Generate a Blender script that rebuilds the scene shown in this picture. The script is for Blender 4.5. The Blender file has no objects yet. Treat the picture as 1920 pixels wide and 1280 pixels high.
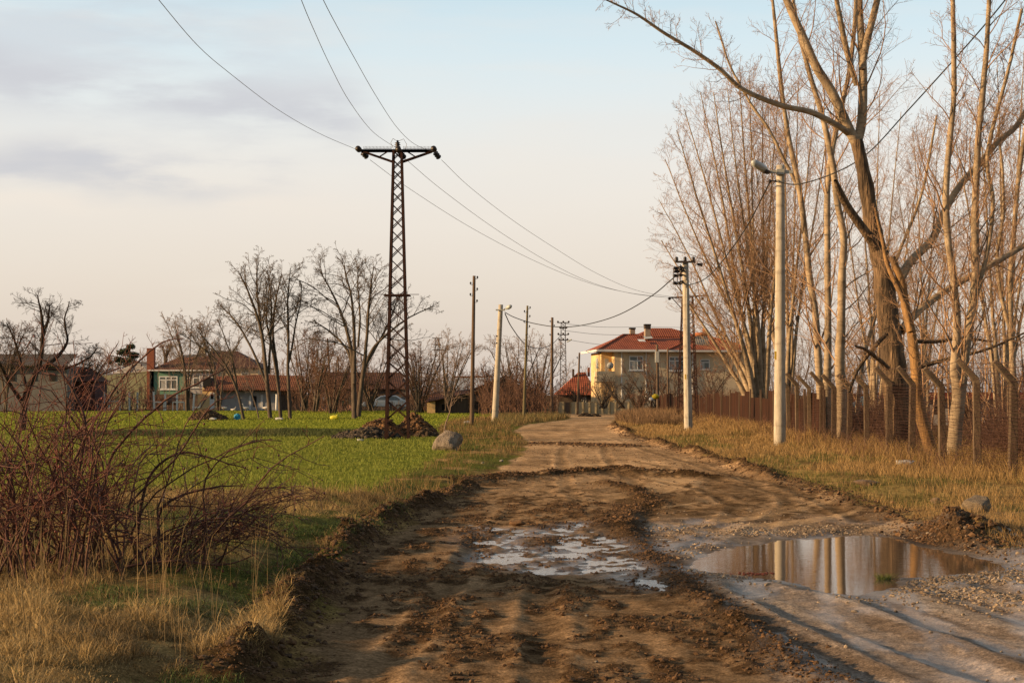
import bpy, math, random
import numpy as np
random.seed(7)
RNG = np.random.default_rng(11)
F, CX, HY, CAMH = 3200.0, 960.0, 740.0, 1.6
sc = bpy.context.scene
COL = sc.collection
R = math.radians

def P(x, y, Y):
    """photo pixel (1920 wide) at depth Y -> world point"""
    return np.array([(x - CX) * Y / F, Y, CAMH - (y - HY) * Y / F])
def gp(x, y):
    Y = F * CAMH / (y - HY)
    return (x - CX) * Y / F, Y

# ------------------------------------------------------------------ noise
def _hash(ix, iy, seed):
    n = (ix.astype(np.int64) * 374761393 + iy.astype(np.int64) * 668265263 + seed * 1442695040) & 0xFFFFFFFF
    n = ((n ^ (n >> 13)) * 1274126177) & 0xFFFFFFFF
    n = (n ^ (n >> 16)) & 0xFFFFFFFF
    return n.astype(np.float64) / 0xFFFFFFFF
def vnoise(x, y, seed=0):
    x = np.asarray(x, float); y = np.asarray(y, float)
    ix = np.floor(x); iy = np.floor(y); fx = x - ix; fy = y - iy
    u = fx * fx * (3 - 2 * fx); v = fy * fy * (3 - 2 * fy)
    a = _hash(ix, iy, seed); b = _hash(ix + 1, iy, seed); c = _hash(ix, iy + 1, seed); d = _hash(ix + 1, iy + 1, seed)
    return (a * (1 - u) + b * u) * (1 - v) + (c * (1 - u) + d * u) * v
def fbm(x, y, oct=4, seed=0):
    t = 0; a = .5; s = 0
    for i in range(oct):
        t = t + a * vnoise(x * 2 ** i + 17.3 * i, y * 2 ** i - 9.1 * i, seed + i); s += a; a *= .5
    return t / s
def sst(a, b, x):
    t = np.clip((x - a) / (b - a), 0, 1); return t * t * (3 - 2 * t)

# ------------------------------------------------------------------ materials
def new_mat(name):
    m = bpy.data.materials.new(name); m.use_nodes = True
    return m, m.node_tree.nodes, m.node_tree.links, m.node_tree.nodes['Principled BSDF']
def mat(name, c1, c2=None, scale=4.0, rough=.85, bump=.3, metal=0, stretch=(1, 1, 1), detail=6, c3=None, bscale=None, spec=.3, dist=.02):
    m, N, L, B = new_mat(name)
    if c2 is None: c2 = tuple(v * .7 for v in c1)
    tc = N.new('ShaderNodeTexCoord'); mp = N.new('ShaderNodeMapping'); mp.inputs['Scale'].default_value = stretch
    L.new(tc.outputs['Object'], mp.inputs['Vector'])
    n = N.new('ShaderNodeTexNoise'); n.inputs['Scale'].default_value = scale; n.inputs['Detail'].default_value = detail
    n.inputs['Roughness'].default_value = .65
    L.new(mp.outputs[0], n.inputs['Vector'])
    r = N.new('ShaderNodeValToRGB'); r.color_ramp.elements[0].position = .32; r.color_ramp.elements[1].position = .68
    r.color_ramp.elements[0].color = (*c2, 1); r.color_ramp.elements[1].color = (*c1, 1)
    if c3:
        e = r.color_ramp.elements.new(.8); e.color = (*c3, 1)
    L.new(n.outputs['Fac'], r.inputs[0]); L.new(r.outputs[0], B.inputs['Base Color'])
    B.inputs['Roughness'].default_value = rough; B.inputs['Metallic'].default_value = metal
    B.inputs['Specular IOR Level'].default_value = spec
    if bump:
        n2 = N.new('ShaderNodeTexNoise'); n2.inputs['Scale'].default_value = bscale or scale * 4; n2.inputs['Detail'].default_value = 5
        L.new(mp.outputs[0], n2.inputs['Vector'])
        b = N.new('ShaderNodeBump'); b.inputs['Strength'].default_value = bump; b.inputs['Distance'].default_value = dist
        L.new(n2.outputs['Fac'], b.inputs['Height']); L.new(b.outputs[0], B.inputs['Normal'])
    return m
def attr_mat(name, rough=.8, attr='Col', trans=0, noise=0, nscale=60, bump=0, rough_attr=False, spec=.25):
    m, N, L, B = new_mat(name)
    a = N.new('ShaderNodeAttribute'); a.attribute_name = attr
    src = a.outputs['Color']
    if noise:
        tc = N.new('ShaderNodeTexCoord')
        n = N.new('ShaderNodeTexNoise'); n.inputs['Scale'].default_value = nscale; n.inputs['Detail'].default_value = 5
        n.inputs['Roughness'].default_value = .7
        L.new(tc.outputs['Object'], n.inputs['Vector'])
        mr = N.new('ShaderNodeMapRange'); mr.inputs['From Min'].default_value = .3; mr.inputs['From Max'].default_value = .7
        mr.inputs['To Min'].default_value = 1 - noise; mr.inputs['To Max'].default_value = 1 + noise
        L.new(n.outputs['Fac'], mr.inputs['Value'])
        vm = N.new('ShaderNodeVectorMath'); vm.operation = 'SCALE'
        L.new(src, vm.inputs[0]); L.new(mr.outputs[0], vm.inputs['Scale']); src = vm.outputs[0]
        if bump:
            b = N.new('ShaderNodeBump'); b.inputs['Strength'].default_value = bump; b.inputs['Distance'].default_value = .015
            L.new(n.outputs['Fac'], b.inputs['Height']); L.new(b.outputs[0], B.inputs['Normal'])
    L.new(src, B.inputs['Base Color'])
    B.inputs['Roughness'].default_value = rough
    B.inputs['Specular IOR Level'].default_value = spec
    if rough_attr:
        mr2 = N.new('ShaderNodeMapRange'); mr2.inputs['To Min'].default_value = .95; mr2.inputs['To Max'].default_value = .22
        L.new(a.outputs['Alpha'], mr2.inputs['Value']); L.new(mr2.outputs[0], B.inputs['Roughness'])
        mr3 = N.new('ShaderNodeMapRange'); mr3.inputs['To Min'].default_value = .0; mr3.inputs['To Max'].default_value = .55
        L.new(a.outputs['Alpha'], mr3.inputs['Value']); L.new(mr3.outputs[0], B.inputs['Specular IOR Level'])
        # crumbly mottling: coarse clods and fine grit multiplied over the vertex colour
        n3 = N.new('ShaderNodeTexNoise'); n3.inputs['Scale'].default_value = 9; n3.inputs['Detail'].default_value = 8; n3.inputs['Roughness'].default_value = .75
        L.new(tc.outputs['Object'], n3.inputs['Vector'])
        mr4 = N.new('ShaderNodeMapRange'); mr4.inputs['From Min'].default_value = .35; mr4.inputs['From Max'].default_value = .62; mr4.inputs['To Min'].default_value = .55; mr4.inputs['To Max'].default_value = 1.25
        L.new(n3.outputs['Fac'], mr4.inputs['Value'])
        n5 = N.new('ShaderNodeTexVoronoi'); n5.inputs['Scale'].default_value = 55; n5.feature = 'F1'; L.new(tc.outputs['Object'], n5.inputs['Vector'])
        mr5 = N.new('ShaderNodeMapRange'); mr5.inputs['From Min'].default_value = .1; mr5.inputs['From Max'].default_value = .7; mr5.inputs['To Min'].default_value = 1.22; mr5.inputs['To Max'].default_value = .72
        L.new(n5.outputs['Distance'], mr5.inputs['Value'])
        mu = N.new('ShaderNodeMath'); mu.operation = 'MULTIPLY'; L.new(mr4.outputs[0], mu.inputs[0]); L.new(mr5.outputs[0], mu.inputs[1])
        v2 = N.new('ShaderNodeVectorMath'); v2.operation = 'SCALE'; L.new(src, v2.inputs[0]); L.new(mu.outputs[0], v2.inputs['Scale']); L.new(v2.outputs[0], B.inputs['Base Color'])
        b2 = N.new('ShaderNodeBump'); b2.inputs['Strength'].default_value = .7; b2.inputs['Distance'].default_value = .05
        L.new(n3.outputs['Fac'], b2.inputs['Height']); L.new(b2.outputs[0], b.inputs['Normal'])
    return m

# ------------------------------------------------------------------ objects
def prop(o, label=None, cat=None, group=None, kind=None):
    if label: o['label'] = label
    if cat: o['category'] = cat
    if group: o['group'] = group
    if kind: o['kind'] = kind
    return o
def empty(name, loc=(0, 0, 0), rz=0, label=None, cat=None, group=None):
    o = bpy.data.objects.new(name, None); COL.objects.link(o); o.location = [float(v) for v in loc]; o.rotation_euler = (0, 0, rz)
    o.empty_display_size = .2
    return prop(o, label, cat, group)
def link_mesh(name, me, m=None, parent=None):
    o = bpy.data.objects.new(name, me); COL.objects.link(o)
    if m is not None: me.materials.append(m)
    if parent is not None: o.parent = parent
    return o
def np_mesh(name, V, quads=None, tris=None, smooth=False, col=None, attr='Col'):
    """V (n,3); quads (a,4); tris (b,3)"""
    me = bpy.data.meshes.new(name)
    V = np.asarray(V, np.float32)
    idx = []; starts = []; tot = 0
    nq = 0 if quads is None else len(quads); nt = 0 if tris is None else len(tris)
    if nq: idx.append(np.asarray(quads, np.int32).ravel()); 
    if nt: idx.append(np.asarray(tris, np.int32).ravel())
    idx = np.concatenate(idx)
    starts = np.concatenate([np.arange(nq) * 4, nq * 4 + np.arange(nt) * 3]).astype(np.int32)
    me.vertices.add(len(V)); me.vertices.foreach_set('co', V.ravel())
    me.loops.add(len(idx)); me.loops.foreach_set('vertex_index', idx)
    me.polygons.add(nq + nt); me.polygons.foreach_set('loop_start', starts)
    if smooth: me.polygons.foreach_set('use_smooth', np.ones(nq + nt, bool))
    else: me.polygons.foreach_set('use_smooth', np.zeros(nq + nt, bool))
    me.update(calc_edges=True)
    if col is not None:
        a = me.color_attributes.new(attr, 'FLOAT_COLOR', 'POINT')
        c = np.ones((len(V), 4), np.float32); c[:, :col.shape[1]] = col
        a.data.foreach_set('color', c.ravel())
    return me

class MB:
    def __init__(s): s.v = []; s.f = []
    def add(s, vs, fs):
        b = len(s.v); s.v += [tuple(float(c) for c in v) for v in vs]; s.f += [tuple(b + i for i in f) for f in fs]; return s
    def box(s, x0, x1, y0, y1, z0, z1):
        return s.add([(x0, y0, z0), (x1, y0, z0), (x1, y1, z0), (x0, y1, z0), (x0, y0, z1), (x1, y0, z1), (x1, y1, z1), (x0, y1, z1)],
              [(0, 3, 2, 1), (4, 5, 6, 7), (0, 1, 5, 4), (1, 2, 6, 5), (2, 3, 7, 6), (3, 0, 4, 7)])
    def bar(s, p, q, w=.05, h=None, w2=None):
        p = np.array(p, float); q = np.array(q, float); h = h or w; d = q - p; d /= np.linalg.norm(d) + 1e-9
        up = np.array([0, 0, 1.]) if abs(d[2]) < .95 else np.array([0, 1., 0])
        a = np.cross(d, up); a /= np.linalg.norm(a); b = np.cross(a, d)
        k = (w2 / w) if w2 else 1
        vs = [p - a * w / 2 - b * h / 2, p + a * w / 2 - b * h / 2, p + a * w / 2 + b * h / 2, p - a * w / 2 + b * h / 2]
        vs += [q - (a * w / 2 + b * h / 2) * k, q + (a * w / 2 - b * h / 2) * k, q + (a * w / 2 + b * h / 2) * k, q - (a * w / 2 - b * h / 2) * k]
        return s.add(vs, [(0, 3, 2, 1), (4, 5, 6, 7), (0, 1, 5, 4), (1, 2, 6, 5), (2, 3, 7, 6), (3, 0, 4, 7)])
    def tube(s, pts, rad, n=8, cap=True):
        pts = [np.array(p, float) for p in pts]
        if not hasattr(rad, '__len__'): rad = [rad] * len(pts)
        vs = []; K = len(pts)
        t = pts[-1] - pts[0]; ref = np.array([1., 0, 0]) if abs(t[0]) < .6 * np.linalg.norm(t) else np.array([0, 1., 0]) if abs(t[1]) < .6 * np.linalg.norm(t) else np.array([0, 0, 1.])
        for i in range(K):
            d = pts[min(i + 1, K - 1)] - pts[max(i - 1, 0)]; d = d / (np.linalg.norm(d) + 1e-9)
            a = np.cross(d, ref); a /= np.linalg.norm(a) + 1e-9; b = np.cross(d, a)
            for j in range(n):
                w = 2 * math.pi * j / n
                vs.append(pts[i] + (a * math.cos(w) + b * math.sin(w)) * rad[i])
        fs = [(i * n + j, i * n + (j + 1) % n, (i + 1) * n + (j + 1) % n, (i + 1) * n + j) for i in range(K - 1) for j in range(n)]
        if cap: fs += [tuple(range(n))[::-1], tuple((K - 1) * n + j for j in range(n))]
        return s.add(vs, fs)
    def lathe(s, base, prof, n=12, axis='z'):
        vs = []
        for (r, h) in prof:
            for j in range(n):
                w = 2 * math.pi * j / n; c, d = r * math.cos(w), r * math.sin(w)
                o = (c, d, h) if axis == 'z' else (c, h, d) if axis == 'y' else (h, c, d)
                vs.append((base[0] + o[0], base[1] + o[1], base[2] + o[2]))
        K = len(prof)
        fs = [(i * n + j, i * n + (j + 1) % n, (i + 1) * n + (j + 1) % n, (i + 1) * n + j) for i in range(K - 1) for j in range(n)]
        fs += [tuple(range(n))[::-1], tuple((K - 1) * n + j for j in range(n))]
        return s.add(vs, fs)
    def quadface(s, a, b, c, d): return s.add([a, b, c, d], [(0, 1, 2, 3)])
    def build(s, name, m, parent=None, smooth=False, bevel=0):
        me = bpy.data.meshes.new(name); me.from_pydata(s.v, [], s.f); me.update()
        if smooth: me.polygons.foreach_set('use_smooth', [True] * len(me.polygons))
        o = link_mesh(name, me, m, parent)
        if bevel:
            b = o.modifiers.new('bev', 'BEVEL'); b.width = bevel; b.segments = 2; b.limit_method = 'ANGLE'
        return o
def rebase(o, loc):
    """move a top-level mesh's origin to loc, keeping its shape in place"""
    me = o.data; n = len(me.vertices); c = np.empty(n * 3, np.float32); me.vertices.foreach_get('co', c)
    c = c.reshape(-1, 3) - np.array(loc, np.float32); me.vertices.foreach_set('co', c.ravel()); o.location = [float(v) for v in loc]
    me.update(); return o

# ------------------------------------------------------------------ sweep of many tubes at once
def sweep(pts, rad, S):
    """pts (N,K,3) rad (N,K) -> verts, quads"""
    N_, K, _ = pts.shape
    d = np.empty_like(pts); d[:, 1:-1] = pts[:, 2:] - pts[:, :-2]; d[:, 0] = pts[:, 1] - pts[:, 0]; d[:, -1] = pts[:, -1] - pts[:, -2]
    d /= np.linalg.norm(d, axis=2, keepdims=True) + 1e-9
    mean = np.abs(pts[:, -1] - pts[:, 0]); ref = np.zeros((N_, 3)); ref[np.arange(N_), np.argmin(mean, axis=1)] = 1
    a = np.cross(d, ref[:, None, :]); a /= np.linalg.norm(a, axis=2, keepdims=True) + 1e-9; b = np.cross(d, a)
    w = np.arange(S) * 2 * np.pi / S
    V = pts[:, :, None, :] + rad[:, :, None, None] * (a[:, :, None, :] * np.cos(w)[None, None, :, None] + b[:, :, None, :] * np.sin(w)[None, None, :, None])
    base = (np.arange(N_) * K * S)[:, None, None]; i = np.arange(K - 1)[None, :, None]; j = np.arange(S)[None, None, :]; j2 = (j + 1) % S
    Q = np.stack([base + i * S + j, base + i * S + j2, base + (i + 1) * S + j2, base + (i + 1) * S + j], -1).reshape(-1, 4)
    return V.reshape(-1, 3), Q
def resample(p, r, K):
    """catmull-rom through control points, K samples"""
    p = np.asarray(p, float); r = np.asarray(r, float); n = len(p)
    q = np.vstack([2 * p[0] - p[1], p, 2 * p[-1] - p[-2]])
    t = np.linspace(0, n - 1 - 1e-6, K); i = t.astype(int); f = (t - i)[:, None]
    a, b, c, d = q[i], q[i + 1], q[i + 2], q[i + 3]
    out = .5 * ((2 * b) + (-a + c) * f + (2 * a - 5 * b + 4 * c - d) * f ** 2 + (-a + 3 * b - 3 * c + d) * f ** 3)
    return out, np.interp(t, np.arange(n), r)
THICK = .0062
def spawn(pts, rad, n, t0=.2, t1=.97, ang=(30, 50), ln=(.3, .5), K=5, up=.3, wig=.12, rr=.55, taper=.35, rng=RNG, lenref=None, rmin=.004, curve_up=.0, flat=0):
    """children branches: n per parent"""
    N_, Kp, _ = pts.shape
    pid = np.repeat(np.arange(N_), n); M = len(pid)
    u = (np.tile(np.arange(n), N_) + rng.random(M)) / n
    t = t0 + (t1 - t0) * u
    s = t * (Kp - 1); i = np.minimum(s.astype(int), Kp - 2); f = (s - i)[:, None]
    p0 = pts[pid, i] * (1 - f) + pts[pid, i + 1] * f
    tan = pts[pid, i + 1] - pts[pid, i]; tan /= np.linalg.norm(tan, axis=1, keepdims=True) + 1e-9
    r0 = rad[pid, i] * (1 - f[:, 0]) + rad[pid, i + 1] * f[:, 0]
    plen = np.linalg.norm(np.diff(pts, axis=1), axis=2).sum(1)[pid] if lenref is None else np.full(M, lenref)
    rnd = rng.normal(size=(M, 3)); rnd -= (rnd * tan).sum(1, keepdims=True) * tan; rnd /= np.linalg.norm(rnd, axis=1, keepdims=True) + 1e-9
    an = np.radians(rng.uniform(ang[0], ang[1], M))[:, None]
    d = tan * np.cos(an) + rnd * np.sin(an)
    d[:, 2] += up; d /= np.linalg.norm(d, axis=1, keepdims=True)
    L = plen * rng.uniform(ln[0], ln[1], M) * (1.12 - .75 * (u if lenref is None else u * .6))
    step = (L / (K - 1))[:, None]
    out = np.empty((M, K, 3)); out[:, 0] = p0; cur = d
    for k in range(1, K):
        cur = cur + rng.normal(size=(M, 3)) * wig; cur[:, 2] += curve_up; cur /= np.linalg.norm(cur, axis=1, keepdims=True)
        out[:, k] = out[:, k - 1] + cur * step
    rc = np.maximum(np.minimum(r0 * rr, L * THICK + rmin), rmin)
    ra = rc[:, None] * np.linspace(1, taper, K)[None, :]
    ra = np.maximum(ra, rmin * .55)
    return out, ra

class Tree:
    def __init__(s): s.main = []; s.fine = []
    def stem(s, ctrl, Y, K=24, depth=0, wob=.0):
        """ctrl [(x,y,r_px)], depth = extra Y offset at the top"""
        n = len(ctrl); pts = []; rr = []
        for i, (x, y, r) in enumerate(ctrl):
            yy = Y + depth * i / max(1, n - 1); pts.append(P(x, y, yy)); rr.append(r * yy / F)
        p, r = resample(pts, rr, K)
        if wob: p += np.cumsum(RNG.normal(size=p.shape) * wob, axis=0) * .5
        s.main.append((p[None], r[None])); return p[None], r[None]
    def finish(s, name, loc, label, cat, bark, twig, group=None, sides=(9, 4, 3), extra=None):
        root = empty(name, loc, 0, label, cat, group); loc = np.array(loc, float)
        V = []; Q = []; b = 0
        for p, r in s.main:
            p = p.copy()
            v, q = sweep(p, r, sides[0]); V.append(v); Q.append(q + b); b += len(v)
        if V:
            V = np.concatenate(V) - loc; Q = np.concatenate(Q)
            link_mesh('trunk', np_mesh('trunk', V, Q, smooth=True), bark, root)
        V = []; Q = []; b = 0
        for k, (p, r) in enumerate(s.fine):
            v, q = sweep(p, r, sides[1] if r.max() > .02 else sides[2]); V.append(v); Q.append(q + b); b += len(v)
        if V:
            V = np.concatenate(V) - loc; Q = np.concatenate(Q)
            link_mesh('crown', np_mesh('crown', V, Q, smooth=True), twig, root)
        return root
# ------------------------------------------------------------------ terrain
LY = [-40, 9.5, 14.2, 19.7, 24.4, 32, 42.7, 56.9, 78.8, 93, 108, 118, 124]
LX = [-1.3, -1.33, -1.6, -1.41, -1.22, -.6, .2, .53, .1, .9, 3.3, 4.2, 3.0]
RY = [-40, 10, 16.5, 19.7, 24.4, 32, 39.4, 46.5, 64, 85, 105, 114, 124]
RX = [5.2, 5.2, 5.1, 4.85, 5.2, 5.2, 4.95, 4.94, 4.6, 5.05, 6.2, 7.2, 9.5]
def road_d(X, Y):
    """signed distance-like value: >0 inside the dirt road"""
    w = (fbm(X * .9, Y * .6, 3, 5) - .5) * .55 + (fbm(X * 4, Y * 3, 3, 55) - .5) * .25
    far = .6 + .4 * sst(60, 20, Y)
    dl = X - np.interp(Y, LY, LX); dr = np.interp(Y, RY, RX) - X
    d = np.minimum(dl, dr)
    d = np.where(Y > 124, -9, d)
    cross = np.minimum(np.minimum(Y - 122, 142 - Y), np.minimum(X - 2.5, 60 - X))
    d = np.maximum(d, cross)
    return d + w * far, dl, dr
def CLODN(X, Y): return .5 * fbm(X * 2.4, Y * 1.0, 4, 41) + .5 * fbm(X * 6.5, Y * 3.0, 4, 45)
PUD = [gp(x, y) for x, y in [(1283, 1046), (1340, 1026), (1430, 1010), (1500, 1004), (1600, 997), (1680, 1001), (1725, 1015), (1800, 1030), (1878, 1044), (1885, 1062),
        (1790, 1070), (1705, 1077), (1675, 1098), (1620, 1113), (1560, 1106), (1480, 1087), (1380, 1071), (1300, 1062)]]
def poly_sd(X, Y, poly):
    """positive inside"""
    X = np.asarray(X, float); Y = np.asarray(Y, float)
    ins = np.zeros(X.shape, bool); dm = np.full(X.shape, 1e9); n = len(poly)
    for i in range(n):
        x0, y0 = poly[i]; x1, y1 = poly[(i + 1) % n]
        c = ((y0 > Y) != (y1 > Y)); xi = x0 + (Y - y0) * (x1 - x0) / ((y1 - y0) if y1 != y0 else 1e-9)
        ins ^= c & (X < xi)
        dx, dy = x1 - x0, y1 - y0; t = np.clip(((X - x0) * dx + (Y - y0) * dy) / (dx * dx + dy * dy), 0, 1)
        dm = np.minimum(dm, np.hypot(X - x0 - t * dx, Y - y0 - t * dy))
    return np.where(ins, dm, -dm)
def line_d(X, Y, pts):
    dm = np.full(np.shape(X), 1e9)
    for (x0, y0), (x1, y1) in zip(pts[:-1], pts[1:]):
        dx, dy = x1 - x0, y1 - y0; t = np.clip(((X - x0) * dx + (Y - y0) * dy) / (dx * dx + dy * dy), 0, 1)
        dm = np.minimum(dm, np.hypot(X - x0 - t * dx, Y - y0 - t * dy))
    return dm
BERM = [gp(*q) for q in [(1185, 975), (1180, 1000), (1225, 1035), (1290, 1090), (1400, 1180), (1480, 1230), (1600, 1300), (1900, 1500)]]
CROSS1 = [gp(*q) for q in [(870, 905), (960, 893), (1060, 887), (1160, 880), (1215, 886), (1330, 892)]]
TRACKS = [[gp(*q) for q in t] for t in (
    [(1180, 862), (1290, 886), (1400, 905), (1470, 925), (1478, 948), (1440, 980), (1390, 1010), (1345, 1040)],
    [(1120, 872), (1230, 900), (1330, 920), (1385, 945), (1372, 968), (1320, 1000), (1270, 1035)],
    [(1150, 822), (1230, 850), (1340, 880), (1450, 903), (1540, 935), (1610, 975)],
    [(1060, 832), (1050, 860), (1060, 905), (1090, 950)], [(1130, 835), (1140, 862), (1190, 900), (1228, 945), (1190, 985)],
    [(1290, 1098), (1420, 1160), (1600, 1250), (1700, 1310)], [(1370, 1098), (1520, 1170), (1740, 1270), (1850, 1330)], [(1500, 1118), (1680, 1190), (1920, 1290)],
    [(1640, 1135), (1800, 1190), (2000, 1260)], [(1420, 1100), (1600, 1172), (1830, 1265)], [(700, 1290), (820, 1130), (900, 1020), (960, 950)], [(1010, 1290), (1030, 1130), (1045, 1020)])]
def tracks(X, Y):
    d = np.full(np.shape(X), 9.)
    w = (fbm(X * 1.2, Y * .6, 2, 97) - .5) * .18
    for t in TRACKS: d = np.minimum(d, line_d(X + w, Y, t))
    return d
BERM2 = [gp(*q) for q in [(1130, 903), (1190, 916), (1222, 938), (1180, 965), (1125, 987)]]
CROSS2 = [gp(*q) for q in [(1010, 834), (1100, 835), (1180, 838)]]
LEDGE = [gp(*q) for q in [(430, 1290), (560, 1130), (640, 1040), (700, 990), (760, 955), (830, 930), (880, 912)]]
REDGE = [(np.interp(y, RY, RX) + .05, y) for y in (17, 20, 24, 28, 32, 36, 40, 46, 54, 64, 76, 90)]
PILE_R = gp(1800, 1010)
RIDGE = [gp(*q) for q in [(150, 822), (330, 819), (520, 818), (660, 819), (780, 817)]]
WET = [gp(*q) for q in [(870, 1010), (900, 985), (1000, 990), (1090, 975), (1150, 1000), (1190, 1015), (1240, 1075), (1290, 1098), (1230, 1105), (1120, 1070), (1000, 1075), (890, 1060)]]
WET2 = [gp(*q) for q in [(1200, 985), (1310, 970), (1370, 985), (1330, 1010), (1270, 1040), (1300, 1085), (1350, 1120), (1250, 1050), (1205, 1015)]]
NARROW = dict(Y0=7, Y1=45)

def height(X, Y, fine=True):
    X = np.asarray(X, float); Y = np.asarray(Y, float)
    d, dl, dr = road_d(X, Y)
    z = (fbm(X * .12, Y * .12, 3, 1) - .5) * .12 * sst(150, 40, np.abs(Y))
    # verge rise to the left, near
    k = sst(40, 22, Y) * sst(-60, 0, Y)
    z = z + sst(.0, -1.1, dl) * sst(-9, -3.5, dl) * .20 * k + sst(0, -.8, dl) * .05 * (1 - k) * sst(140, 100, Y)
    # verge to the right
    z = z + sst(.0, -1.6, dr) * .10 * sst(120, 90, Y)
    z = z + (fbm(X * 1.7, Y * 1.7, 3, 21) - .5) * .10 * sst(.1, -.6, d) * sst(90, 40, Y)
    inr = sst(-.1, .35, d)
    n1 = fbm(X * 2.2, Y * 1.0, 4, 2) - .5
    near = sst(60, 30, Y)
    z = z + n1 * .05 * inr * near
    berm = line_d(X, Y, BERM); z = z + np.exp(-(berm / .13) ** 2) * .028 * (.2 + 1.5 * fbm(X * 5, Y * 5, 3, 8)) * sst(24, 21, Y)
    c1 = line_d(X, Y, CROSS1); z = z + np.exp(-(c1 / .5) ** 2) * .10 * (.1 + 1.5 * fbm(X * 2.6, Y * 1.5, 3, 9) ** 1.2)
    c2 = line_d(X, Y, CROSS2); z = z + np.exp(-(c2 / .6) ** 2) * .08 * (.3 + 1.2 * fbm(X * 2, Y, 3, 19))
    b2 = line_d(X, Y, BERM2); z = z + np.exp(-(b2 / .22) ** 2) * .05 * (.2 + 1.4 * fbm(X * 3, Y * 2, 3, 18))
    le = line_d(X, Y, LEDGE); z = z + np.exp(-(le / .18) ** 2) * .13 * (.55 + .8 * sst(.35, .6, fbm(X * 1.1, Y * .7, 2, 95))) * (.25 + 1.3 * fbm(X * 3.2, Y * 2, 3, 12))
    re = line_d(X, Y, REDGE); z = z + np.exp(-(re / .28) ** 2) * .10 * (.2 + 1.4 * sst(.38, .6, fbm(X * .5, Y * .22, 3, 96))) * (.2 + 1.5 * fbm(X * 2, Y * 1.2, 3, 13))
    pr = np.hypot(X - PILE_R[0], (Y - PILE_R[1]) * .8); z = z + np.exp(-(pr / .5) ** 2) * .2 * (.5 + fbm(X * 4, Y * 4, 3, 14))
    ri = line_d(X, Y, RIDGE); z = z + np.exp(-(ri / 1.4) ** 2) * .16 * (.6 + .8 * fbm(X * .6, Y * .6, 3, 15))
    # tyre ruts on the wet side, running away to the left
    rt = X + .2 * (Y - 12) - 2.5
    rut = np.sin(rt * 9 + (fbm(X * .6, Y * .4, 2, 31) - .5) * 7)
    rmask = sst(1.7, 2.1, X + (12 - Y) * .02) * inr * sst(15.5, 14, Y)
    z = z + rut * .016 * rmask
    # ruts curving past the puddle
    arc = np.hypot(X - (-1.5), (Y - 33) * .55) + (fbm(X * .5, Y * .3, 2, 77) - .5) * .5
    am = inr * sst(18.5, 20.5, Y) * sst(42, 33, Y) * sst(1.2, 2.2, X)
    z = z + np.sin(arc * 8) * .007 * am
    td = tracks(X, Y); z = z + (np.exp(-((td - .17) / .05) ** 2) * .014 - np.exp(-(td / .10) ** 2) * .018) * inr * sst(60, 40, Y) * (1 - .55 * sst(17, 21, Y)) * (.4 + .9 * fbm(X * 3, Y * 2, 2, 98))
    if fine:
        cl = sst(.48, .60, CLODN(X, Y) * sst(2.1, 1.4, X - .02 * (12 - Y)))
        clod = fbm(X * 14, Y * 12, 4, 42) ** 2
        z = z + cl * inr * near * sst(30, 24, Y) * clod * .05
        cl2 = np.exp(-(berm / .22) ** 2) * sst(24, 21, Y) + np.exp(-(le / .22) ** 2) * 1.8 + np.exp(-(re / .28) ** 2) + np.exp(-(pr / .6) ** 2) * 1.5 + np.exp(-(c1 / .5) ** 2)
        z = z + cl2 * (fbm(X * 9, Y * 9, 4, 43) - .4) * .09
        z = z + (fbm(X * 11, Y * 11, 3, 44) - .5) * .012 * inr * near
    # puddle basins
    m = (Y > 11) & (Y < 24) & (X > -2) & (X < 7)
    if np.any(m):
        Xm, Ym = X[m], Y[m]
        sd = poly_sd(Xm, Ym, PUD) + (fbm(Xm * 2.6, Ym * 1.6, 4, 50) - .5) * .28
        zm = z[m]
        t = sst(-.45, .05, sd)
        zz = zm * (1 - t) + t * (-.034 + (fbm(Xm * 8, Ym * 8, 3, 51) - .5) * .012 * sst(.2, 0, sd)) - sst(.02, .5, sd) * .06
        s2 = poly_sd(Xm, Ym, WET)
        t2 = sst(-.3, .25, s2)
        rough = (fbm(Xm * 3.4, Ym * 1.5, 4, 52) - .47) * .06 + (fbm(Xm * 13, Ym * 8, 4, 53) - .5) * .065
        zz = zz * (1 - t2) + (-.032 + rough) * t2
        s3 = poly_sd(Xm, Ym, WET2); t3 = sst(-.2, .15, s3)
        zz = zz * (1 - t3) + (-.034 + .013 + rough * .7) * t3
        z = z.copy(); z[m] = zz
    return z
WATER_Z = -.035

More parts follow.
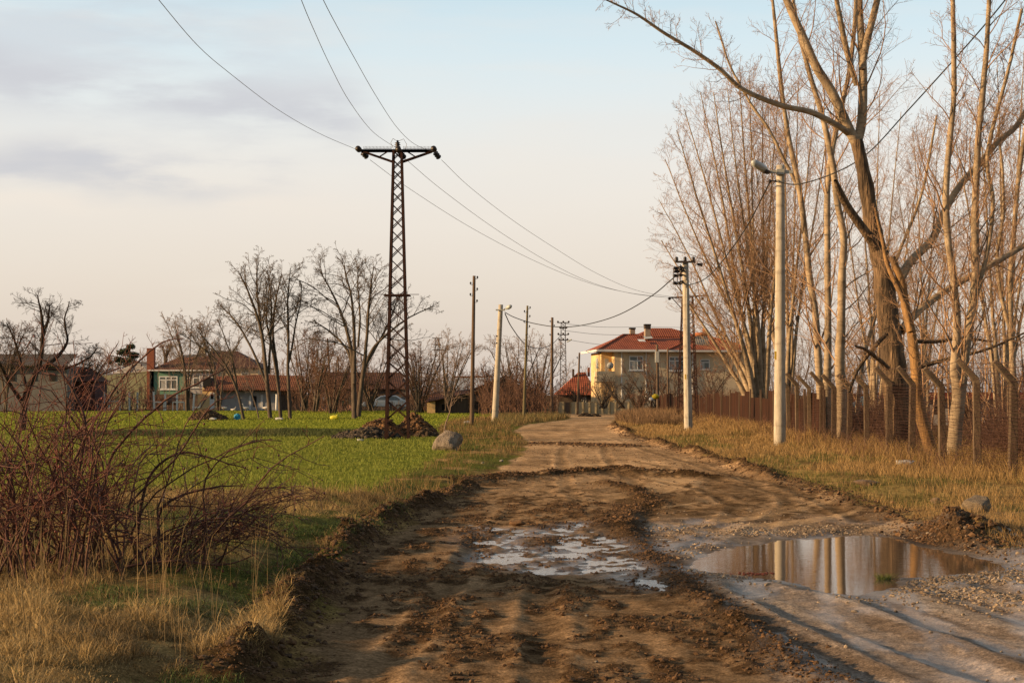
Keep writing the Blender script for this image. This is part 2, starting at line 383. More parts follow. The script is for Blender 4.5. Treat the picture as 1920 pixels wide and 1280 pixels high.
def ground_color(X, Y, Z):
    d, dl, dr = road_d(X, Y)
    n = X.shape[0]
    C = np.zeros((n, 4))
    A = lambda *c: np.array(c)[None, :]
    mix = lambda a, b, t: a * (1 - t[:, None]) + b * t[:, None]
    big = fbm(X * .5, Y * .35, 4, 60); med = fbm(X * 3, Y * 1.0, 5, 61); sm = fbm(X * 14, Y * 7, 3, 62)
    # --- road
    packed = mix(A(.28, .18, .098), A(.50, .32, .17), sst(18, 36, Y))  # paler with distance: sunny tone put into the far dirt colour
    trk = fbm((X - np.interp(Y, LY, LX)) * 3.2, Y * .10, 4, 69)
    packed = packed * (.62 + .7 * med[:, None]) * (.8 + .4 * sm[:, None]) * (.7 + .6 * trk[:, None])
    grey = A(.34, .265, .205) * (.7 + .6 * med[:, None])
    soil = A(.082, .048, .024) * (.6 + .9 * sm[:, None])
    side = sst(1.3, 1.9, X - .02 * (12 - Y)) * sst(24, 17, Y)
    road = mix(packed, grey, side)
    clod = sst(.445, .53, CLODN(X, Y)) * (1 - side) * sst(34, 24, Y) + .4 * sst(.52, .66, fbm(X * 1.6, Y * 1.0, 4, 64)) * sst(60, 30, Y) * (1 - side)
    clod = np.clip(clod * (.35 + 1.2 * sst(.42, .58, fbm(X * 9, Y * 4.5, 4, 65))), 0, 1)
    road = mix(road, soil, clod * .9)
    # streaks: tyre tracks
    rt = X + .2 * (Y - 12) - 2.5 + (fbm(X * .6, Y * .4, 2, 31) - .5) * .5
    st = fbm(rt * 7, Y * .3, 5, 66)
    road = mix(road, A(.33, .27, .215) * np.ones((n, 1)), side * sst(.5, .66, st) * .75)
    road = mix(road, A(.13, .09, .06) * np.ones((n, 1)), side * sst(.48, .34, st) * .7)
    arc = np.hypot(X + 1.5, (Y - 33) * .55) + (fbm(X * .5, Y * .3, 2, 77) - .5) * .5
    ast = fbm(arc * 2.6, Y * .1, 3, 67)
    am = sst(18.5, 21, Y) * sst(46, 34, Y) * sst(.9, 2.0, X)
    road = mix(road, A(.52, .34, .18) * np.ones((n, 1)), am * sst(.47, .55, ast) * .75)
    road = mix(road, A(.16, .10, .052) * np.ones((n, 1)), am * sst(.45, .38, ast) * .45)
    wetness = side * .75 * sst(.35, .6, med)
    td = tracks(X, Y); tm = np.exp(-(td / .11) ** 2) * (.35 + .65 * sst(.35, .6, med)) * sst(80, 50, Y)
    tr_ = .8 + .2 * np.sign(np.sin(Y * 16 + X * 6)) * sst(22, 12, Y)
    road = road * (1 - .42 * (tm * tr_)[:, None]) + (np.exp(-((td - .19) / .06) ** 2) * .25 * sst(80, 50, Y))[:, None] * road
    wetness = np.maximum(wetness, tm * .55 * side)
    # far road striping
    fs = fbm(X * .9, Y * .35, 4, 68)
    road = road * (1 + (fs[:, None] - .5) * .9 * sst(25, 40, Y)[:, None])
    le = line_d(X, Y, LEDGE); re = line_d(X, Y, REDGE); c1 = line_d(X, Y, CROSS1); c2 = line_d(X, Y, CROSS2); be = line_d(X, Y, BERM)
    pr = np.hypot(X - PILE_R[0], (Y - PILE_R[1]) * .8)
    nz = fbm(X * 3, Y * 3, 4, 70)
    # --- verge
    dry = A(.34, .225, .09); dry2 = A(.2, .13, .055); grn = A(.11, .13, .026)
    verge = mix(dry * np.ones((n, 1)), dry2 * np.ones((n, 1)), sst(.35, .65, med))
    gm = sst(.48, .62, big) * .8 * (1 - .65 * sst(3, 4, X))
    gm = np.maximum(gm, sst(0, -1, dl) * sst(13, 22, Y) * sst(.35, .5, med) * .8)
    verge = mix(verge, grn * np.ones((n, 1)), gm)
    verge = verge * (.7 + .6 * sm[:, None])
    # --- field
    fe = np.interp(Y, [0, 24, 25, 34, 46, 60, 80, 100, 120, 175], [-30, -9, -2.2, -1.9, -1.5, -2.5, -3.5, -3.5, -1.5, -1])
    fnz = (fbm(X * .5, Y * .3, 3, 71) - .5) * 1.6
    infield = sst(.0, -.5, X - fe + fnz * .6) * sst(23.4, 24.6, Y + fnz * .6 + .04 * X) * sst(171, 168, Y)
    f1 = mix(A(.20, .22, .035) * np.ones((n, 1)), A(.22, .25, .03) * np.ones((n, 1)), sst(62, 88, Y))
    rows = fbm(X * .8, Y * 2.2, 3, 72)
    f1 = f1 * (.72 + .56 * rows[:, None]) * (.8 + .4 * sm[:, None])
    ri = line_d(X, Y, RIDGE)
    f1 = mix(f1, A(.055, .075, .022) * np.ones((n, 1)), np.exp(-(ri / 1.8) ** 2))
    verge = mix(verge, f1, infield)
    # dark brown strip in front of the roadside trees
    strip = sst(4, 1.5, np.abs(Y - 112 - fnz)) * sst(-21, -18.5, X) * sst(-7.5, -9.5, X)
    verge = mix(verge, A(.05, .035, .02) * np.ones((n, 1)), strip)
    # far land
    farl = sst(168, 172, Y)
    verge = mix(verge, A(.10, .072, .042) * (.5 + big[:, None]), farl)
    # inside the right-hand yard
    yard = sst(9.8, 10.6, X) * sst(10, 20, Y)
    verge = mix(verge, mix(A(.10, .062, .035) * np.ones((n, 1)), A(.16, .11, .06) * np.ones((n, 1)), sst(.4, .6, med)), yard * .8)
    inr = sst(-.06, .10, d)
    C3 = mix(verge, road, inr)
    s = np.clip(np.exp(-(le / .24) ** 2) * 1.3 + np.exp(-(re / .22) ** 2) * 1.0 + np.exp(-(pr / .75) ** 2) * 1.6 + np.exp(-(c1 / .7) ** 2) * 1.2 + np.exp(-(c2 / .8) ** 2) * .8
                + np.exp(-(be / .2) ** 2) * sst(24, 21, Y) * 1.0 + np.exp(-(line_d(X, Y, BERM2) / .3) ** 2), 0, 1)
    s = s * sst(.28, .5, nz + .12 * s) * (1 - .75 * sst(4, 4.5, X) * sst(.55, .4, fbm(X * .5, Y * .22, 3, 96))) * (1 - .6 * sst(.2, -.2, X) * sst(.5, .38, fbm(X * 1.1, Y * .7, 2, 95)))
    C3 = mix(C3, A(.068, .042, .021) * (.55 + .9 * sm[:, None]), s)
    # near-water wetness
    m = (Y > 10) & (Y < 25) & (X > -2.5) & (X < 7.5)
    w = np.zeros(n)
    if m.any():
        sd = poly_sd(X[m], Y[m], PUD); s2 = poly_sd(X[m], Y[m], WET); s3 = poly_sd(X[m], Y[m], WET2)
        w[m] = np.maximum.reduce([sst(-.7, -.05, sd) * .7, sst(-.4, .1, s2) * .75, sst(-.4, .1, s3) * .7])
    lowz = sst(.004, -.035, Z)
    w = w * (.4 + .6 * lowz)
    C3 = C3 * (1 - .5 * w[:, None])
    C[:, :3] = np.clip(C3, .004, 1); C[:, 3] = np.clip(np.maximum(w, wetness) * (.3 + .9 * sst(.4, .62, med)), 0, 1)
    return C, d, infield

def axis(lo, dense0, dense1, hi, step, g):
    mid = list(np.arange(dense0, dense1, step)); a = []; s = step; x = dense0
    while x > lo: s *= g; x -= s; a.append(x)
    b = []; s = step; x = mid[-1]
    while x < hi: s *= g; x += s; b.append(x)
    return np.array(a[::-1] + mid + b)
xs = axis(-2500, -5, 7.5, 2500, .036, 1.045)
ys = [7.0]
while ys[-1] < 130: ys.append(ys[-1] + max(.034, .0036 * ys[-1]))
s = ys[-1] - ys[-2]
while ys[-1] < 4500: s *= 1.05; ys.append(ys[-1] + s)
back = []; s = .05; y = 7.0
while y > -400: s *= 1.12; y -= s; back.append(y)
ys = np.array(back[::-1] + ys)
GX, GY = np.meshgrid(xs, ys); nx, ny = len(xs), len(ys)
gx, gy = GX.ravel(), GY.ravel()
gz = height(gx, gy)
gc, gd, gfield = ground_color(gx, gy, gz)
Vg = np.stack([gx, gy, gz], 1)
ii, jj = np.meshgrid(np.arange(nx - 1), np.arange(ny - 1)); i0 = (jj * nx + ii).ravel()
Qg = np.stack([i0, i0 + 1, i0 + nx + 1, i0 + nx], 1)
isroad = gd[Qg].mean(1) > 0
isfield = (~isroad) & (gfield[Qg].mean(1) > .5)
M_ground = attr_mat('earth_surface', .95, noise=.38, nscale=38, bump=.55, rough_attr=True, spec=.45)
for nm, sel in (('dirt_road', isroad), ('field', isfield), ('grass_verge', ~(isroad | isfield))):
    q = Qg[sel]; u, inv = np.unique(q.ravel(), return_inverse=True)
    me = np_mesh(nm, Vg[u], inv.reshape(-1, 4), smooth=True, col=gc[u])
    prop(link_mesh(nm, me, M_ground), {'dirt_road': 'muddy unpaved brown road with ruts, running away and bending right', 'field': 'short green crop field left of the road',
          'grass_verge': 'dry yellowish grass strip and open land around the road'}[nm], {'dirt_road': 'road', 'field': 'field', 'grass_verge': 'ground'}[nm], kind='structure')
del GX, GY, Vg, Qg

# water sheets
def water(name, poly, grow, label, dz=0):
    c = np.mean(poly, axis=0); n = len(poly)
    pts = [(c[0] + (p[0] - c[0]) * grow, c[1] + (p[1] - c[1]) * grow, 0) for p in poly]
    me = bpy.data.meshes.new(name); me.from_pydata([(c[0], c[1], 0)] + pts, [], [(0, 1 + i, 1 + (i + 1) % n) for i in range(n)]); me.update()
    o = link_mesh(name, me, M_water); o.location = (0, 0, WATER_Z + dz)
    if name == 'wet_patch': me.materials.clear(); me.materials.append(M_film)
    return prop(o, label, 'puddle', kind='structure')
M_water, N, L, B = new_mat('muddy_water')
B.inputs['Base Color'].default_value = (.105, .07, .042, 1); B.inputs['Roughness'].default_value = .03; B.inputs['IOR'].default_value = 1.45
B.inputs['Specular IOR Level'].default_value = .75
tc = N.new('ShaderNodeTexCoord'); mp = N.new('ShaderNodeMapping'); mp.inputs['Scale'].default_value = (1.5, 7, 1)
n = N.new('ShaderNodeTexNoise'); n.inputs['Scale'].default_value = 2.2; n.inputs['Detail'].default_value = 3
b = N.new('ShaderNodeBump'); b.inputs['Strength'].default_value = .05; b.inputs['Distance'].default_value = .02
L.new(tc.outputs['Object'], mp.inputs[0]); L.new(mp.outputs[0], n.inputs['Vector']); L.new(n.outputs['Fac'], b.inputs['Height']); L.new(b.outputs[0], B.inputs['Normal'])
M_film = M_water.copy(); M_film.name = 'water_film'; Bf = M_film.node_tree.nodes['Principled BSDF']; Bf.inputs['Roughness'].default_value = .16; Bf.inputs['Base Color'].default_value = (.34, .29, .24, 1)  # pale base colour paints the whitish sky sheen into the film
for n_ in M_film.node_tree.nodes:
    if n_.type == 'BUMP': n_.inputs['Strength'].default_value = .5
    if n_.type == 'TEX_NOISE': n_.inputs['Scale'].default_value = 7
water('puddle', PUD, 1.22, 'large brown puddle mirroring the lamp post and trees')
water('wet_patch', WET, 1.15, 'thin pale water lying in the churned mud left of the ridge', .004)
water('wet_patch', WET2, 1.1, 'thin film of water beside the left end of the large puddle', -.004)
def hz(x, y, fine=False): return float(height(np.array([float(x)]), np.array([float(y)]), fine)[0])

# ------------------------------------------------------------------ grass blades
def blades(name, X, Y, h, lean, width, cols, label, cat='grass', seg=2, lean_dir=None, kind='stuff'):
    n = len(X); Z = height(X, Y, False) - .01
    th = RNG.uniform(0, 2 * np.pi, n) if lean_dir is None else lean_dir + RNG.normal(size=n) * .9
    ld = np.stack([np.cos(th), np.sin(th), np.zeros(n)], 1)
    wa = RNG.uniform(0, 2 * np.pi, n); wd = np.stack([np.cos(wa) * 1.0, np.sin(wa) * .5, np.zeros(n)], 1)
    base = np.stack([X, Y, Z], 1); h = h[:, None]; lean = lean[:, None]; width = width[:, None]
    up = np.array([[0, 0, 1.]])
    p0 = base; p1 = base + up * h * .55 + ld * h * lean * .35; p2 = base + up * h * (1 - .35 * lean) + ld * h * lean
    V = np.stack([p0 - wd * width, p0 + wd * width, p1 - wd * width * .75, p1 + wd * width * .75, p2], 1).reshape(-1, 3)
    b = np.arange(n)[:, None] * 5
    Q = b + np.array([[0, 1, 3, 2]]); T = b + np.array([[2, 3, 4]])
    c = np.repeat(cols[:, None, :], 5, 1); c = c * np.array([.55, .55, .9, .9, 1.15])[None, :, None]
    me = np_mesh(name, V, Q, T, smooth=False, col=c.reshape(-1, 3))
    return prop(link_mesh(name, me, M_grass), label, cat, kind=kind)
M_grass = attr_mat('grass_blade', .7, spec=.2)

def pick(n, x0, x1, y0, y1, dens=None, ypow=1.0):
    X = RNG.uniform(x0, x1, n); Y = y0 + (y1 - y0) * RNG.random(n) ** ypow
    if dens is not None:
        k = RNG.random(n) < dens(X, Y); X, Y = X[k], Y[k]
    return X, Y
def pal(n, a, b, var=.3, t=None):
    t = RNG.random(n) if t is None else t
    c = np.array(a)[None] * (1 - t[:, None]) + np.array(b)[None] * t[:, None]
    return c * RNG.uniform(1 - var, 1 + var, (n, 1))
def visx(X, Y, m=60):
    px = CX + F * X / Y; return (px > -m) & (px < 1920 + m)

# left verge: long dry grass, thick towards the camera
def d_left(X, Y):
    d, dl, dr = road_d(X, Y); cl = fbm(X * 1.4, Y * 1.1, 3, 80)
    return (d < -.12) * (dl < -.1) * sst(.10, .3, cl + .12) * visx(X, Y)
X, Y = pick(330000, -8, 0, 7.6, 25, d_left); X2, Y2 = pick(70000, -3.6, -1.2, 7.2, 11.5, lambda X, Y: (road_d(X, Y)[1] < -.08) * visx(X, Y, 200)); X = np.concatenate([X, X2]); Y = np.concatenate([Y, Y2])
cl = fbm(X * 1.1, Y * .9, 3, 81); g = sst(.47, .60, fbm(X * .8, Y * .6, 3, 82) + .19 * sst(-1.0, -.2, X - np.interp(Y, LY, LX)))
tuf = fbm(X * 4.5, Y * 3.0, 3, 93); h = RNG.uniform(.025, .10, len(X)) * (.3 + 1.6 * sst(.3, .7, tuf)) * (.6 + .8 * cl) * (1 - .35 * g)
h = np.where(RNG.random(len(X)) < .05, h * 1.8, h)
tone = np.clip(sst(.3, .7, fbm(X * 1.3, Y * .8, 3, 94)) + RNG.normal(size=len(X)) * .3, 0, 1); c = pal(len(X), (.42, .29, .12), (.17, .115, .05), .38, tone)
cg = pal(len(X), (.085, .12, .03), (.05, .085, .018), .3)
gg = (RNG.random(len(X)) < g * .9)[:, None]
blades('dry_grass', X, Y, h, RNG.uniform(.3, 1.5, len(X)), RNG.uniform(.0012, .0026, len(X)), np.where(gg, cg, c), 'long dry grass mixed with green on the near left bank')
# tall dry stalks rising among the brambles
X, Y = pick(420, -5, -1.7, 9, 16, lambda X, Y: visx(X, Y) * (road_d(X, Y)[0] < -.4))
blades('dry_stalks', X, Y, RNG.uniform(.4, .95, len(X)), RNG.uniform(.05, .5, len(X)), RNG.uniform(.0014, .0025, len(X)), pal(len(X), (.30, .21, .10), (.17, .12, .055)), 'thin tall dead grass stalks around the thorny bush')

# verge beyond 24 m, left: short mixed
def d_left2(X, Y):
    d, dl, dr = road_d(X, Y); return (d < -.15) * (dl < 0) * (ground_field(X, Y) < .5) * visx(X, Y) * sst(.3, .5, fbm(X * 1.2, Y * .6, 3, 83))
def ground_field(X, Y):
    fe = np.interp(Y, [0, 24, 25, 34, 46, 60, 80, 100, 120, 175], [-30, -9, -2.2, -1.9, -1.5, -2.5, -3.5, -3.5, -1.5, -1])
    return ((X < fe) & (Y > 24.3) & (Y < 170)).astype(float)
X, Y = pick(90000, -14, 6, 24, 122, d_left2, 1.5)
g = sst(.42, .58, fbm(X * .6, Y * .25, 3, 84)) * sst(100, 70, Y) 
gg = (RNG.random(len(X)) < g)[:, None]
h = RNG.uniform(.05, .22, len(X)) * (1 + Y / 90) * np.where(gg[:, 0], .6, 1)
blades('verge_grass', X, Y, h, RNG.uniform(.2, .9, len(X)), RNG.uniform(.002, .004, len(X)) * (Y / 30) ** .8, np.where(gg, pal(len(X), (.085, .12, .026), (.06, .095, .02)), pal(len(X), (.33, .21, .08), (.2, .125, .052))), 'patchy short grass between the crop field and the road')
# right verge
def d_right(X, Y):
    d, dl, dr = road_d(X, Y); return (d < -.15) * (dr < -.15) * visx(X, Y) * sst(.26, .46, fbm(X * 1.5, Y * .7, 3, 85) + .05)
X, Y = pick(210000, 4.6, 13, 15.5, 110, d_right, 1.7)
g = sst(.53, .63, fbm(X * .7, Y * .2, 3, 86)) * sst(9.5, 7.5, X) * .8
gg = (RNG.random(len(X)) < g)[:, None]
nearf = sst(7.6, 9.5, X)
h = RNG.uniform(.04, .16, len(X)) * (1 + 1.6 * nearf) * (.6 + .9 * fbm(X * 1.1, Y * .5, 3, 87)) * (1 + Y / 120) * np.where(gg[:, 0], .6, 1)
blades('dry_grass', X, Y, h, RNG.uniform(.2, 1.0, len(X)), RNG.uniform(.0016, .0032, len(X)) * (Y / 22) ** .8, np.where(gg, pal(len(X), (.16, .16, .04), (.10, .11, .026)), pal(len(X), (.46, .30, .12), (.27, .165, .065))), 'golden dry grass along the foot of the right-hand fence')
# big dry tussock mass by the bend
def d_bend(X, Y):
    px = CX + F * X / Y; return (px > 1150) * (px < 1290) * (road_d(X, Y)[0] < -.2)
X, Y = pick(60000, 6, 13, 82, 120, d_bend)
blades('tall_dry_grass', X, Y, RNG.uniform(.3, 1.0, len(X)) * (.4 + .9 * fbm(X * .8, Y * .3, 3, 88)), RNG.uniform(.1, .6, len(X)), RNG.uniform(.006, .012, len(X)), pal(len(X), (.26, .165, .085), (.17, .105, .06)), 'tall dry grass mound on the inside of the bend')
X, Y = pick(16000, -1, 5.5, 86, 120, lambda X, Y: (road_d(X, Y)[0] < -.2) & (road_d(X, Y)[1] < 0) & visx(X, Y))
blades('tall_dry_grass', X, Y, RNG.uniform(.1, .55, len(X)), RNG.uniform(.1, .6, len(X)), RNG.uniform(.005, .011, len(X)), pal(len(X), (.24, .16, .07), (.12, .12, .04)), 'dry grass clumps at the foot of the far left poles')
# crop field
X, Y = pick(230000, -34, -1.2, 23.8, 66, lambda X, Y: (ground_field(X, Y) > .5) * visx(X, Y) * sst(.2, .42, fbm(X * 1.3, Y * 1.8, 3, 89)), 1.6)
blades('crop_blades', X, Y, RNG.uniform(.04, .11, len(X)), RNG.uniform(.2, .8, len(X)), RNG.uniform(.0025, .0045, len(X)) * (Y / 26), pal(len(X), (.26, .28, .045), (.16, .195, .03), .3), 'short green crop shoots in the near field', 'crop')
X, Y = pick(120000, -55, -1.2, 66, 172, lambda X, Y: (ground_field(X, Y) > .5) * visx(X, Y), 1.4)
blades('crop_blades', X, Y, RNG.uniform(.06, .14, len(X)), RNG.uniform(.2, .8, len(X)), RNG.uniform(.006, .012, len(X)) * (Y / 66), pal(len(X), (.30, .33, .035), (.17, .21, .024), .25), 'bright yellow green crop in the far field', 'crop')
# rough grass ridge across the field
rx = []; ry = []
for (x0, y0), (x1, y1) in zip(RIDGE[:-1], RIDGE[1:]):
    t = RNG.random(11000); rx.append(x0 + (x1 - x0) * t + RNG.normal(size=11000) * .3); ry.append(y0 + (y1 - y0) * t + RNG.normal(size=11000) * 1.1)
X, Y = np.concatenate(rx), np.concatenate(ry)
t = np.clip(fbm(X * .5, Y * .5, 3, 90) * 1.6 - .35, 0, 1)
blades('ridge_grass', X, Y, RNG.uniform(.06, .22, len(X)), RNG.uniform(.2, .9, len(X)), RNG.uniform(.005, .010, len(X)), pal(len(X), (.06, .09, .022), (.12, .12, .045), .3, t), 'rough dark green grass on the low bank crossing the field')

# ------------------------------------------------------------------ loose soil and stones
_t = (1 + 5 ** .5) / 2
ICO = np.array([(-1, _t, 0), (1, _t, 0), (-1, -_t, 0), (1, -_t, 0), (0, -1, _t), (0, 1, _t), (0, -1, -_t), (0, 1, -_t), (_t, 0, -1), (_t, 0, 1), (-_t, 0, -1), (-_t, 0, 1)]) / 1.9
ICF = np.array([(0, 11, 5), (0, 5, 1), (0, 1, 7), (0, 7, 10), (0, 10, 11), (1, 5, 9), (5, 11, 4), (11, 10, 2), (10, 7, 6), (7, 1, 8), (3, 9, 4), (3, 4, 2), (3, 2, 6), (3, 6, 8), (3, 8, 9), (4, 9, 5), (2, 4, 11), (6, 2, 10), (8, 6, 7), (9, 8, 1)])
def lumps(name, X, Y, r, cols, label, cat, dz=.2, flat=.7, m=None):
    n = len(X); Z = height(X, Y, True)
    V = ICO[None] * RNG.uniform(.6, 1.35, (n, 12, 1)) * r[:, None, None] * RNG.uniform(.7, 1.3, (n, 1, 3)) * np.array([1, 1, flat])
    V = V + np.stack([X, Y, Z + r * dz], 1)[:, None, :]
    T = (np.arange(n)[:, None, None] * 12 + ICF[None]).reshape(-1, 3)
    c = np.repeat(cols[:, None, :], 12, 1) * RNG.uniform(.8, 1.2, (n, 12, 1))
    me = np_mesh(name, V.reshape(-1, 3), None, T, smooth=False, col=c.reshape(-1, 3))
    return prop(link_mesh(name, me, m or M_clod), label, cat, kind='stuff')
M_clod = attr_mat('crumbly_soil', .95, noise=.35, nscale=90, bump=.5)
def along(pts, n, sd, pw=1):
    pts = np.array(pts); seg = np.hypot(*(pts[1:] - pts[:-1]).T) ** pw; k = RNG.choice(len(seg), n, p=seg / seg.sum()); t = RNG.random(n)[:, None]
    q = pts[k] * (1 - t) + pts[k + 1] * t + RNG.normal(size=(n, 2)) * sd
    return q[:, 0], q[:, 1]
def soilcol(n, w=0): return pal(n, (.13, .072, .034), (.06, .034, .017), .3)
def prs(n, a, b): return np.minimum(a * RNG.random(n) ** -.45, b)
parts = []
X, Y = along(LEDGE, 17000, .15, .4); parts.append((X, Y, prs(len(X), .005, .03)))
X, Y = along(BERM2, 1800, .16, 1); parts.append((X, Y, prs(len(X), .006, .03)))
X, Y = along(BERM, 6000, .13, .5); parts.append((X, Y, prs(len(X), .0035, .018)))
X, Y = along(REDGE, 9000, .2, .9); parts.append((X, Y, prs(len(X), .008, .04)))
X, Y = along(CROSS1, 2600, .33, 1); parts.append((X, Y, prs(len(X), .008, .035)))
X, Y = along(CROSS2, 700, .4, 1); parts.append((X, Y, RNG.uniform(.02, .05, len(X))))
X = PILE_R[0] + RNG.normal(size=3200) * .42; Y = PILE_R[1] + RNG.normal(size=3200) * .5; parts.append((X, Y, prs(len(X), .007, .04)))
X, Y = pick(95000, -2, 2.2, 8.8, 26, lambda X, Y: (road_d(X, Y)[0] > 0) * sst(.46, .56, CLODN(X, Y)) * (X < 1.7)); parts.append((X, Y, prs(len(X), .0032, .02)))
X, Y = pick(5000, -1.5, 5, 24, 60, lambda X, Y: (road_d(X, Y)[0] > 0) * sst(.5, .62, fbm(X * 1.1, Y * 2.4, 4, 64))); parts.append((X, Y, RNG.uniform(.006, .02, len(X))))
X = np.concatenate([p[0] for p in parts]); Y = np.concatenate([p[1] for p in parts]); r = np.concatenate([p[2] for p in parts])
k = (poly_sd(X, Y, PUD) < -.05); X, Y, r = X[k], Y[k], r[k]
lumps('loose_soil', X, Y, r, soilcol(len(X)), 'crumbled dark soil clods scraped along the road edges and tracks', 'soil')
# gravel round the big puddle
def d_grav(X, Y):
    s = poly_sd(X, Y, PUD); a = fbm(X * 1.6, Y * 1.2, 3, 92)
    zone = np.maximum(np.exp(-((X - 4.1) / 1.0) ** 2 - ((Y - 14.2) / 1.1) ** 2) * 1.3, np.exp(-((X - 3.0) / 1.3) ** 2 - ((Y - 20.3) / .9) ** 2) * .8)
    zone = np.maximum(zone, .16 * (s > -.5)); zone = np.maximum(zone, .02)
    return zone * (s < -.03) * sst(.25, .6, a) * (road_d(X, Y)[0] > -.4)
X, Y = pick(60000, 1.6, 6, 9, 24, d_grav)
lumps('gravel', X, Y, RNG.uniform(.004, .016, len(X)) * RNG.choice([.8, 1, 1.4], len(X)), pal(len(X), (.30, .235, .165), (.14, .095, .06), .35), 'small pale and brown pebbles around the large puddle', 'gravel')

def rock(name, x, y, w, h, d, label, c1, c2, seed=1, lift=.0, cat='rock', sub=4, moss=None):
    import bmesh
    bm = bmesh.new(); bmesh.ops.create_icosphere(bm, subdivisions=sub, radius=1)
    V = np.array([v.co[:] for v in bm.verts]); rs = np.random.default_rng(seed)
    for _ in range(16):   # chop flat facets
        nrm = rs.normal(size=3); nrm /= np.linalg.norm(nrm); dd = rs.uniform(.5, .8); s = V @ nrm - dd; V = V - np.outer(np.maximum(s, 0) * .97, nrm)
    f = fbm(V[:, 0] * 2 + seed, V[:, 1] * 2 + V[:, 2] * 1.7, 5, seed) - .5
    V = V * 1.2 * (1 + .3 * f[:, None] + .10 * (fbm(V[:, 0] * 9 + V[:, 2] * 5, V[:, 1] * 9 + V[:, 2] * 8, 3, seed + 3)[:, None] - .5))
    V = (V - (V.max(0) + V.min(0)) / 2) / ((V.max(0) - V.min(0)) / 2) * np.array([w / 2, d / 2, h / 2])
    for v, c in zip(bm.verts, V): v.co = c
    me = bpy.data.meshes.new(name); bm.to_mesh(me); bm.free(); me.polygons.foreach_set('use_smooth', [True] * len(me.polygons))
    o = link_mesh(name, me, mat(name + '_stone', c1, c2, 5 / max(w, .1), .95, 1.0, dist=.05, detail=10, c3=moss, bscale=30 / max(w, .1))); 
    o.location = (x, y, hz(x, y) + h * .36 + lift)
    return prop(o, label, cat)
x, y = gp(838, 850); rock('boulder', x, y + .3, .86, .66, .7, 'large grey boulder standing in the grass left of the road', (.30, .245, .19), (.11, .09, .07), 11, -.02)
x, y = gp(1845, 972); rock('boulder', x, y + .2, .42, .30, .4, 'pale boulder in dry grass at the right edge of the photo', (.27, .215, .15), (.13, .10, .07), 9, -.04)
x, y = gp(1626, 916); rock('flat_rock', x, y, .46, .14, .4, 'low brown flat rock half buried in the right verge', (.24, .16, .10), (.13, .09, .06), 12, -.01)
x, y = gp(1755, 948); rock('flat_rock', x, y, .18, .10, .15, 'small tan stone below the flat rock in the right verge', (.36, .26, .17), (.22, .15, .1), 17, .0)
x, y = gp(970, 984); rock('brick_lump', x, y, .21, .075, .13, 'orange brown stone lying on the mud in mid road', (.30, .16, .07), (.16, .09, .045), 22, .01, 'stone')
for i, (px, py, w, c) in enumerate([(1100, 1155, .03, .5), (1075, 1185, .02, .3), (940, 868, .1, .55), (905, 873, .08, .5), (880, 1225, .02, .4), (1118, 1237, .025, .45)]):
    x, y = gp(px, py); o = rock('pebble', x, y, w, w * .6, w, ['tiny pale pebble in mid road left of the soil ridge', 'tiny pebble just below and left of another in mid road', 'light stone at the left road edge beyond the boulder',
        'light stone in grass just right of the boulder', 'pale chip low in the road at centre left', 'pale chip low in the middle of the road'][i], (c, c * .9, c * .75), (c * .7, c * .6, c * .5), 30 + i, sub=2)

# dirt heaps
def heap(name, pts, label, c1, c2, seed=0, cat='soil heap', rough=.4, lump=900, lr=(.03, .09), lc=None):
    """pts: list of (x,y,radius,height)"""
    cx = np.mean([p[0] for p in pts]); cy = np.mean([p[1] for p in pts]); ext = max(math.hypot(p[0] - cx, p[1] - cy) + p[2] * 1.6 for p in pts)
    n = 110; u = np.linspace(-ext, ext, n); X, Y = np.meshgrid(u + cx, u + cy); X, Y = X.ravel(), Y.ravel()
    h = np.zeros(len(X))
    for (px, py, r, hh) in pts: h = np.maximum(h, hh * np.clip(1 - (np.hypot(X - px, Y - py) / (r * 1.35)) ** 1.3, 0, 1))
    h = h * (.7 + rough * 1.3 * fbm(X * 2.2 / 1, Y * 2.2, 4, seed + 100)) + sst(0, .12, h) * (fbm(X * 7, Y * 7, 3, seed + 101) - .5) * .16
    Z = height(X, Y, False) + h - .06; keep = h > .004
    i, j = np.meshgrid(np.arange(n - 1), np.arange(n - 1)); a = (j * n + i).ravel(); Q = np.stack([a, a + 1, a + n + 1, a + n], 1); Q = Q[keep[Q].any(1)]
    used, inv = np.unique(Q.ravel(), return_inverse=True); V = np.stack([X, Y, Z], 1)[used]
    k = np.where(h > .08)[0]; k = RNG.choice(k, lump); r = RNG.uniform(lr[0], lr[1], lump); du = u[1] - u[0]
    LV = ICO[None] * RNG.uniform(.6, 1.35, (lump, 12, 1)) * r[:, None, None] + (np.stack([X[k], Y[k], Z[k]], 1) + np.append(RNG.uniform(-du, du, (lump, 2)), np.zeros((lump, 1)), 1))[:, None, :]
    T = (np.arange(lump)[:, None, None] * 12 + ICF[None]).reshape(-1, 3) + len(V)
    q = inv.reshape(-1, 4)
    cols = pal(len(V), c1, c2, .25); lcc = np.repeat(pal(lump, *(lc or (c1, c2)), .4)[:, None, :], 12, 1).reshape(-1, 3)
    me = np_mesh(name, np.concatenate([V, LV.reshape(-1, 3)]) - np.array([cx, cy, 0]), q, T, col=np.concatenate([cols, lcc]))
    o = link_mesh(name, me, M_clod); o.location = (cx, cy, 0)
    return prop(o, label, cat)
s = 66 / F
heap('soil_heap', [(P(715, 800, 62.5)[0], 62.5, .9, .72), (P(775, 800, 62.5)[0], 62.8, .75, .82), (P(690, 806, 62.5)[0], 62, .7, .4)], 'reddish brown earth heap behind the foot of the lattice pylon', (.15, .08, .035), (.07, .04, .02), 1)
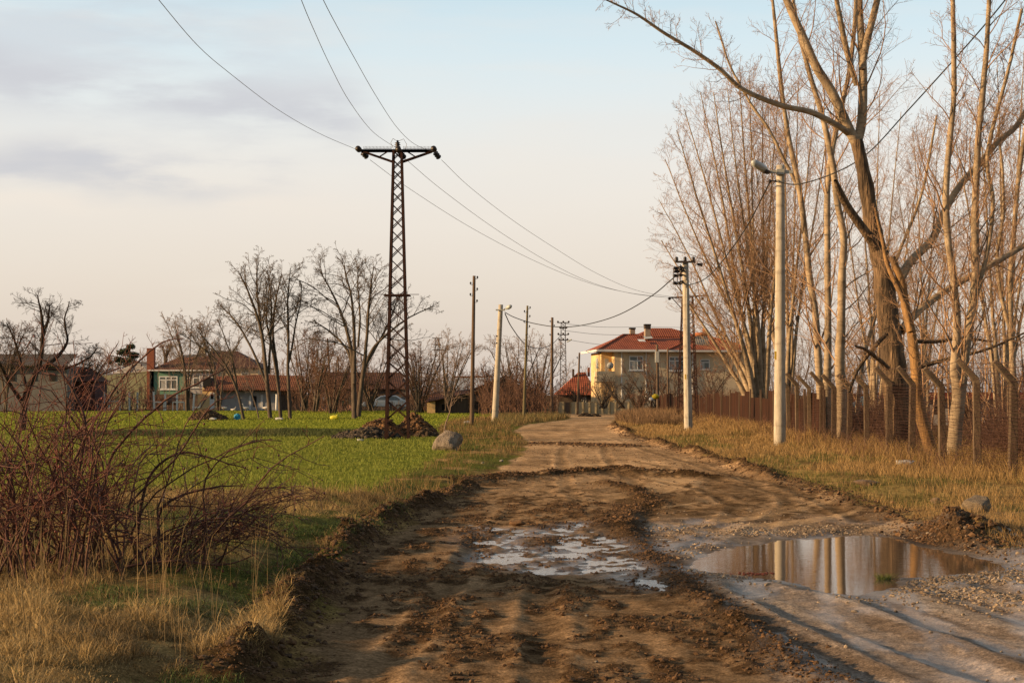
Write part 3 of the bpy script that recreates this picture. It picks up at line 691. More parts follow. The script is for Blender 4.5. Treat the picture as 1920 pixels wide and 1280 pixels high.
heap('rubble_heap', [(P(690, 815, 59.6)[0], 59.6, .8, .46), (P(655, 818, 60)[0], 60.2, .6, .25), (P(722, 818, 59.4)[0], 59.4, .5, .30)], 'dark heap of rubble and cuttings left of the pylon foot', (.07, .055, .04), (.03, .028, .02), 2, lc=((.085, .065, .045), (.03, .025, .02)))
heap('soil_heap', [(P(802, 805, 61.5)[0], 61.5, .4, .3)], 'small dark soil heap just right of the pylon foot', (.07, .045, .025), (.035, .025, .015), 3, lump=250)
heap('soil_heap', [(P(390, 790, 106)[0], 106, 1.0, .75), (P(408, 791, 106)[0], 106, .5, .42)], 'brown soil heap in the far field in front of the white shed', (.10, .062, .033), (.045, .03, .018), 4)
x, y = gp(1130, 783); heap('soil_heap', [(P(1100, 780, 125)[0], 126, .5, .35), (P(1118, 781, 125)[0], 126, .4, .3)], 'small dark earth piles before the concrete panel wall', (.05, .035, .02), (.03, .02, .012), 5, lump=120)

# ------------------------------------------------------------------ bare trees
M_poplar = mat('poplar_bark', (.43, .335, .22), (.20, .145, .09), 2.6, .9, .7, stretch=(1, 1, 1.3), c3=(.42, .34, .22), bscale=16, dist=.015, detail=10)
def add_marks(m, col=(.06, .045, .03), sc=(5, 5, 26), thr=.63, amt=.8):
    N, L = m.node_tree.nodes, m.node_tree.links; B = N['Principled BSDF']; src = B.inputs['Base Color'].links[0].from_socket
    tc = N.new('ShaderNodeTexCoord'); mp = N.new('ShaderNodeMapping'); mp.inputs['Scale'].default_value = sc; L.new(tc.outputs['Object'], mp.inputs[0])
    n = N.new('ShaderNodeTexNoise'); n.inputs['Scale'].default_value = 1; n.inputs['Detail'].default_value = 4; L.new(mp.outputs[0], n.inputs['Vector'])
    r = N.new('ShaderNodeMapRange'); r.inputs['From Min'].default_value = thr - .04; r.inputs['From Max'].default_value = thr + .05; r.inputs['To Max'].default_value = amt; L.new(n.outputs['Fac'], r.inputs['Value'])
    x = N.new('ShaderNodeMix'); x.data_type = 'RGBA'; L.new(r.outputs[0], x.inputs[0]); L.new(src, x.inputs[6]); x.inputs[7].default_value = (*col, 1); L.new(x.outputs[2], B.inputs['Base Color'])
    return m
add_marks(M_poplar, (.12, .085, .052), (4, 4, 16), .60, .55)
add_marks(M_poplar, (.09, .065, .04), (1.8, 1.8, 1.0), .57, .5)
M_oldbark = mat('furrowed_bark', (.25, .165, .095), (.045, .030, .019), 9, .95, 1.0, stretch=(1.6, 1.6, .22), bscale=13, dist=.09)
add_marks(M_oldbark, (.035, .026, .018), (3, 3, .8), .55, .7)
M_twig = mat('warm_twig', (.36, .225, .13), (.2, .12, .07), 2, .8, 0)
M_twig_dark = mat('grey_twig', (.13, .10, .078), (.07, .052, .04), 2, .85, 0)
M_bark_dark = mat('dark_bark', (.12, .092, .068), (.045, .034, .025), 5, .92, .6, stretch=(1, 1, .4))
M_red_twig = mat('red_brown_twig', (.15, .078, .05), (.075, .04, .028), 2, .85, 0)
M_pale_twig = mat('pale_twig', (.24, .17, .125), (.14, .095, .07), 2, .85, 0)
M_yellow_bark = mat('broken_wood', (.34, .19, .07), (.12, .075, .04), 6, .9, .9, stretch=(1, 1, .3))

def poplar_crown(T, stems, n1=16, n2=7, n3=5, ln1=(.22, .42), t0=.25, up=.55, rmin=.0042, ang=(32, 62), lenmax=None):
    for p, r in stems:
        a, ar = spawn(p, r, int(n1 * 1.3), t0, .98, ang, ln1, 9, up * .45, .13, .36, .22, rmin=rmin * 1.3, curve_up=.055)
        T.fine.append((a, ar))
        b, br = spawn(a, ar, n2 + 1, .12, .98, (30, 60), (.3, .65), 7, up * .3, .17, .5, .35, rmin=rmin, curve_up=.05); T.fine.append((b, br))
        if n3:
            c, cr = spawn(b, br, n3, .15, .98, (30, 65), (.35, .7), 5, up * .15, .2, .6, .45, rmin=rmin, curve_up=.03); T.fine.append((c, cr))
def locust_crown(T, stems, n1=12, n2=7, n3=5, ln1=(.3, .5), t0=.3, rmin=.008, up=.2, ang=(35, 65), n4=0):
    for p, r in stems:
        a, ar = spawn(p, r, n1, t0, .98, ang, ln1, 8, up, .16, .5, .3, rmin=rmin * 1.4); T.fine.append((a, ar))
        b, br = spawn(a, ar, n2, .15, .98, (35, 70), (.3, .5), 6, up * .5, .2, .55, .4, rmin=rmin); T.fine.append((b, br))
        c, cr = spawn(b, br, n3, .15, .98, (35, 70), (.35, .6), 4, up * .3, .22, .6, .5, rmin=rmin); T.fine.append((c, cr))
        if n4:
            e, er = spawn(c, cr, n4, .2, .98, (35, 70), (.4, .7), 3, .05, .22, .6, .5, rmin=rmin); T.fine.append((e, er))

# the big old tree (45 m)
T = Tree(); Y = 46
tr = T.stem([(1692, 885, 34), (1686, 800, 27), (1678, 716, 24), (1668, 620, 22), (1654, 506, 18), (1636, 422, 16), (1620, 328, 13), (1606, 263, 12)], Y, 40)
tr[1][0, 0] *= 1.5; tr[1][0, 1] *= 1.2; tr[1][0, 2:] *= 1 + .05 * RNG.normal(size=38)
lf = T.stem([(1608, 275, 10), (1588, 234, 9.5), (1560, 173, 9), (1531, 127, 8.5), (1508, 75, 8), (1475, 0, 7), (1450, -80, 5), (1430, -190, 3)], Y, 28)
rf = T.stem([(1607, 270, 9), (1616, 225, 9), (1618, 141, 8), (1614, 60, 7), (1611, 0, 6.5), (1615, -120, 4), (1625, -240, 2)], Y, 28, .8)
r2 = T.stem([(1616, 130, 6), (1625, 80, 7), (1640, 20, 6.5), (1660, -60, 5), (1690, -170, 3)], Y, 20, .5)
r3 = T.stem([(1606, 160, 5), (1590, 105, 5.5), (1576, 40, 5), (1565, -30, 4), (1560, -150, 2)], Y, 20, -1)
lb = T.stem([(1590, 250, 6), (1574, 238, 6), (1522, 211, 5.5), (1461, 197, 5), (1391, 167, 4.6), (1350, 130, 4.2), (1300, 95, 3.6), (1245, 62, 3.2), (1195, 28, 2.5), (1156, 9, 1.8), (1118, -8, 1)], Y, 40, -3)
ba = T.stem([(1680, 540, 10), (1705, 493, 8), (1747, 450, 7.5), (1768, 403, 7), (1798, 350, 6.5), (1834, 310, 6), (1872, 265, 5.5), (1909, 232, 5), (1950, 150, 4), (1980, 60, 3)], Y, 32, 2)
bb = T.stem([(1690, 620, 9), (1720, 585, 7), (1775, 544, 6.5), (1841, 506, 6), (1920, 460, 5), (2000, 400, 4)], Y, 24, 3)
s1 = T.stem([(1650, 480, 10), (1630, 445, 9), (1597, 399, 8), (1578, 365, 7), (1568, 338, 4)], Y, 16, -1.2, .004)
for st, n in ((lf, 13), (rf, 13), (r2, 10), (r3, 8)): poplar_crown(T, [st], n, 6, 5, (.2, .45), .05)
poplar_crown(T, [lb], 30, 5, 4, (.08, .2), .2, .35, ang=(35, 80))
poplar_crown(T, [ba], 24, 7, 5, (.14, .34), .1, .6); poplar_crown(T, [bb], 22, 7, 5, (.2, .42), .1, .6)
a, ar = spawn(*tr, 26, .35, .95, (40, 75), (.06, .14), 5, .2, .2, .2, .4, rmin=.006); T.fine.append((a, ar)); b, br = spawn(a, ar, 5, .2, .95, (30, 60), (.4, .6), 4, .1, .2); T.fine.append((b, br))
big = T.finish('old_poplar', P(1692, 885, Y), 'huge leaning tree with furrowed trunk and one long branch reaching left over the road', 'tree', M_oldbark, M_twig, sides=(14, 5, 3))
# upper limbs are paler than the trunk: smooth white-grey bark above the fork
for ch in [c for c in bpy.data.objects if c.parent == big and c.name.startswith('trunk')]:
    me = ch.data; me.materials.append(M_poplar)
    nf = [(40 - 1) * 14]; tot = len(me.polygons); mi = np.zeros(tot, np.int32); mi[nf[0]:tot - 15 * 14] = 1
    me.polygons.foreach_set('material_index', mi)

def poplar(stems, Y, label, n1=22, n2=6, n3=4, base=None, ln=(.10, .27), t0=.14, name='poplar_tree', group=None, bark=None, rmin=.0045, up=.6, depth=0, twig=None):
    T = Tree(); S = []
    for s in stems:
        pr_ = T.stem(s, Y, 36, depth * RNG.uniform(-1, 1), .010); S.append(pr_)
        pr_[1][0] *= 1 + .035 * RNG.normal(size=36)
        if s[0][1] > 825: pr_[1][0, 0] *= 1.55; pr_[1][0, 1] *= 1.15
    poplar_crown(T, S, n1, n2, n3, ln, t0, up, rmin)
    b = base or stems[0][0][:2]
    return T.finish(name, P(b[0], b[1], Y), label, 'tree', bark or M_poplar, twig or M_twig, group)

poplar([[(1783, 892, 15), (1792, 800, 13), (1797, 735, 12), (1790, 690, 9), (1796, 616, 7.5), (1791, 539, 7), (1778, 446, 6.5), (1775, 352, 6.2), (1782, 258, 5.6), (1787, 188, 5.2), (1786, 94, 4.8), (1784, 0, 4.2), (1784, -150, 3)],
        [(1798, 760, 10), (1806, 700, 9), (1815, 622, 8.4), (1826, 560, 7.8), (1829, 492, 7.2), (1828, 399, 6.8), (1833, 281, 6.2), (1842, 188, 5.6), (1850, 94, 5), (1856, 0, 4.2), (1860, -150, 3)],
        [(1822, 590, 4), (1850, 480, 4), (1862, 380, 4), (1850, 290, 4), (1885, 150, 3.4), (1915, 20, 2.8)]], 39,
       'twin-stemmed pale poplar behind the leaning posts, second tree from the right', 26, 6, 5)
poplar([[(1580, 845, 11), (1579, 760, 10.5), (1574, 685, 9.5), (1577, 600, 8), (1579, 516, 7.5), (1583, 446, 7), (1570, 375, 6.4), (1562, 305, 6), (1550, 245, 5.5), (1536, 190, 5), (1517, 127, 4.4), (1495, 40, 3.6), (1480, -60, 2.5)]], 52,
       'pale poplar left of the huge leaning tree, with a dark knot low on its trunk')
poplar([[(1550, 835, 9), (1550, 740, 8), (1552, 600, 6.5), (1552, 469, 6), (1553, 340, 5.6), (1569, 235, 5), (1588, 150, 4.6), (1600, 60, 4), (1606, -60, 3)]], 56, 'slender straight poplar close left of the dark-knotted poplar')
poplar([[(1543, 832, 8), (1536, 720, 7), (1529, 600, 6.6), (1517, 516, 6), (1508, 422, 5.6), (1497, 345, 5), (1480, 267, 4.6), (1465, 170, 4.2), (1456, 80, 3.6), (1445, -30, 2.6)],
        [(1500, 360, 3.6), (1470, 300, 3.4), (1440, 240, 3), (1405, 188, 2.6), (1370, 120, 2), (1345, 40, 1.5)]], 57.5, 'slender poplar curving left just right of the near lamp post')
# leaning broken tree in front
T = Tree(); Y = 40.5
a1 = T.stem([(1752, 872, 13), (1738, 820, 12), (1722, 760, 11), (1716, 685, 10), (1708, 622, 9), (1697, 575, 8), (1690, 530, 8), (1672, 482, 6)], Y, 26, .5, .003)
a2 = T.stem([(1708, 622, 6), (1692, 560, 5), (1665, 500, 4), (1655, 455, 3), (1640, 390, 2)], Y, 16, 1)
poplar_crown(T, [a1, a2], 14, 5, 4, (.14, .3), .3, .4)
T.finish('broken_tree', P(1752, 872, Y), 'leaning tree with a snapped yellow-brown top in front of the huge trunk', 'tree', M_yellow_bark, M_twig)
# low tangle of cut limbs round the big trunk
T = Tree()
c1 = T.stem([(1662, 625, 4.5), (1640, 650, 4), (1610, 690, 3.4), (1590, 735, 3)], 44, 14, -.5, .012); c2 = T.stem([(1665, 690, 5), (1645, 672, 4), (1622, 655, 3.2), (1606, 650, 2)], 44, 12, -1, .01)
c3 = T.stem([(1716, 690, 5), (1780, 672, 3.4), (1850, 655, 2.6), (1925, 622, 1.8)], 43, 14, .5)
c4 = T.stem([(1720, 640, 4), (1760, 640, 3.5), (1800, 634, 3), (1860, 640, 2)], 43, 12, .5)
poplar_crown(T, [c1, c2, c3, c4], 12, 5, 4, (.3, .6), .1, .3, ang=(30, 80))
T.finish('fallen_branches', P(1700, 720, 44), 'tangle of low crossing branches caught around the huge tree trunk', 'branches', M_oldbark, M_twig)
# fan-shaped clump behind the rusty fence
def fan(bx, by, tops, Y, label, n1, n2, n3, r0=5, group=None, spread=1.0, rmin=.0065, twig=None, bark=None, ln=(.14, .32)):
    n1 = int(n1 * 1.35)
    T = Tree(); S = []
    for (tx, ty) in tops:
        x0 = bx + RNG.uniform(-10, 10); mx = x0 + (tx - x0) * .30 * RNG.uniform(.7, 1.3); my = by + (ty - by) * .38
        r = r0 * RNG.uniform(.7, 1.15)
        S.append(T.stem([(x0, by, r * 1.3), (x0 + (mx - x0) * .35, by + (my - by) * .5, r), (mx, my, r * .62), (x0 + (tx - x0) * .68, by + (ty - by) * .72, r * .34), (tx, ty, r * .15)], Y, 22, RNG.uniform(-3.5, 3.5), .02))
    poplar_crown(T, S, n1, n2, n3 + 1, ln, .38, .55, rmin * .9, (25, 60))
    return T.finish('multi_stem_poplar', P(bx, by, Y), label, 'tree', bark or M_poplar, twig or M_twig, group, sides=(7, 4, 3))
fan(1424, 792, [(1236, 372), (1248, 300), (1268, 245), (1288, 205), (1312, 172), (1338, 168), (1362, 160), (1385, 150), (1406, 140), (1432, 160), (1455, 170), (1242, 450), (1262, 520), (1480, 220)], 76,
    'broad fan-shaped clump of bare poplar stems left of the near lamp post', 16, 6, 4, 5.2)
fan(1475, 800, [(1380, 330), (1410, 250), (1440, 210), (1470, 160), (1500, 150), (1530, 170), (1560, 190)], 84, 'bare multi-stem poplar clump directly behind the near lamp post', 15, 6, 4, 4.6)
fan(1640, 810, [(1560, 260), (1600, 200), (1650, 170), (1690, 210), (1740, 230)], 88, 'bare multi-stem poplar far behind the huge leaning trunk', 14, 6, 4, 4.2)
fan(1880, 810, [(1790, 260), (1830, 190), (1870, 110), (1920, 90), (1960, 150), (1990, 250)], 64, 'bare multi-stem poplar behind the fence at the right edge', 14, 6, 4, 4.8)
fan(1735, 805, [(1680, 330), (1710, 240), (1760, 260), (1800, 340)], 80, 'small bare multi-stem poplar between the huge trunk and the twin-stemmed poplar', 14, 5, 4, 3.6)
poplar([[(1895, 850, 7), (1900, 700, 6), (1895, 560, 5.4), (1905, 400, 4.8), (1925, 240, 4), (1960, 60, 3)], [(1898, 640, 4), (1870, 500, 3.6), (1880, 380, 3), (1870, 240, 2.2)]], 50, 'slim bare poplar nearest the right edge of the photo', 18, 6, 4)
poplar([[(1605, 850, 5), (1612, 720, 4), (1640, 600, 3.6), (1690, 470, 3), (1730, 360, 2.6), (1755, 220, 2)]], 58, 'thin bare tree leaning right behind the huge trunk', 16, 5, 4)

# young whippy growth crossing between the trunks
def whips(Y, px0, px1, n, label, py0=860, top=(520, 700), lean=.5, m=None, rmin=.0045):
    T = Tree(); X = RNG.uniform(px0, px1, n)
    for x in X:
        yy = Y + RNG.uniform(-3, 3); t = RNG.uniform(*top); dx = RNG.normal() * 60 * lean
        T.stem([(x, py0, 2.2), (x + dx * .3, py0 + (t - py0) * .4, 1.8), (x + dx * .8, py0 + (t - py0) * .75, 1.2), (x + dx * 1.5, t, .5)], yy, 14, 0, .01)
    S = T.main; T.main = []
    P_ = np.concatenate([p for p, r in S]); R_ = np.concatenate([r for p, r in S]); T.fine.append((P_, R_))
    a, ar = spawn(P_, R_, 9, .15, .98, (25, 65), (.2, .45), 7, .25, .16, .6, .4, rmin=rmin); T.fine.append((a, ar))
    b, br = spawn(a, ar, 5, .15, .98, (25, 65), (.3, .6), 5, .2, .18, .7, .4, rmin=rmin); T.fine.append((b, br))
    V = []; Q = []; o = 0
    for p, r in T.fine: v, q = sweep(p, r, 3); V.append(v); Q.append(q + o); o += len(v)
    prop(link_mesh('sapling_thicket', np_mesh('sapling_thicket', np.concatenate(V), np.concatenate(Q), smooth=True), m or M_twig), label, 'thicket', kind='stuff')
whips(46, 1720, 1960, 12, 'thin bare saplings crossing behind the right-hand fence posts', 860, (460, 720), 1.0)
whips(74, 1640, 1960, 16, 'thin bare saplings behind the huge leaning trunk', 820, (440, 690), .9)
def locust(stems, Y, label, n=(11, 7, 5, 0), ln1=(.25, .42), t0=.35, rmin=.011, wob=.02, name='bare_tree', group=None, bark=None, twig=None, depth=2.5, ang=(30, 60), up=.2):
    T = Tree(); S = [T.stem([(a_, b_, c_ * .72) for a_, b_, c_ in s], Y, 24, depth * RNG.uniform(-1, 1), wob) for s in stems]
    locust_crown(T, S, n[0], n[1], n[2], ln1, t0, rmin, up, ang, n[3])
    b = stems[0][0]
    return T.finish(name, P(b[0], b[1], Y), label, 'tree', bark or M_bark_dark, twig or M_twig_dark, group, sides=(7, 4, 3))
locust([[(507, 786, 6), (500, 700, 5), (490, 620, 4), (470, 560, 3), (448, 512, 1.4)], [(505, 760, 5), (496, 680, 4.4), (488, 600, 3.4), (482, 545, 2.4), (484, 492, 1)],
        [(500, 720, 4), (470, 650, 3), (440, 600, 2.2), (412, 572, 1)], [(504, 700, 3.4), (508, 620, 2.8), (506, 560, 2), (498, 505, 1)]], 113, 'tallest left-hand bare tree of the row beside the white shed', (13, 8, 6, 0))
locust([[(527, 786, 5), (521, 700, 4.2), (514, 620, 3.3), (520, 560, 2.4), (530, 515, 1)], [(524, 740, 3.6), (512, 660, 3), (500, 600, 2.4), (505, 540, 1)]], 114, 'slim bare tree in the middle of the close group beside the white shed', (12, 7, 6, 0))
locust([[(544, 786, 5), (541, 700, 4.2), (541, 620, 3.3), (540, 560, 2.4), (546, 502, 1)], [(541, 680, 3), (552, 620, 2.2), (562, 570, 1.6), (566, 530, .8)]], 113, 'upright bare tree at the right of the close group beside the white shed', (13, 8, 6, 0))
locust([[(665, 787, 8), (662, 700, 6.5), (655, 640, 5), (637, 585, 3.4), (614, 535, 2), (596, 505, 1)], [(664, 720, 6), (664, 640, 4.6), (660, 570, 3.2), (650, 520, 2), (640, 490, 1)],
        [(672, 780, 7), (680, 700, 5.4), (686, 630, 4), (692, 560, 3), (700, 500, 1)], [(676, 720, 5), (694, 665, 4), (725, 630, 3), (765, 600, 2), (815, 575, 1)],
        [(664, 700, 4), (650, 655, 3.4), (620, 625, 2.6), (585, 600, 1)], [(682, 690, 4), (704, 650, 3), (730, 600, 2.2), (745, 560, 1)], [(672, 650, 3), (676, 590, 2.4), (672, 530, 1.4), (676, 495, .8)]],
       112, 'broad many-stemmed bare tree just left of the lattice pylon', (13, 8, 6, 0), ln1=(.28, .5))
locust([[(458, 789, 4), (447, 740, 3.6), (432, 700, 3), (405, 660, 2.2), (375, 625, 1.2)], [(446, 735, 3), (440, 690, 2.4), (425, 640, 1.6), (410, 600, .9)], [(436, 710, 2), (400, 670, 1.8), (360, 640, 1.2), (335, 625, .7)]],
       108, 'bare tree leaning left at the end of the row before the white shed', (9, 6, 5, 0))
locust([[(486, 788, 2), (476, 750, 1.7), (465, 720, 1.2), (455, 690, .7)]], 111, 'thin bare sapling between the leaning tree and the close group', (8, 5, 3, 0))
for i, (x, y0, y1, lab) in enumerate([(590, 770, 640, 'dense brown bare shrub tree right of the tiled white shed'), (625, 775, 655, 'brown bare shrub before the dark farm building'), (570, 770, 630, 'bare shrub tree rising behind the close group of trunks'),
        (790, 775, 640, 'bare bushy tree right of the pylon'), (838, 770, 640, 'bare bushy tree left of the barn'), (785, 772, 662, 'bare shrub close behind the pylon on its right'),
        (965, 772, 640, 'bare shrub tree before the barn gable'), (1010, 772, 650, 'bare shrub tree behind the lattice-topped pole'), (930, 775, 690, 'low bare bush at the foot of the pale lamp post'),
        (695, 770, 650, 'bare tree directly behind the broad many-stemmed tree')]):
    st = []
    for k in range(7):
        dx = RNG.uniform(-1, 1) * (y0 - y1) * .42; st.append([(x + RNG.uniform(-6, 6), y0, 2.4), (x + dx * .35, y0 + (y1 - y0) * .4, 1.7), (x + dx * .8, y0 + (y1 - y0) * .8, 1.1), (x + dx, y1 + RNG.uniform(-8, 14), .5)])
    locust(st, 142 + 3 * i % 11, lab, (8, 7, 5, 0), rmin=.010, t0=.12, name='bare_shrub_tree', twig=M_pale_twig if i in (3, 4, 6, 7) else M_red_twig, ln1=(.3, .55))
M_far_left = mat('blackish_bark', (.055, .04, .032), (.028, .02, .017), 4, .95, .4, spec=.1)
# dark garden tree at the far left, nearer
locust([[(42, 806, 10), (50, 740, 9), (72, 690, 7), (80, 640, 5), (78, 590, 3.5), (70, 552, 1.4)], [(70, 695, 6), (105, 670, 5), (125, 640, 3.4), (120, 600, 2.4), (130, 565, 1)],
        [(46, 760, 6), (20, 720, 5), (0, 680, 4), (-25, 640, 3)], [(80, 690, 4), (120, 690, 3.4), (165, 672, 2.6), (185, 650, 1)], [(76, 640, 4), (92, 600, 3), (95, 570, 1.4)], [(52, 738, 5), (40, 690, 4), (28, 640, 3), (10, 600, 1)]],
       72, 'dark gnarled bare tree at the far left behind the thorny bush', (16, 8, 6, 0), rmin=.006, ang=(35, 75), wob=.015, bark=M_far_left, twig=M_far_left, ln1=(.25, .45))
for x, y0, y1, Y, lab in [(352, 772, 598, 165, 'bare tree rising before the large red roofed house'), (10, 775, 610, 150, 'bare tree at the left edge behind the long pale building'), (168, 765, 665, 170, 'small bare tree beside the dark red shed'),
        (310, 690, 640, 230, 'bare treetop showing behind the brick chimney'), (410, 770, 610, 165, 'bare tree with drooping twigs left of the leaning tree')]:
    st = []
    for k in range(6):
        dx = RNG.uniform(-1, 1) * (y0 - y1) * .4; st.append([(x + RNG.uniform(-3, 3), y0, 2.6), (x + dx * .2, y0 + (y1 - y0) * .45, 2), (x + dx * .7, y0 + (y1 - y0) * .8, 1.2), (x + dx, y1 + RNG.uniform(-6, 14), .5)])
    locust(st, Y, lab, (9, 7, 5, 0), rmin=.012, t0=.25, twig=M_red_twig if x < 300 else M_pale_twig)
# espaliered saplings on the olive wall
for x, lab in [(222, 'small bare tree left on the olive wall'), (232, 'small bare tree at the middle of the olive wall'), (272, 'small bare tree at the right end of the olive wall'), (195, 'small bare tree near the dark red shed end of the olive wall')]:
    locust([[(x, 757, 1.3), (x, 735, 1.1), (x + RNG.uniform(-4, 4), 715, .8), (x + RNG.uniform(-10, 10), 698, .4)], [(x, 740, .9), (x - 8, 720, .7), (x - 14, 704, .4)], [(x, 738, .9), (x + 8, 722, .7), (x + 12, 706, .4)]], 186, lab, (5, 3, 0 or 2, 0), rmin=.014, t0=.2, name='small_bare_tree')
# garden shrubs before the yellow house
for x, y0, y1, Y, lab, tw in [(1165, 765, 700, 138, 'tangled bare shrub before the lit wall of the yellow house', M_twig_dark), (1130, 765, 712, 139, 'bare shrub below the balcony of the yellow house', M_twig_dark), (1225, 770, 680, 136, 'rounded purple brown bush before the yellow house front', M_red_twig),
        (1260, 770, 672, 134, 'bushy shrub right of the wooden post before the yellow house', M_red_twig), (1195, 770, 712, 137, 'grey bare bush behind the panel wall end', M_twig_dark), (1310, 790, 690, 120, 'shrub behind the rusty fence right of the concrete pole', M_red_twig),
        (1350, 790, 690, 112, 'large brown shrub behind the rusty fence', M_red_twig), (1200, 775, 735, 131, 'low bare bush at the end of the panel wall', M_red_twig), (1085, 765, 722, 150, 'bare shrub beside the small red roofed house', M_red_twig)]:
    st = []
    for k in range(9):
        dx = RNG.uniform(-1, 1) * (y0 - y1) * .7; st.append([(x + RNG.uniform(-9, 9), y0, 1.7), (x + dx * .4, y0 + (y1 - y0) * .4, 1.3), (x + dx * .8, y0 + (y1 - y0) * .75, .9), (x + dx, y1 + RNG.uniform(-4, 18), .4)])
    locust(st, Y, lab, (6, 5, 4, 0), rmin=.010, t0=.08, name='bare_shrub', twig=tw)
# far tree line as one mass
def thicket(name, x0, x1, Y, n, hlo, hhi, label, m, rmin, kids=(6, 4), sp=.5, group=None):
    X = RNG.uniform(P(x0, 740, Y)[0], P(x1, 740, Y)[0], n); YY = Y + RNG.uniform(-6, 6, n) * (Y / 100); Z = height(X, YY, False)
    H_ = RNG.uniform(hlo, hhi, n); lean = RNG.normal(size=(n, 2)) * sp
    k = np.linspace(0, 1, 7)[None, :, None]
    pts = np.stack([X, YY, Z], 1)[:, None, :] + k * np.stack([lean[:, 0] * H_ * .4, lean[:, 1] * H_ * .4, H_], 1)[:, None, :] + np.cumsum(RNG.normal(size=(n, 7, 3)) * .03 * H_[:, None, None], 1)
    ra = (rmin * 2.2 * np.linspace(1, .35, 7))[None, :] * RNG.uniform(.7, 1.4, (n, 1))
    a, ar = spawn(pts, ra, kids[0], .1, .98, (20, 60), (.3, .55), 5, .3, .16, .6, .4, rmin=rmin); b, br = spawn(a, ar, kids[1], .1, .98, (25, 65), (.35, .6), 4, .15, .2, .6, .4, rmin=rmin)
    V = []; Q = []; o = 0
    for p, r in ((pts, ra), (a, ar), (b, br)):
        v, q = sweep(p, r, 3); V.append(v); Q.append(q + o); o += len(v)
    return prop(link_mesh(name, np_mesh(name, np.concatenate(V), np.concatenate(Q), smooth=True), m), label, 'undergrowth', group, 'stuff')
thicket('far_woodland', -150, 700, 260, 330, 4, 9.0, 'far bare woodland along the horizon on the left', M_pale_twig, .028)
thicket('far_woodland', 600, 1150, 280, 170, 3, 7.0, 'far bare woodland along the horizon in the middle', M_pale_twig, .028)
thicket('far_woodland', 1300, 2250, 190, 420, 4, 10, 'distant bare woodland behind the right-hand yard', M_pale_twig, .02)
thicket('brushwood', 775, 880, 160, 110, 1.5, 4.2, 'brown brushwood between the pylon and the barn', M_red_twig, .013)
thicket('brushwood', 560, 675, 160, 120, 1.5, 4.2, 'brown brushwood in front of the dark farm buildings', M_red_twig, .015)
thicket('brushwood', 0, 300, 178, 200, .8, 2.6, 'low brown brush along the far edge of the field on the left', M_red_twig, .015)
thicket('brushwood', 330, 480, 196, 90, 2.5, 6.5, 'bare brushwood between the green house and the large red roof', M_pale_twig, .014)
thicket('brushwood', 900, 1045, 140, 150, 1.0, 3.6, 'red brown brushwood around the foot of the barn', M_red_twig, .014)
thicket('brushwood', 560, 860, 172, 120, .4, 1.2, 'low weeds along the far edge of the field', M_twig_dark, .015, sp=.9)
# thickets behind the rusty and wire fence
def fence_x(Y): return 9.15 + (Y - 31) * .021
for (y0, y1, n, hl, hh, lab) in [(26, 36, 420, .8, 2.2, 'dense red brown brush behind the fence at the right edge'), (36, 50, 560, .5, 1.3, 'red brown brush behind the leaning fence posts'), (50, 75, 620, .5, 1.6, 'red brown brush behind the near lamp post'), (75, 125, 240, .8, 1.9, 'brown brush behind the far rusty fence')]:
    X = RNG.uniform(.9, 3.6, n); YY = RNG.uniform(y0, y1, n); X = X + fence_x(YY)
    if y0 > 26: px_ = CX + F * X / YY; k_ = (px_ < 1716) | (px_ > 1842) | (RNG.random(n) < .12); X, YY = X[k_], YY[k_]; n = len(X)
    if y0 == 26: k_ = CX + F * X / YY > 1862; X, YY = X[k_], YY[k_]; n = len(X)
    Z = height(X, YY, False); H_ = RNG.uniform(hl, hh, n); lean = RNG.normal(size=(n, 2)) * .5; k = np.linspace(0, 1, 6)[None, :, None]
    pts = np.stack([X, YY, Z], 1)[:, None, :] + k * np.stack([lean[:, 0] * H_ * .5, lean[:, 1] * H_ * .5, H_], 1)[:, None, :] + np.cumsum(RNG.normal(size=(n, 6, 3)) * .04 * H_[:, None, None], 1)
    ra = np.linspace(1, .4, 6)[None, :] * RNG.uniform(.005, .010, (n, 1)) * (1 + y0 / 80)
    a, ar = spawn(pts, ra, 7, .1, .98, (20, 60), (.3, .55), 5, .2, .2, .6, .4, rmin=.003 * (1 + y0 / 60)); b, br = spawn(a, ar, 4, .1, .98, (25, 65), (.35, .6), 4, .1, .2, .6, .4, rmin=.0025 * (1 + y0 / 60))
    V = []; Q = []; o = 0
    for p, r in ((pts, ra), (a, ar), (b, br)):
        v, q = sweep(p, r, 3); V.append(v); Q.append(q + o); o += len(v)
    prop(link_mesh('undergrowth', np_mesh('undergrowth', np.concatenate(V), np.concatenate(Q), smooth=True), M_red_twig), lab, 'undergrowth', kind='stuff')
# weeds in front of the fence
X = RNG.uniform(-1.5, -.1, 420); YY = RNG.uniform(30, 110, 420); X = X + fence_x(YY); Z = height(X, YY, False); H_ = RNG.uniform(.2, .75, 420)
pts = np.stack([X, YY, Z], 1)[:, None, :] + np.linspace(0, 1, 5)[None, :, None] * np.stack([RNG.normal(size=420) * H_ * .35, RNG.normal(size=420) * H_ * .3, H_], 1)[:, None, :]
ra = np.linspace(1, .4, 5)[None] * (.0035 * (YY / 35) ** .7)[:, None]; a, ar = spawn(pts, ra, 6, .2, .98, (20, 50), (.3, .5), 4, .3, .15, .7, .5, rmin=.0025)
V = []; Q = []; o = 0
for p, r in ((pts, ra), (a, ar)):
    v, q = sweep(p, r, 3); V.append(v); Q.append(q + o); o += len(v)
prop(link_mesh('dead_weeds', np_mesh('dead_weeds', np.concatenate(V), np.concatenate(Q)), M_red_twig), 'dead branching weeds at the foot of the right-hand fence', 'weeds', kind='stuff')

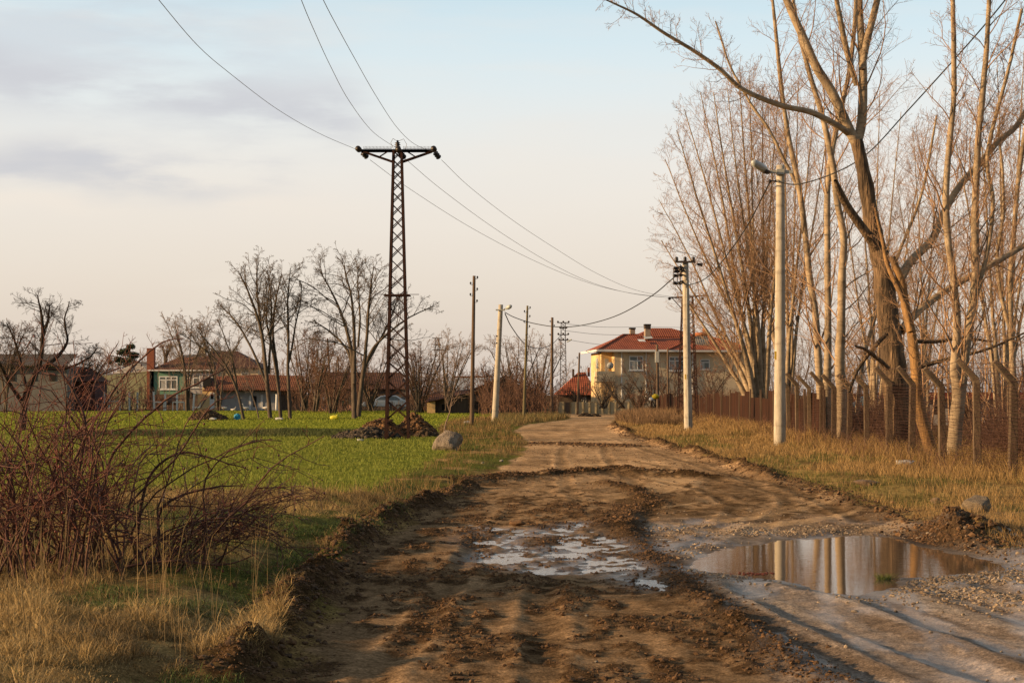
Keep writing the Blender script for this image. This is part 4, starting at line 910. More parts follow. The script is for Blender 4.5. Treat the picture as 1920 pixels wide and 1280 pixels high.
# ------------------------------------------------------------------ the thorny bush in the left foreground
M_bramble = mat('bramble_stem', (.17, .052, .030), (.05, .02, .015), 9, .6, .2, c3=(.20, .11, .07), spec=.3)
M_bramble2 = mat('bramble_old_stem', (.13, .055, .035), (.04, .02, .016), 9, .75, .3)
M_hip = mat('rose_hip', (.16, .012, .010), (.03, .008, .006), 20, .45, 0, spec=.5)
root = empty('thorny_bush', (-3.2, 13.8, hz(-3.2, 13.8)), 0, 'large tangled thorny rose bush with dark red stems and a few hips, left foreground', 'bush')
off = np.array(root.location)
def canes(cx, cy, n, sx, sy, hlo, hhi, outx, K=11, arch=.55):
    X = cx + RNG.normal(size=n) * sx; Y = cy + RNG.normal(size=n) * sy; Z = height(X, Y, False)
    h = RNG.uniform(hlo, hhi, n); th = RNG.uniform(0, 2 * np.pi, n); d = np.stack([np.cos(th) * .3 + outx, np.sin(th) * .35, np.ones(n)], 1); d /= np.linalg.norm(d, axis=1, keepdims=True)
    out = np.empty((n, K, 3)); out[:, 0] = np.stack([X, Y, Z], 1); st = (h * 1.35 / (K - 1))[:, None]; ar = np.abs(RNG.normal(size=n)) * arch
    lat = d.copy(); lat[:, 2] = 0; lat /= np.linalg.norm(lat, axis=1, keepdims=True) + 1e-6
    for k in range(1, K):
        d = d + RNG.normal(size=(n, 3)) * .13 + lat * (ar * .20)[:, None]; d[:, 2] -= ar * .22 * (k / K) * 1.6; d /= np.linalg.norm(d, axis=1, keepdims=True); out[:, k] = out[:, k - 1] + d * st
    return out, (np.linspace(1, .3, K)[None] * RNG.uniform(.0055, .0115, (n, 1)))
groups = [canes(-3.95, 13.5, 18, .35, .3, 1.1, 1.6, .0, arch=.4), canes(-3.45, 13.6, 28, .30, .45, .9, 1.5, .02, arch=.55), canes(-4.05, 13.9, 30, .35, .4, 1.0, 1.75, -.02, arch=.4), canes(-3.0, 13.9, 17, .25, .4, .8, 1.35, .35, arch=.6), canes(-2.8, 14.2, 14, .15, .3, .7, 1.1, .8, arch=.5), canes(-3.8, 13.2, 12, .3, .25, .8, 1.35, .05)]
V = []; Q = []; o = 0; V2 = []; Q2 = []; o2 = 0; tips = []
for gi, (p, r) in enumerate(groups):
    v, q = sweep(p, r, 6); V.append(v); Q.append(q + o); o += len(v)
    a, ar = spawn(p, r, 7, .2, .98, (30, 75), (.25, .5), 8, .0, .15, .75, .4, rmin=.0034); b, br = spawn(a, ar, 3, .15, .98, (35, 75), (.3, .6), 6, -.05, .2, .7, .45, rmin=.0022)
    c_, cr = spawn(b, br, 1, .2, .98, (35, 75), (.3, .5), 3, 0, .2, .7, .5, rmin=.0014)
    for pp, rr_ in ((a, ar), (b, br), (c_, cr)):
        v, q = sweep(pp, rr_, 4 if rr_ is ar else 3); V2.append(v); Q2.append(q + o2); o2 += len(v)
    tips.append(b[:, -1]); tips.append(a[:, -1])
# long arching canes one can single out
long_ = []
for ctrl, YY in [([(170, 1010, 3.2), (205, 880, 3), (235, 820, 2.6), (300, 755, 2.2), (370, 720, 1.8), (425, 690, 1.2)], 13.5), ([(120, 1040, 3), (150, 900, 3), (165, 800, 2.8), (150, 750, 2.6), (110, 690, 2), (80, 670, 1.2)], 13.4),
        ([(255, 1080, 3.2), (265, 960, 3), (295, 880, 2.6), (350, 850, 2), (420, 866, 1.4), (470, 880, .9)], 14.0), ([(300, 1100, 3.6), (297, 1010, 3.2), (300, 960, 3), (340, 930, 2.4), (400, 915, 1.8), (455, 912, 1)], 14.1),
        ([(150, 1100, 3), (240, 1060, 3), (330, 1050, 2.4), (420, 1060, 1.7), (480, 1040, 1)], 13.4), ([(60, 1090, 3), (90, 960, 3), (110, 860, 2.8), (175, 780, 2.3), (170, 830, 2), (172, 900, 1.6)], 13.8),
        ([(130, 880, 2.4), (180, 790, 2.2), (240, 700, 2), (300, 650, 1.5), (345, 640, .8)], 13.2), ([(20, 1090, 3), (25, 950, 3), (10, 850, 2.6), (-40, 760, 2)], 13.5), ([(240, 950, 2), (330, 860, 1.8), (400, 760, 1.4), (448, 742, .8)], 13.7)]:
    pts = [P(x, y, YY) for x, y, r in ctrl]; pts[0][2] = min(pts[0][2], hz(pts[0][0], YY)) if ctrl[0][1] > 1000 else pts[0][2]
    p, r = resample(pts, [q[2] * YY / F for q in ctrl], 22); p += np.cumsum(RNG.normal(size=p.shape) * .004, 0); long_.append((p, r))
lp = np.array([q[0] for q in long_]); lr_ = np.array([q[1] for q in long_])
v, q = sweep(lp, lr_, 7); V.append(v); Q.append(q + o); o += len(v)
a, ar = spawn(lp, lr_, 10, .3, .98, (35, 75), (.10, .24), 7, 0, .2, .6, .35, rmin=.0022); b, br = spawn(a, ar, 4, .15, .98, (35, 75), (.3, .5), 5, 0, .2, .7, .4, rmin=.0016)
for pp, rr_ in ((a, ar), (b, br)):
    v, q = sweep(pp, rr_, 3); V2.append(v); Q2.append(q + o2); o2 += len(v)
link_mesh('stems', np_mesh('stems', np.concatenate(V) - off, np.concatenate(Q), smooth=True), M_bramble2, root)
link_mesh('branches', np_mesh('branches', np.concatenate(V2) - off, np.concatenate(Q2), smooth=True), M_bramble, root)
tp = np.concatenate(tips); tp = tp[RNG.choice(len(tp), 210, replace=False)]
rr = RNG.uniform(.006, .011, len(tp)); VV = (ICO[None] * rr[:, None, None] * np.array([1, 1, 1.3]) + tp[:, None, :] - off).reshape(-1, 3)
TT = (np.arange(len(tp))[:, None, None] * 12 + ICF[None]).reshape(-1, 3)
prop(link_mesh('rose_hips', np_mesh('rose_hips', VV, None, TT, smooth=True), M_hip, root), kind='stuff')
# sapling by the boulder
locust([[(830, 826, 2.2), (834, 800, 2), (842, 770, 1.6), (846, 745, 1), (848, 720, .6)], [(843, 765, 1), (856, 750, .8), (872, 736, .4)], [(842, 768, .9), (836, 745, .6), (834, 720, .4)]], 60, 'thin bare sapling standing just left of the boulder', (4, 2, 2, 0), rmin=.006, t0=.4, name='sapling', bark=M_pale_twig, twig=M_pale_twig, depth=0)
# dark pine beyond the olive wall
T = Tree(); T.stem([(240, 720, 3), (242, 690, 2.5), (243, 660, 1.5), (244, 645, .8)], 225, 10)
pr = T.finish('pine_tree', P(240, 720, 225), 'dark green pine crown above the grey roof left of the brick chimney', 'tree', M_bark_dark, M_bark_dark)
ctr = []
for (x, y, w, n) in [(245, 650, 9, 300), (232, 660, 13, 500), (250, 666, 12, 500), (222, 674, 10, 300), (240, 680, 20, 700), (208, 680, 5, 70)]:
    c = P(x, y, 225); g = RNG.normal(size=(n, 3)); g /= np.linalg.norm(g, axis=1, keepdims=True); g *= (RNG.random((n, 1)) ** .4); g *= np.array([w, w, w * .55]) * 225 / F; ctr.append(g + c)
ctr = np.concatenate(ctr); n = len(ctr); rr = RNG.uniform(.10, .30, n)
A_ = RNG.normal(size=(n, 3)); A_ /= np.linalg.norm(A_, axis=1, keepdims=True); B_ = np.cross(A_, RNG.normal(size=(n, 3))); B_ /= np.linalg.norm(B_, axis=1, keepdims=True)
VV = np.stack([ctr - A_ * rr[:, None], ctr + B_ * rr[:, None] * .5, ctr + A_ * rr[:, None]], 1).reshape(-1, 3) - P(240, 720, 225); TT = np.arange(n * 3).reshape(-1, 3)
link_mesh('crown', np_mesh('crown', VV, None, TT), mat('pine_needles', (.045, .065, .025), (.018, .028, .012), 2, .8, 0), pr)
# ------------------------------------------------------------------ poles, pylon, wires
M_conc = mat('pole_concrete', (.47, .42, .34), (.31, .275, .22), 4, .9, .35, stretch=(1.5, 1.5, .5), bscale=30, detail=10)
add_marks(M_conc, (.20, .17, .13), (1, 1, 5), .60, .5)
add_marks(M_conc, (.16, .13, .10), (14, 14, 2), .64, .5)
M_rust = mat('rusty_steel', (.055, .024, .017), (.024, .013, .011), 5, .85, .4, c3=(.085, .035, .02), spec=.15)
M_wood = mat('weathered_pole_wood', (.15, .10, .065), (.075, .052, .036), 6, .9, .6, stretch=(1, 1, .12))
M_black = mat('dark_insulator', (.03, .022, .02), (.015, .012, .012), 6, .45, 0)
M_steel = mat('dark_bracket_steel', (.06, .045, .04), (.03, .024, .022), 6, .7, 0)
M_galv = mat('galvanised_arm', (.40, .40, .36), (.28, .29, .27), 6, .6, .1)
M_lens = mat('lamp_cover', (.42, .45, .44), (.32, .35, .35), 3, .35, 0, spec=.5)
M_cable = mat('cable_black', (.02, .019, .018), (.012, .012, .012), 4, .6, 0)
M_wire = mat('overhead_wire', (.22, .20, .18), (.17, .15, .14), 4, .6, 0)
M_yel = mat('yellow_tag', (.55, .38, .03), (.45, .3, .03), 9, .6, 0)

def round_pole(name, base, top, r0, r1, label, m, cat='pole', n=20, group=None):
    root = empty(name, (base[0], base[1], base[2]), 0, label, cat, group); b = np.array(base)
    K = 14; pts = [np.array(base) * (1 - t) + np.array(top) * t - b for t in np.linspace(-.02, 1, K)]
    MB().tube(pts, list(np.linspace(r0, r1, K)), n).build('pole', m, root, True)
    return root
# near street lamp
Y = 51.2; base = P(1462, 842, Y); top = P(1463.5, 310, Y); r = round_pole('street_lamp', base, top, .185, .125, 'tall pale concrete lamp post on the right verge, nearest and largest', M_conc, 'street lamp')
b = base; q = lambda x, y, dy=0.: P(x, y, Y + dy) - b
MB().bar(q(1442, 322.5, -.16), q(1486, 322.5, -.16), .09, .09).build('crossarm', M_galv, r)
MB().bar(q(1456, 322.5, -.17), q(1470, 322.5, -.17), .14, .16).build('clamp', M_galv, r)
h = MB().tube([q(1444, 323, -.16), q(1436, 318, -.5)], .03, 8).build('lamp_arm', M_steel, r)
d0, d1 = q(1440, 321, -.3), q(1411, 303.5, -1.0)
lh = MB().tube([d0, d0 * .8 + d1 * .2, d0 * .5 + d1 * .5, d0 * .15 + d1 * .85, d1], [.05, .095, .12, .11, .05], 12).build('lamp_head', M_lens, r, True)
MB().tube([d0 - [0, 0, .03], d0 * .7 + d1 * .3 - [0, 0, .045]], [.07, .10], 10).build('ballast_cover', M_steel, lh, True)
hk = MB().tube([q(1459, 338, -.1), q(1446, 340, -.35)], .018, 6); hk.lathe(q(1443.5, 340, -.35), [(.02, -.06), (.045, -.02), (.045, .02), (.02, .06)], 8).build('cable_hook', M_black, r)
MB().box(*(lambda c: (c[0] - .04, c[0] + .03, c[1] - .03, c[1], c[2] - .12, c[2] + .12))(q(1455, 666, -.08))).build('yellow_tag', M_yel, r)
# transformer side concrete pole
Y = 70; base = P(1291, 815, Y); top = P(1285, 490, Y); r = round_pole('concrete_pole', base, top, .18, .125, 'pale concrete power pole with switchgear at its top, before the rusty fence', M_conc, 'power pole'); b = base
q = lambda x, y, dy=0.: P(x, y, Y + dy) - b
a = MB().bar(q(1266, 491, -.17), q(1304, 491, -.17), .08, .08); a.bar(q(1275, 496, -.17), q(1284, 508, -.17), .04); a.build('crossarm', M_steel, r)
for x in (1268.5, 1284.5, 1300):
    MB().lathe(q(x, 490, -.17), [(.03, 0), (.05, .02), (.09, .05), (.05, .07), (.09, .10), (.05, .12), (.08, .15), (.03, .19)], 12).build('insulator', M_black, r, True)
sg = MB()
for y in (503, 509, 517, 532): sg.tube([q(1263, y, -.5), q(1281, y - 1.5, -.1)], .035, 6)
for x in (1263, 1270.5, 1276): sg.bar(q(x, 502, -.4), q(x, 534, -.4), .025)
for x, y in ((1267, 503), (1276, 502), (1269, 509), (1278, 508), (1266, 517), (1275, 516), (1266, 531), (1274, 531), (1279, 529)): sg.lathe(q(x, y, -.35), [(.04, -.06), (.11, -.04), (.11, 0), (.05, .02), (.11, .04), (.04, .07)], 10)
sg.build('switchgear', M_black, r)
MB().tube([q(1307, 495, -.1), q(1317, 497, -.1)], [.05, .07], 8).build('insulator', M_black, r)
MB().tube([q(1288, 514, -.2), q(1288, 560, -.19), q(1289, 700, -.2), q(1291, 810, -.2)], .022, 6).build('down_cable', M_galv, r)
MB().box(*(lambda c: (c[0] - .02, c[0] + .03, c[1] - .03, c[1], c[2] - .1, c[2] + .1))(q(1285, 706, -.2))).build('yellow_tag', M_yel, r)

# lattice masts
def lattice(name, x, ybase, ytop, Y, wb, wt, label, panels, mt, cat='pylon', leg=.07, br=.04, zpat=False):
    base = P(x, ybase, Y); Hh = P(x, ytop, Y)[2] - base[2]; root = empty(name, base, 0, label, cat)
    def c(i, z):
        w = (wb + (wt - wb) * z / Hh) / 2; return np.array([(-w, -w), (w, -w), (w, w), (-w, w)][i] + (z,))
    for i in range(4): MB().bar(c(i, 0), c(i, Hh), leg).build('leg', mt, root)
    mb = MB(); zs = [0]
    g = (wb + wt) / 2
    ws = np.linspace(wb, wt, panels) ** .8; hs = ws / ws.sum() * Hh
    for h_ in hs: zs.append(zs[-1] + h_)
    for k in range(panels):
        for i in range(4):
            j = (i + 1) % 4
            gap = .10 * hs[k]
            if zpat: mb.bar(c(i if k % 2 else j, zs[k]), c(j if k % 2 else i, zs[k + 1]), br, br * .4)
            else:
                mb.bar(c(i, zs[k] + gap), c(j, zs[k + 1] - gap * .3), br * .4, br); mb.bar(c(j, zs[k] + gap), c(i, zs[k + 1] - gap * .3), br * .4, br)
    mb.build('bracing', mt, root)
    return root, base, Hh, c
# main pylon
Y = 58.3
r, b, Hh, c = lattice('lattice_pylon', 745.5, 829, 283, Y, .77, .27, 'tall rusty lattice pylon with a T crossarm in the field', 19, M_rust, leg=.08, br=.032)
q = lambda x, y, dy=0.: P(x, y, Y + dy) - b
hx = MB(); z = q(0, 554)[2]; w = .35
for s_ in (-1, 1): hx.bar((-w * 1.25, s_ * .28, z), (w * 1.25, s_ * .28, z), .07, .05); hx.bar((s_ * .28, -.3, z), (s_ * .28, .3, z), .05)
hx.bar((-.8, -.3, z + .02), (.75, -.3, z + .02), .025, .02); hx.build('climbing_guard', M_rust, r)
zz = q(0, 283)[2]; ca = MB(); AX = 1.26; dy = .38
for s_ in (-1, 1):
    ca.bar((-AX, -.1, zz), (AX, -.1, zz), .07, .075); ca.bar((-AX, .1, zz), (AX, .1, zz), .07, .075)
    ca.bar((s_ * AX * .93, -.1, zz - .03), (s_ * .18, -.14, zz - .37), .05); ca.bar((s_ * AX * .93, .1, zz - .03), (s_ * .18, .14, zz - .37), .05)
    ca.bar((s_ * .62, -.1, zz - .22), (s_ * .3, -.1, zz - .02), .04)
ca.build('crossarm', M_rust, r)
for s_ in (-1, 1):
    sp = MB()
    for i in range(21): x = s_ * (.2 + i * .95 / 20); sp.bar((x, -.12, zz + .05), (x + .012, -.12, zz + .14), .012)
    sp.bar((s_ * .2, -.12, zz + .055), (s_ * 1.15, -.12, zz + .055), .012); sp.build('bird_spikes', M_rust, r)
def disc_string(p, d, n=3, s=.88):
    p = np.array(p, float); d = np.array(d, float); d /= np.linalg.norm(d); pts = []; ra = []
    for k in range(n):
        o = k * .11 * s
        for e, rr_ in ((0, .03), (.03, .115), (.06, .10), (.065, .04), (.105, .03)): pts.append(p + d * (o + e * s)); ra.append(rr_ * s)
    return MB().tube(pts, ra, 12)
ax0 = np.array((-AX, 0, zz)); ax1 = np.array((AX, 0, zz))
disc_string(ax0 + (-.03, -.25, 0), (-.1, -1, .05)).build('insulator', M_black, r, True)
disc_string(ax0 + (.05, .1, -.05), (.6, .7, -.55)).build('insulator', M_black, r, True)
disc_string(ax1 + (0, -.25, 0), (-.05, -1, .05)).build('insulator', M_black, r, True)
disc_string(ax1 + (.02, .1, -.05), (.5, .7, -.6)).build('insulator', M_black, r, True)
disc_string((.05, -.2, zz - .02), (0, -1, .1)).build('insulator', M_black, r, True)
disc_string((.1, .1, zz - .08), (.4, .8, -.4)).build('insulator', M_black, r, True)
MB().lathe((0, 0, zz), [(.09, 0), (.10, .08), (.05, .12), (.11, .15), (.05, .17), (.11, .21), (.05, .23), (.10, .27), (.04, .30), (.03, .36)], 14).build('insulator', M_black, r, True)
jl = MB(); jl.tube([(-.12, -.3, zz + .02), (-.22, -.2, zz + .25), (-.16, 0, zz + .42), (0, .05, zz + .33)], .008, 5); jl.tube([(0, .05, zz + .33), (.2, .1, zz + .42), (.3, .2, zz + .25), (.2, .3, zz - .05)], .008, 5); jl.build('jumper_wire', M_wire, r)
PT = P(745.5, 283, Y)
# pylon behind the concrete pole
r2, b2, H2, c2 = lattice('lattice_pylon', 1289, 800, 555, 88, 1.05, .5, 'dark lattice mast standing behind the pale concrete pole with switchgear', 12, M_rust, leg=.05, br=.03)
cb = MB(); z = P(0, 555, 88)[2] - b2[2]
cb.bar((-.95, -.2, z - .1), (.95, -.2, z + .02), .07); cb.bar((-.8, -.2, z - .12), (-.1, -.2, z - .9), .04); cb.bar((.8, -.2, z - .06), (.15, -.2, z - .85), .04); cb.build('crossarm', M_rust, r2)
for x in (-.95, -.1, .75): MB().lathe((x, -.25, z - .16), [(.04, -.06), (.10, 0), (.04, .02), (.10, .06), (.03, .1)], 8).build('insulator', M_black, r2)
r3, b3, H3, c3 = lattice('lattice_mast', 1056, 775, 605, 185, .75, .45, 'thin grey lattice mast with insulators above the small red roof', 16, M_steel, leg=.06, br=.035)
z = H3
for zz_, w in ((z, .65), (z - .6, .4), (z - 1.3, .6), (z - 1.9, .5)):
    mb = MB(); mb.bar((-w, -.3, zz_), (w, -.3, zz_), .09)
    for s_ in (-1, 0, 1): mb.lathe((s_ * w * .9, -.3, zz_), [(.06, 0), (.12, .08), (.05, .2)], 6)
    mb.build('crossarm', M_steel, r3)
MB().tube([(.4, -.3, z - 2.1), (.9, -.4, z - 1.8)], [.06, .09], 8).build('lamp_head', M_lens, r3)
r4, b4, H4, c4 = lattice('lattice_mast', 820, 745, 634, 235, .9, .5, 'distant lattice mast above the bare trees right of the pylon', 10, M_steel, leg=.07, br=.04)
z = H4
for zz_, w in ((z, .7), (z - .9, .5), (z - 1.6, .7)): MB().bar((-w, -.3, zz_), (w, -.3, zz_), .11).build('crossarm', M_steel, r4)
MB().bar((.2, -.3, z - 1.7), (1.6, -.3, z - 1.4), .06).build('lamp_arm', M_steel, r4)

# wooden poles
def wood_pole(xb, yb, xt, yt, Y, r0, r1, ins, label, m=None, side=.17):
    base = P(xb, yb, Y); top = P(xt, yt, Y); root = round_pole('wooden_pole', base, top, r0, r1, label, m or M_wood, 'utility pole', 12)
    for (y, s_) in ins:
        x = xb + (xt - xb) * (yb - y) / (yb - yt); p = P(x, y, Y) - base
        k = MB().tube([p, p + (s_ * side, -.05, 0), p + (s_ * side, -.05, .06)], .012, 5); k.lathe(p + (s_ * side, -.05, .03), [(.03, 0), (.05, .02), (.035, .06), (.05, .08), (.02, .12)], 8); k.build('insulator', M_black, root)
    return root, base
wood_pole(884.5, 799, 889, 517, 87, .115, .075, [(523, 1), (534, -1), (545, 1), (555, -1), (567, 1)], 'tallest and nearest weathered wooden pole, left of the far lamp post')
wood_pole(982, 789, 989, 573, 106, .10, .06, [(579, 1), (586, -1), (595, 1), (605, -1), (614, 1)], 'greenish leaning wooden pole right of the far lamp post', mat('greenish_pole_wood', (.17, .14, .07), (.09, .075, .04), 6, .9, .5, stretch=(1, 1, .12)))
wood_pole(1034, 777, 1035.5, 595, 138, .14, .10, [(604, -1), (612, 1), (629, -1)], 'dark stout wooden pole by the end of the concrete panel wall')
wood_pole(1082.5, 777, 1086.5, 661, 138, .09, .07, [(672, -1), (690, 1)], 'short thin dark pole before the concrete panel wall')
rr5, bb5 = wood_pole(1234, 775, 1232, 646, 122, .12, .09, [], 'weathered wooden post before the yellow house, with a box near its top')
q = lambda x, y, dy=0.: P(x, y, 122 + dy) - bb5
MB().box(*(lambda c: (c[0] - .16, c[0] + .14, c[1] - .3, c[1] - .1, c[2] - .45, c[2] + .35))(q(1232, 668))).build('junction_box', M_galv, rr5, bevel=.03)
wood_pole(1252.5, 775, 1252, 652, 125, .08, .06, [], 'slim grey wooden post just right of the post with the box', M_wood)
wood_pole(620, 740, 614, 634, 190, .13, .1, [], 'distant wooden pole leaning above the roof behind the broad bare tree')
wood_pole(634, 745, 634, 668, 200, .1, .08, [], 'distant short pole right of the leaning one behind the broad bare tree')
# far street lamp
Y = 98; base = P(927.5, 793, Y); top = P(939, 571, Y); r = round_pole('street_lamp', base, top, .19, .13, 'leaning pale concrete lamp post among the wooden poles, farther than the big one', M_conc, 'street lamp'); b = base
q = lambda x, y, dy=0.: P(x, y, Y + dy) - b
MB().bar(q(929.5, 581, -.16), q(947, 581, -.16), .08).build('crossarm', M_galv, r)
MB().tube([q(945, 580, -.16), q(950, 577.5, -.3)], .03, 6).build('lamp_arm', M_steel, r)
d0, d1 = q(948, 579, -.3), q(959, 573, -.6); MB().tube([d0, d0 * .6 + d1 * .4, d1 * .8 + d0 * .2, d1], [.05, .12, .12, .05], 10).build('lamp_head', M_lens, r, True)
for y in (630, 643): MB().tube([q(932, y, -.1), q(930, y, -.1)], .04, 6).build('bracket', M_black, r)

# wires
def wire(name, ctrl, rad, label, m, cat='wire', K=40, world=False):
    pts = [np.array(c, float) if world else P(*c) for c in ctrl]; p, _ = resample(pts, [rad] * len(pts), K); r_ = np.full(K, rad)
    off = p[0].copy(); v, q_ = sweep((p - off)[None], r_[None], 5); o = link_mesh(name, np_mesh(name, v, q_, smooth=True), m); o.location = off; return prop(o, label, cat)
wire('power_line', [(672, 282, 58), (600, 251, 52), (520, 205, 45), (430, 137, 38), (370, 85, 34), (300, 3, 29), (255, -55, 26), (180, -170, 23)], .007, 'thin overhead line running up left from the left arm of the pylon', M_wire)
wire('power_line', [(750, 282, 58), (700, 248, 52), (655, 190, 44), (620, 125, 38), (590, 60, 33), (566, 3, 29), (540, -70, 26)], .007, 'thin overhead line rising to the upper left from the pylon centre', M_wire)
wire('power_line', [(822, 287, 58), (780, 272, 56), (745, 240, 50), (705, 180, 43), (665, 110, 37), (632, 50, 32.5), (606, 0, 29), (575, -70, 26)], .007, 'thin overhead line rising from the right arm of the pylon', M_wire)
ex = [(-.95, 1262, 561), (-.1, 1281, 556), (.75, 1303, 556)]
wire('power_line', [(694, 300, 59), (765, 352, 65), (880, 425, 71), (1000, 488, 77), (1100, 529, 82), (1180, 549, 86), (1255, 558, 87.8)], .008, 'lowest thin line from the pylon down to the lattice mast at right', M_wire)
wire('power_line', [(760, 298, 59), (830, 357, 65), (930, 430, 71), (1030, 492, 77), (1110, 530, 82), (1190, 551, 86), (1281, 560, 87.8)], .008, 'middle thin line from the pylon down to the lattice mast at right', M_wire)
wire('power_line', [(828, 300, 59), (880, 350, 65), (960, 412, 71), (1040, 465, 77), (1120, 513, 82), (1200, 546, 86), (1303, 562, 87.8)], .008, 'upper right thin line from the pylon down to the lattice mast', M_wire)
wire('overhead_cable', [(1920, -45, 38), (1865, 25, 40), (1800, 100, 42), (1700, 210, 45), (1630, 285, 47.5), (1570, 322, 49), (1500, 345, 50.5), (1463, 342, 50.9), (1443, 338, 50.9)], .018, 'thick twisted black cable crossing the big trees down to the near lamp post', M_cable, 'cable')
wire('overhead_cable', [(1443, 342, 50.9), (1400, 425, 57), (1350, 495, 63), (1320, 524, 67), (1290, 535, 69.8)], .020, 'black cable from the near lamp post to the pale concrete pole', M_cable, 'cable')
wire('overhead_cable', [(1265, 519, 70), (1220, 556, 76), (1160, 590, 84), (1100, 608, 91), (1050, 613, 96), (1000, 606, 98), (965, 595, 98), (946, 585, 98)], .024, 'black cable sagging from the concrete pole to the far lamp post', M_cable, 'cable')
wire('overhead_cable', [(947, 588, 98), (960, 614, 103), (985, 645, 115), (1010, 653, 130), (1035, 645, 150), (1052, 628, 184)], .030, 'black cable drooping from the far lamp post to the thin lattice mast', M_cable, 'cable')
for i, (ya, yb) in enumerate([(607, 613), (620, 628), (636, 650)]): wire('power_line', [(1060, ya, 184), (1130, (ya + yb) / 2 + 3, 200), (1230, yb, 225), (1340, yb + 2, 250)], .022, ['uppermost', 'middle', 'lowest'][i] + ' faint line leading right from the thin lattice mast', M_wire)

# ------------------------------------------------------------------ wire fence with leaning concrete posts
M_post = mat('mossy_concrete', (.15, .105, .065), (.07, .05, .032), 7, .95, .6, c3=(.13, .12, .05), bscale=40)
M_mesh = mat('rusty_wire', (.055, .022, .014), (.03, .014, .010), 4, .8, 0)
PX = [2010, 1950, 1899, 1833, 1768, 1709, 1667, 1626, 1592, 1563, 1541, 1518, 1496, 1480]
ord_ = ['', '', 'first', 'second', 'third', 'fourth', 'fifth', 'sixth', 'seventh', 'eighth', 'ninth', 'tenth', 'eleventh', 'twelfth']
posts = []
proto = None
for k, px in enumerate(PX):
    Y = 31.2
    for _ in range(20): Y = F * fence_x(Y) / (px - CX)
    posts.append((fence_x(Y), Y))
posts[1] = (fence_x(29.0), 29.0); posts[0] = (fence_x(26.4), 26.4)
tops = []
for k, (x, Y) in enumerate(posts):
    if k == 1: continue
    if k == 0: continue
    z0 = hz(x, Y); root = empty('fence_post', (x, Y, z0), 0, 'mossy concrete fence post with bent top, ' + ord_[k] + ' from the right edge of the photo', 'fence post', 'bent concrete fence posts along the yard')
    if proto is None:
        a = MB().bar((0, 0, -.1), (0, 0, 1.78), .155, .15, .13).build('upright', M_post, root, bevel=.012)
        g = MB().bar((0.01, 0, 1.75), (-.36, -.02, 2.17), .13, .13, .105).build('bent_arm', M_post, root, bevel=.012); proto = (a, g)
    else:
        for o_ in proto:
            c_ = o_.copy(); COL.objects.link(c_); c_.parent = root
    sc_ = 1.0 + RNG.uniform(-.03, .04); root.scale = (1, 1, sc_); root.rotation_euler = (RNG.normal() * .012, RNG.normal() * .02, RNG.normal() * .08); tops.append((x, Y, z0, sc_))
fr = empty('wire_fence', (posts[2][0], posts[2][1], tops[0][2]), 0, 'rusty wire mesh and barbed strands strung along the bent concrete posts', 'fence'); off = np.array(fr.location)
ex_ = [(fence_x(28.6), 28.6, hz(fence_x(28.6), 28.6), 1.0)] + tops
mb_p = []; mb_r = []
def strand(dx, dz, rad, sag=.02, wob=.0):
    for (x0, y0, z0, s0), (x1, y1, z1, s1) in zip(ex_[:-1], ex_[1:]):
        t = np.linspace(0, 1, 6)[:, None]; p = np.array([[x0 + dx, y0, z0 + dz * s0]]) * (1 - t) + np.array([[x1 + dx, y1, z1 + dz * s1]]) * t; p[:, 2] -= 4 * sag * (t * (1 - t))[:, 0] * RNG.uniform(.3, 1.6)
        p[1:-1] += RNG.normal(size=(4, 3)) * wob; mb_p.append(p); mb_r.append(np.full(6, rad))
for z in np.arange(.08, 1.76, .07): strand(-.08, z, .0038, .015, .010)
v, q_ = sweep(np.array(mb_p), np.array(mb_r), 3); link_mesh('wire_mesh', np_mesh('wire_mesh', v - off, q_), M_mesh, fr)
vp = []
for (x0, y0, z0, s0), (x1, y1, z1, s1) in zip(ex_[:9], ex_[1:10]):
    n = int((y1 - y0) / .06)
    for i in range(n):
        t = (i + .5) / n; t2 = min(1, t + .06); vp.append([[x0 + (x1 - x0) * t - .083, y0 + (y1 - y0) * t, z0 + .05], [x0 + (x1 - x0) * t2 - .083, y0 + (y1 - y0) * t2, z0 + 1.75]])
vp = np.array(vp); v, q_ = sweep(vp, np.full(vp.shape[:2], .0022), 3); link_mesh('cross_wires', np_mesh('cross_wires', v - off, q_), M_mesh, fr)
mb_p = []; mb_r = []
for dx, dz in ((-.06, 1.80), (-.17, 1.93), (-.27, 2.04), (-.36, 2.14)): strand(dx, dz, .0048, .03, .008)
v, q_ = sweep(np.array(mb_p), np.array(mb_r), 4); link_mesh('barbed_wire', np_mesh('barbed_wire', v - off, q_), M_mesh, fr)
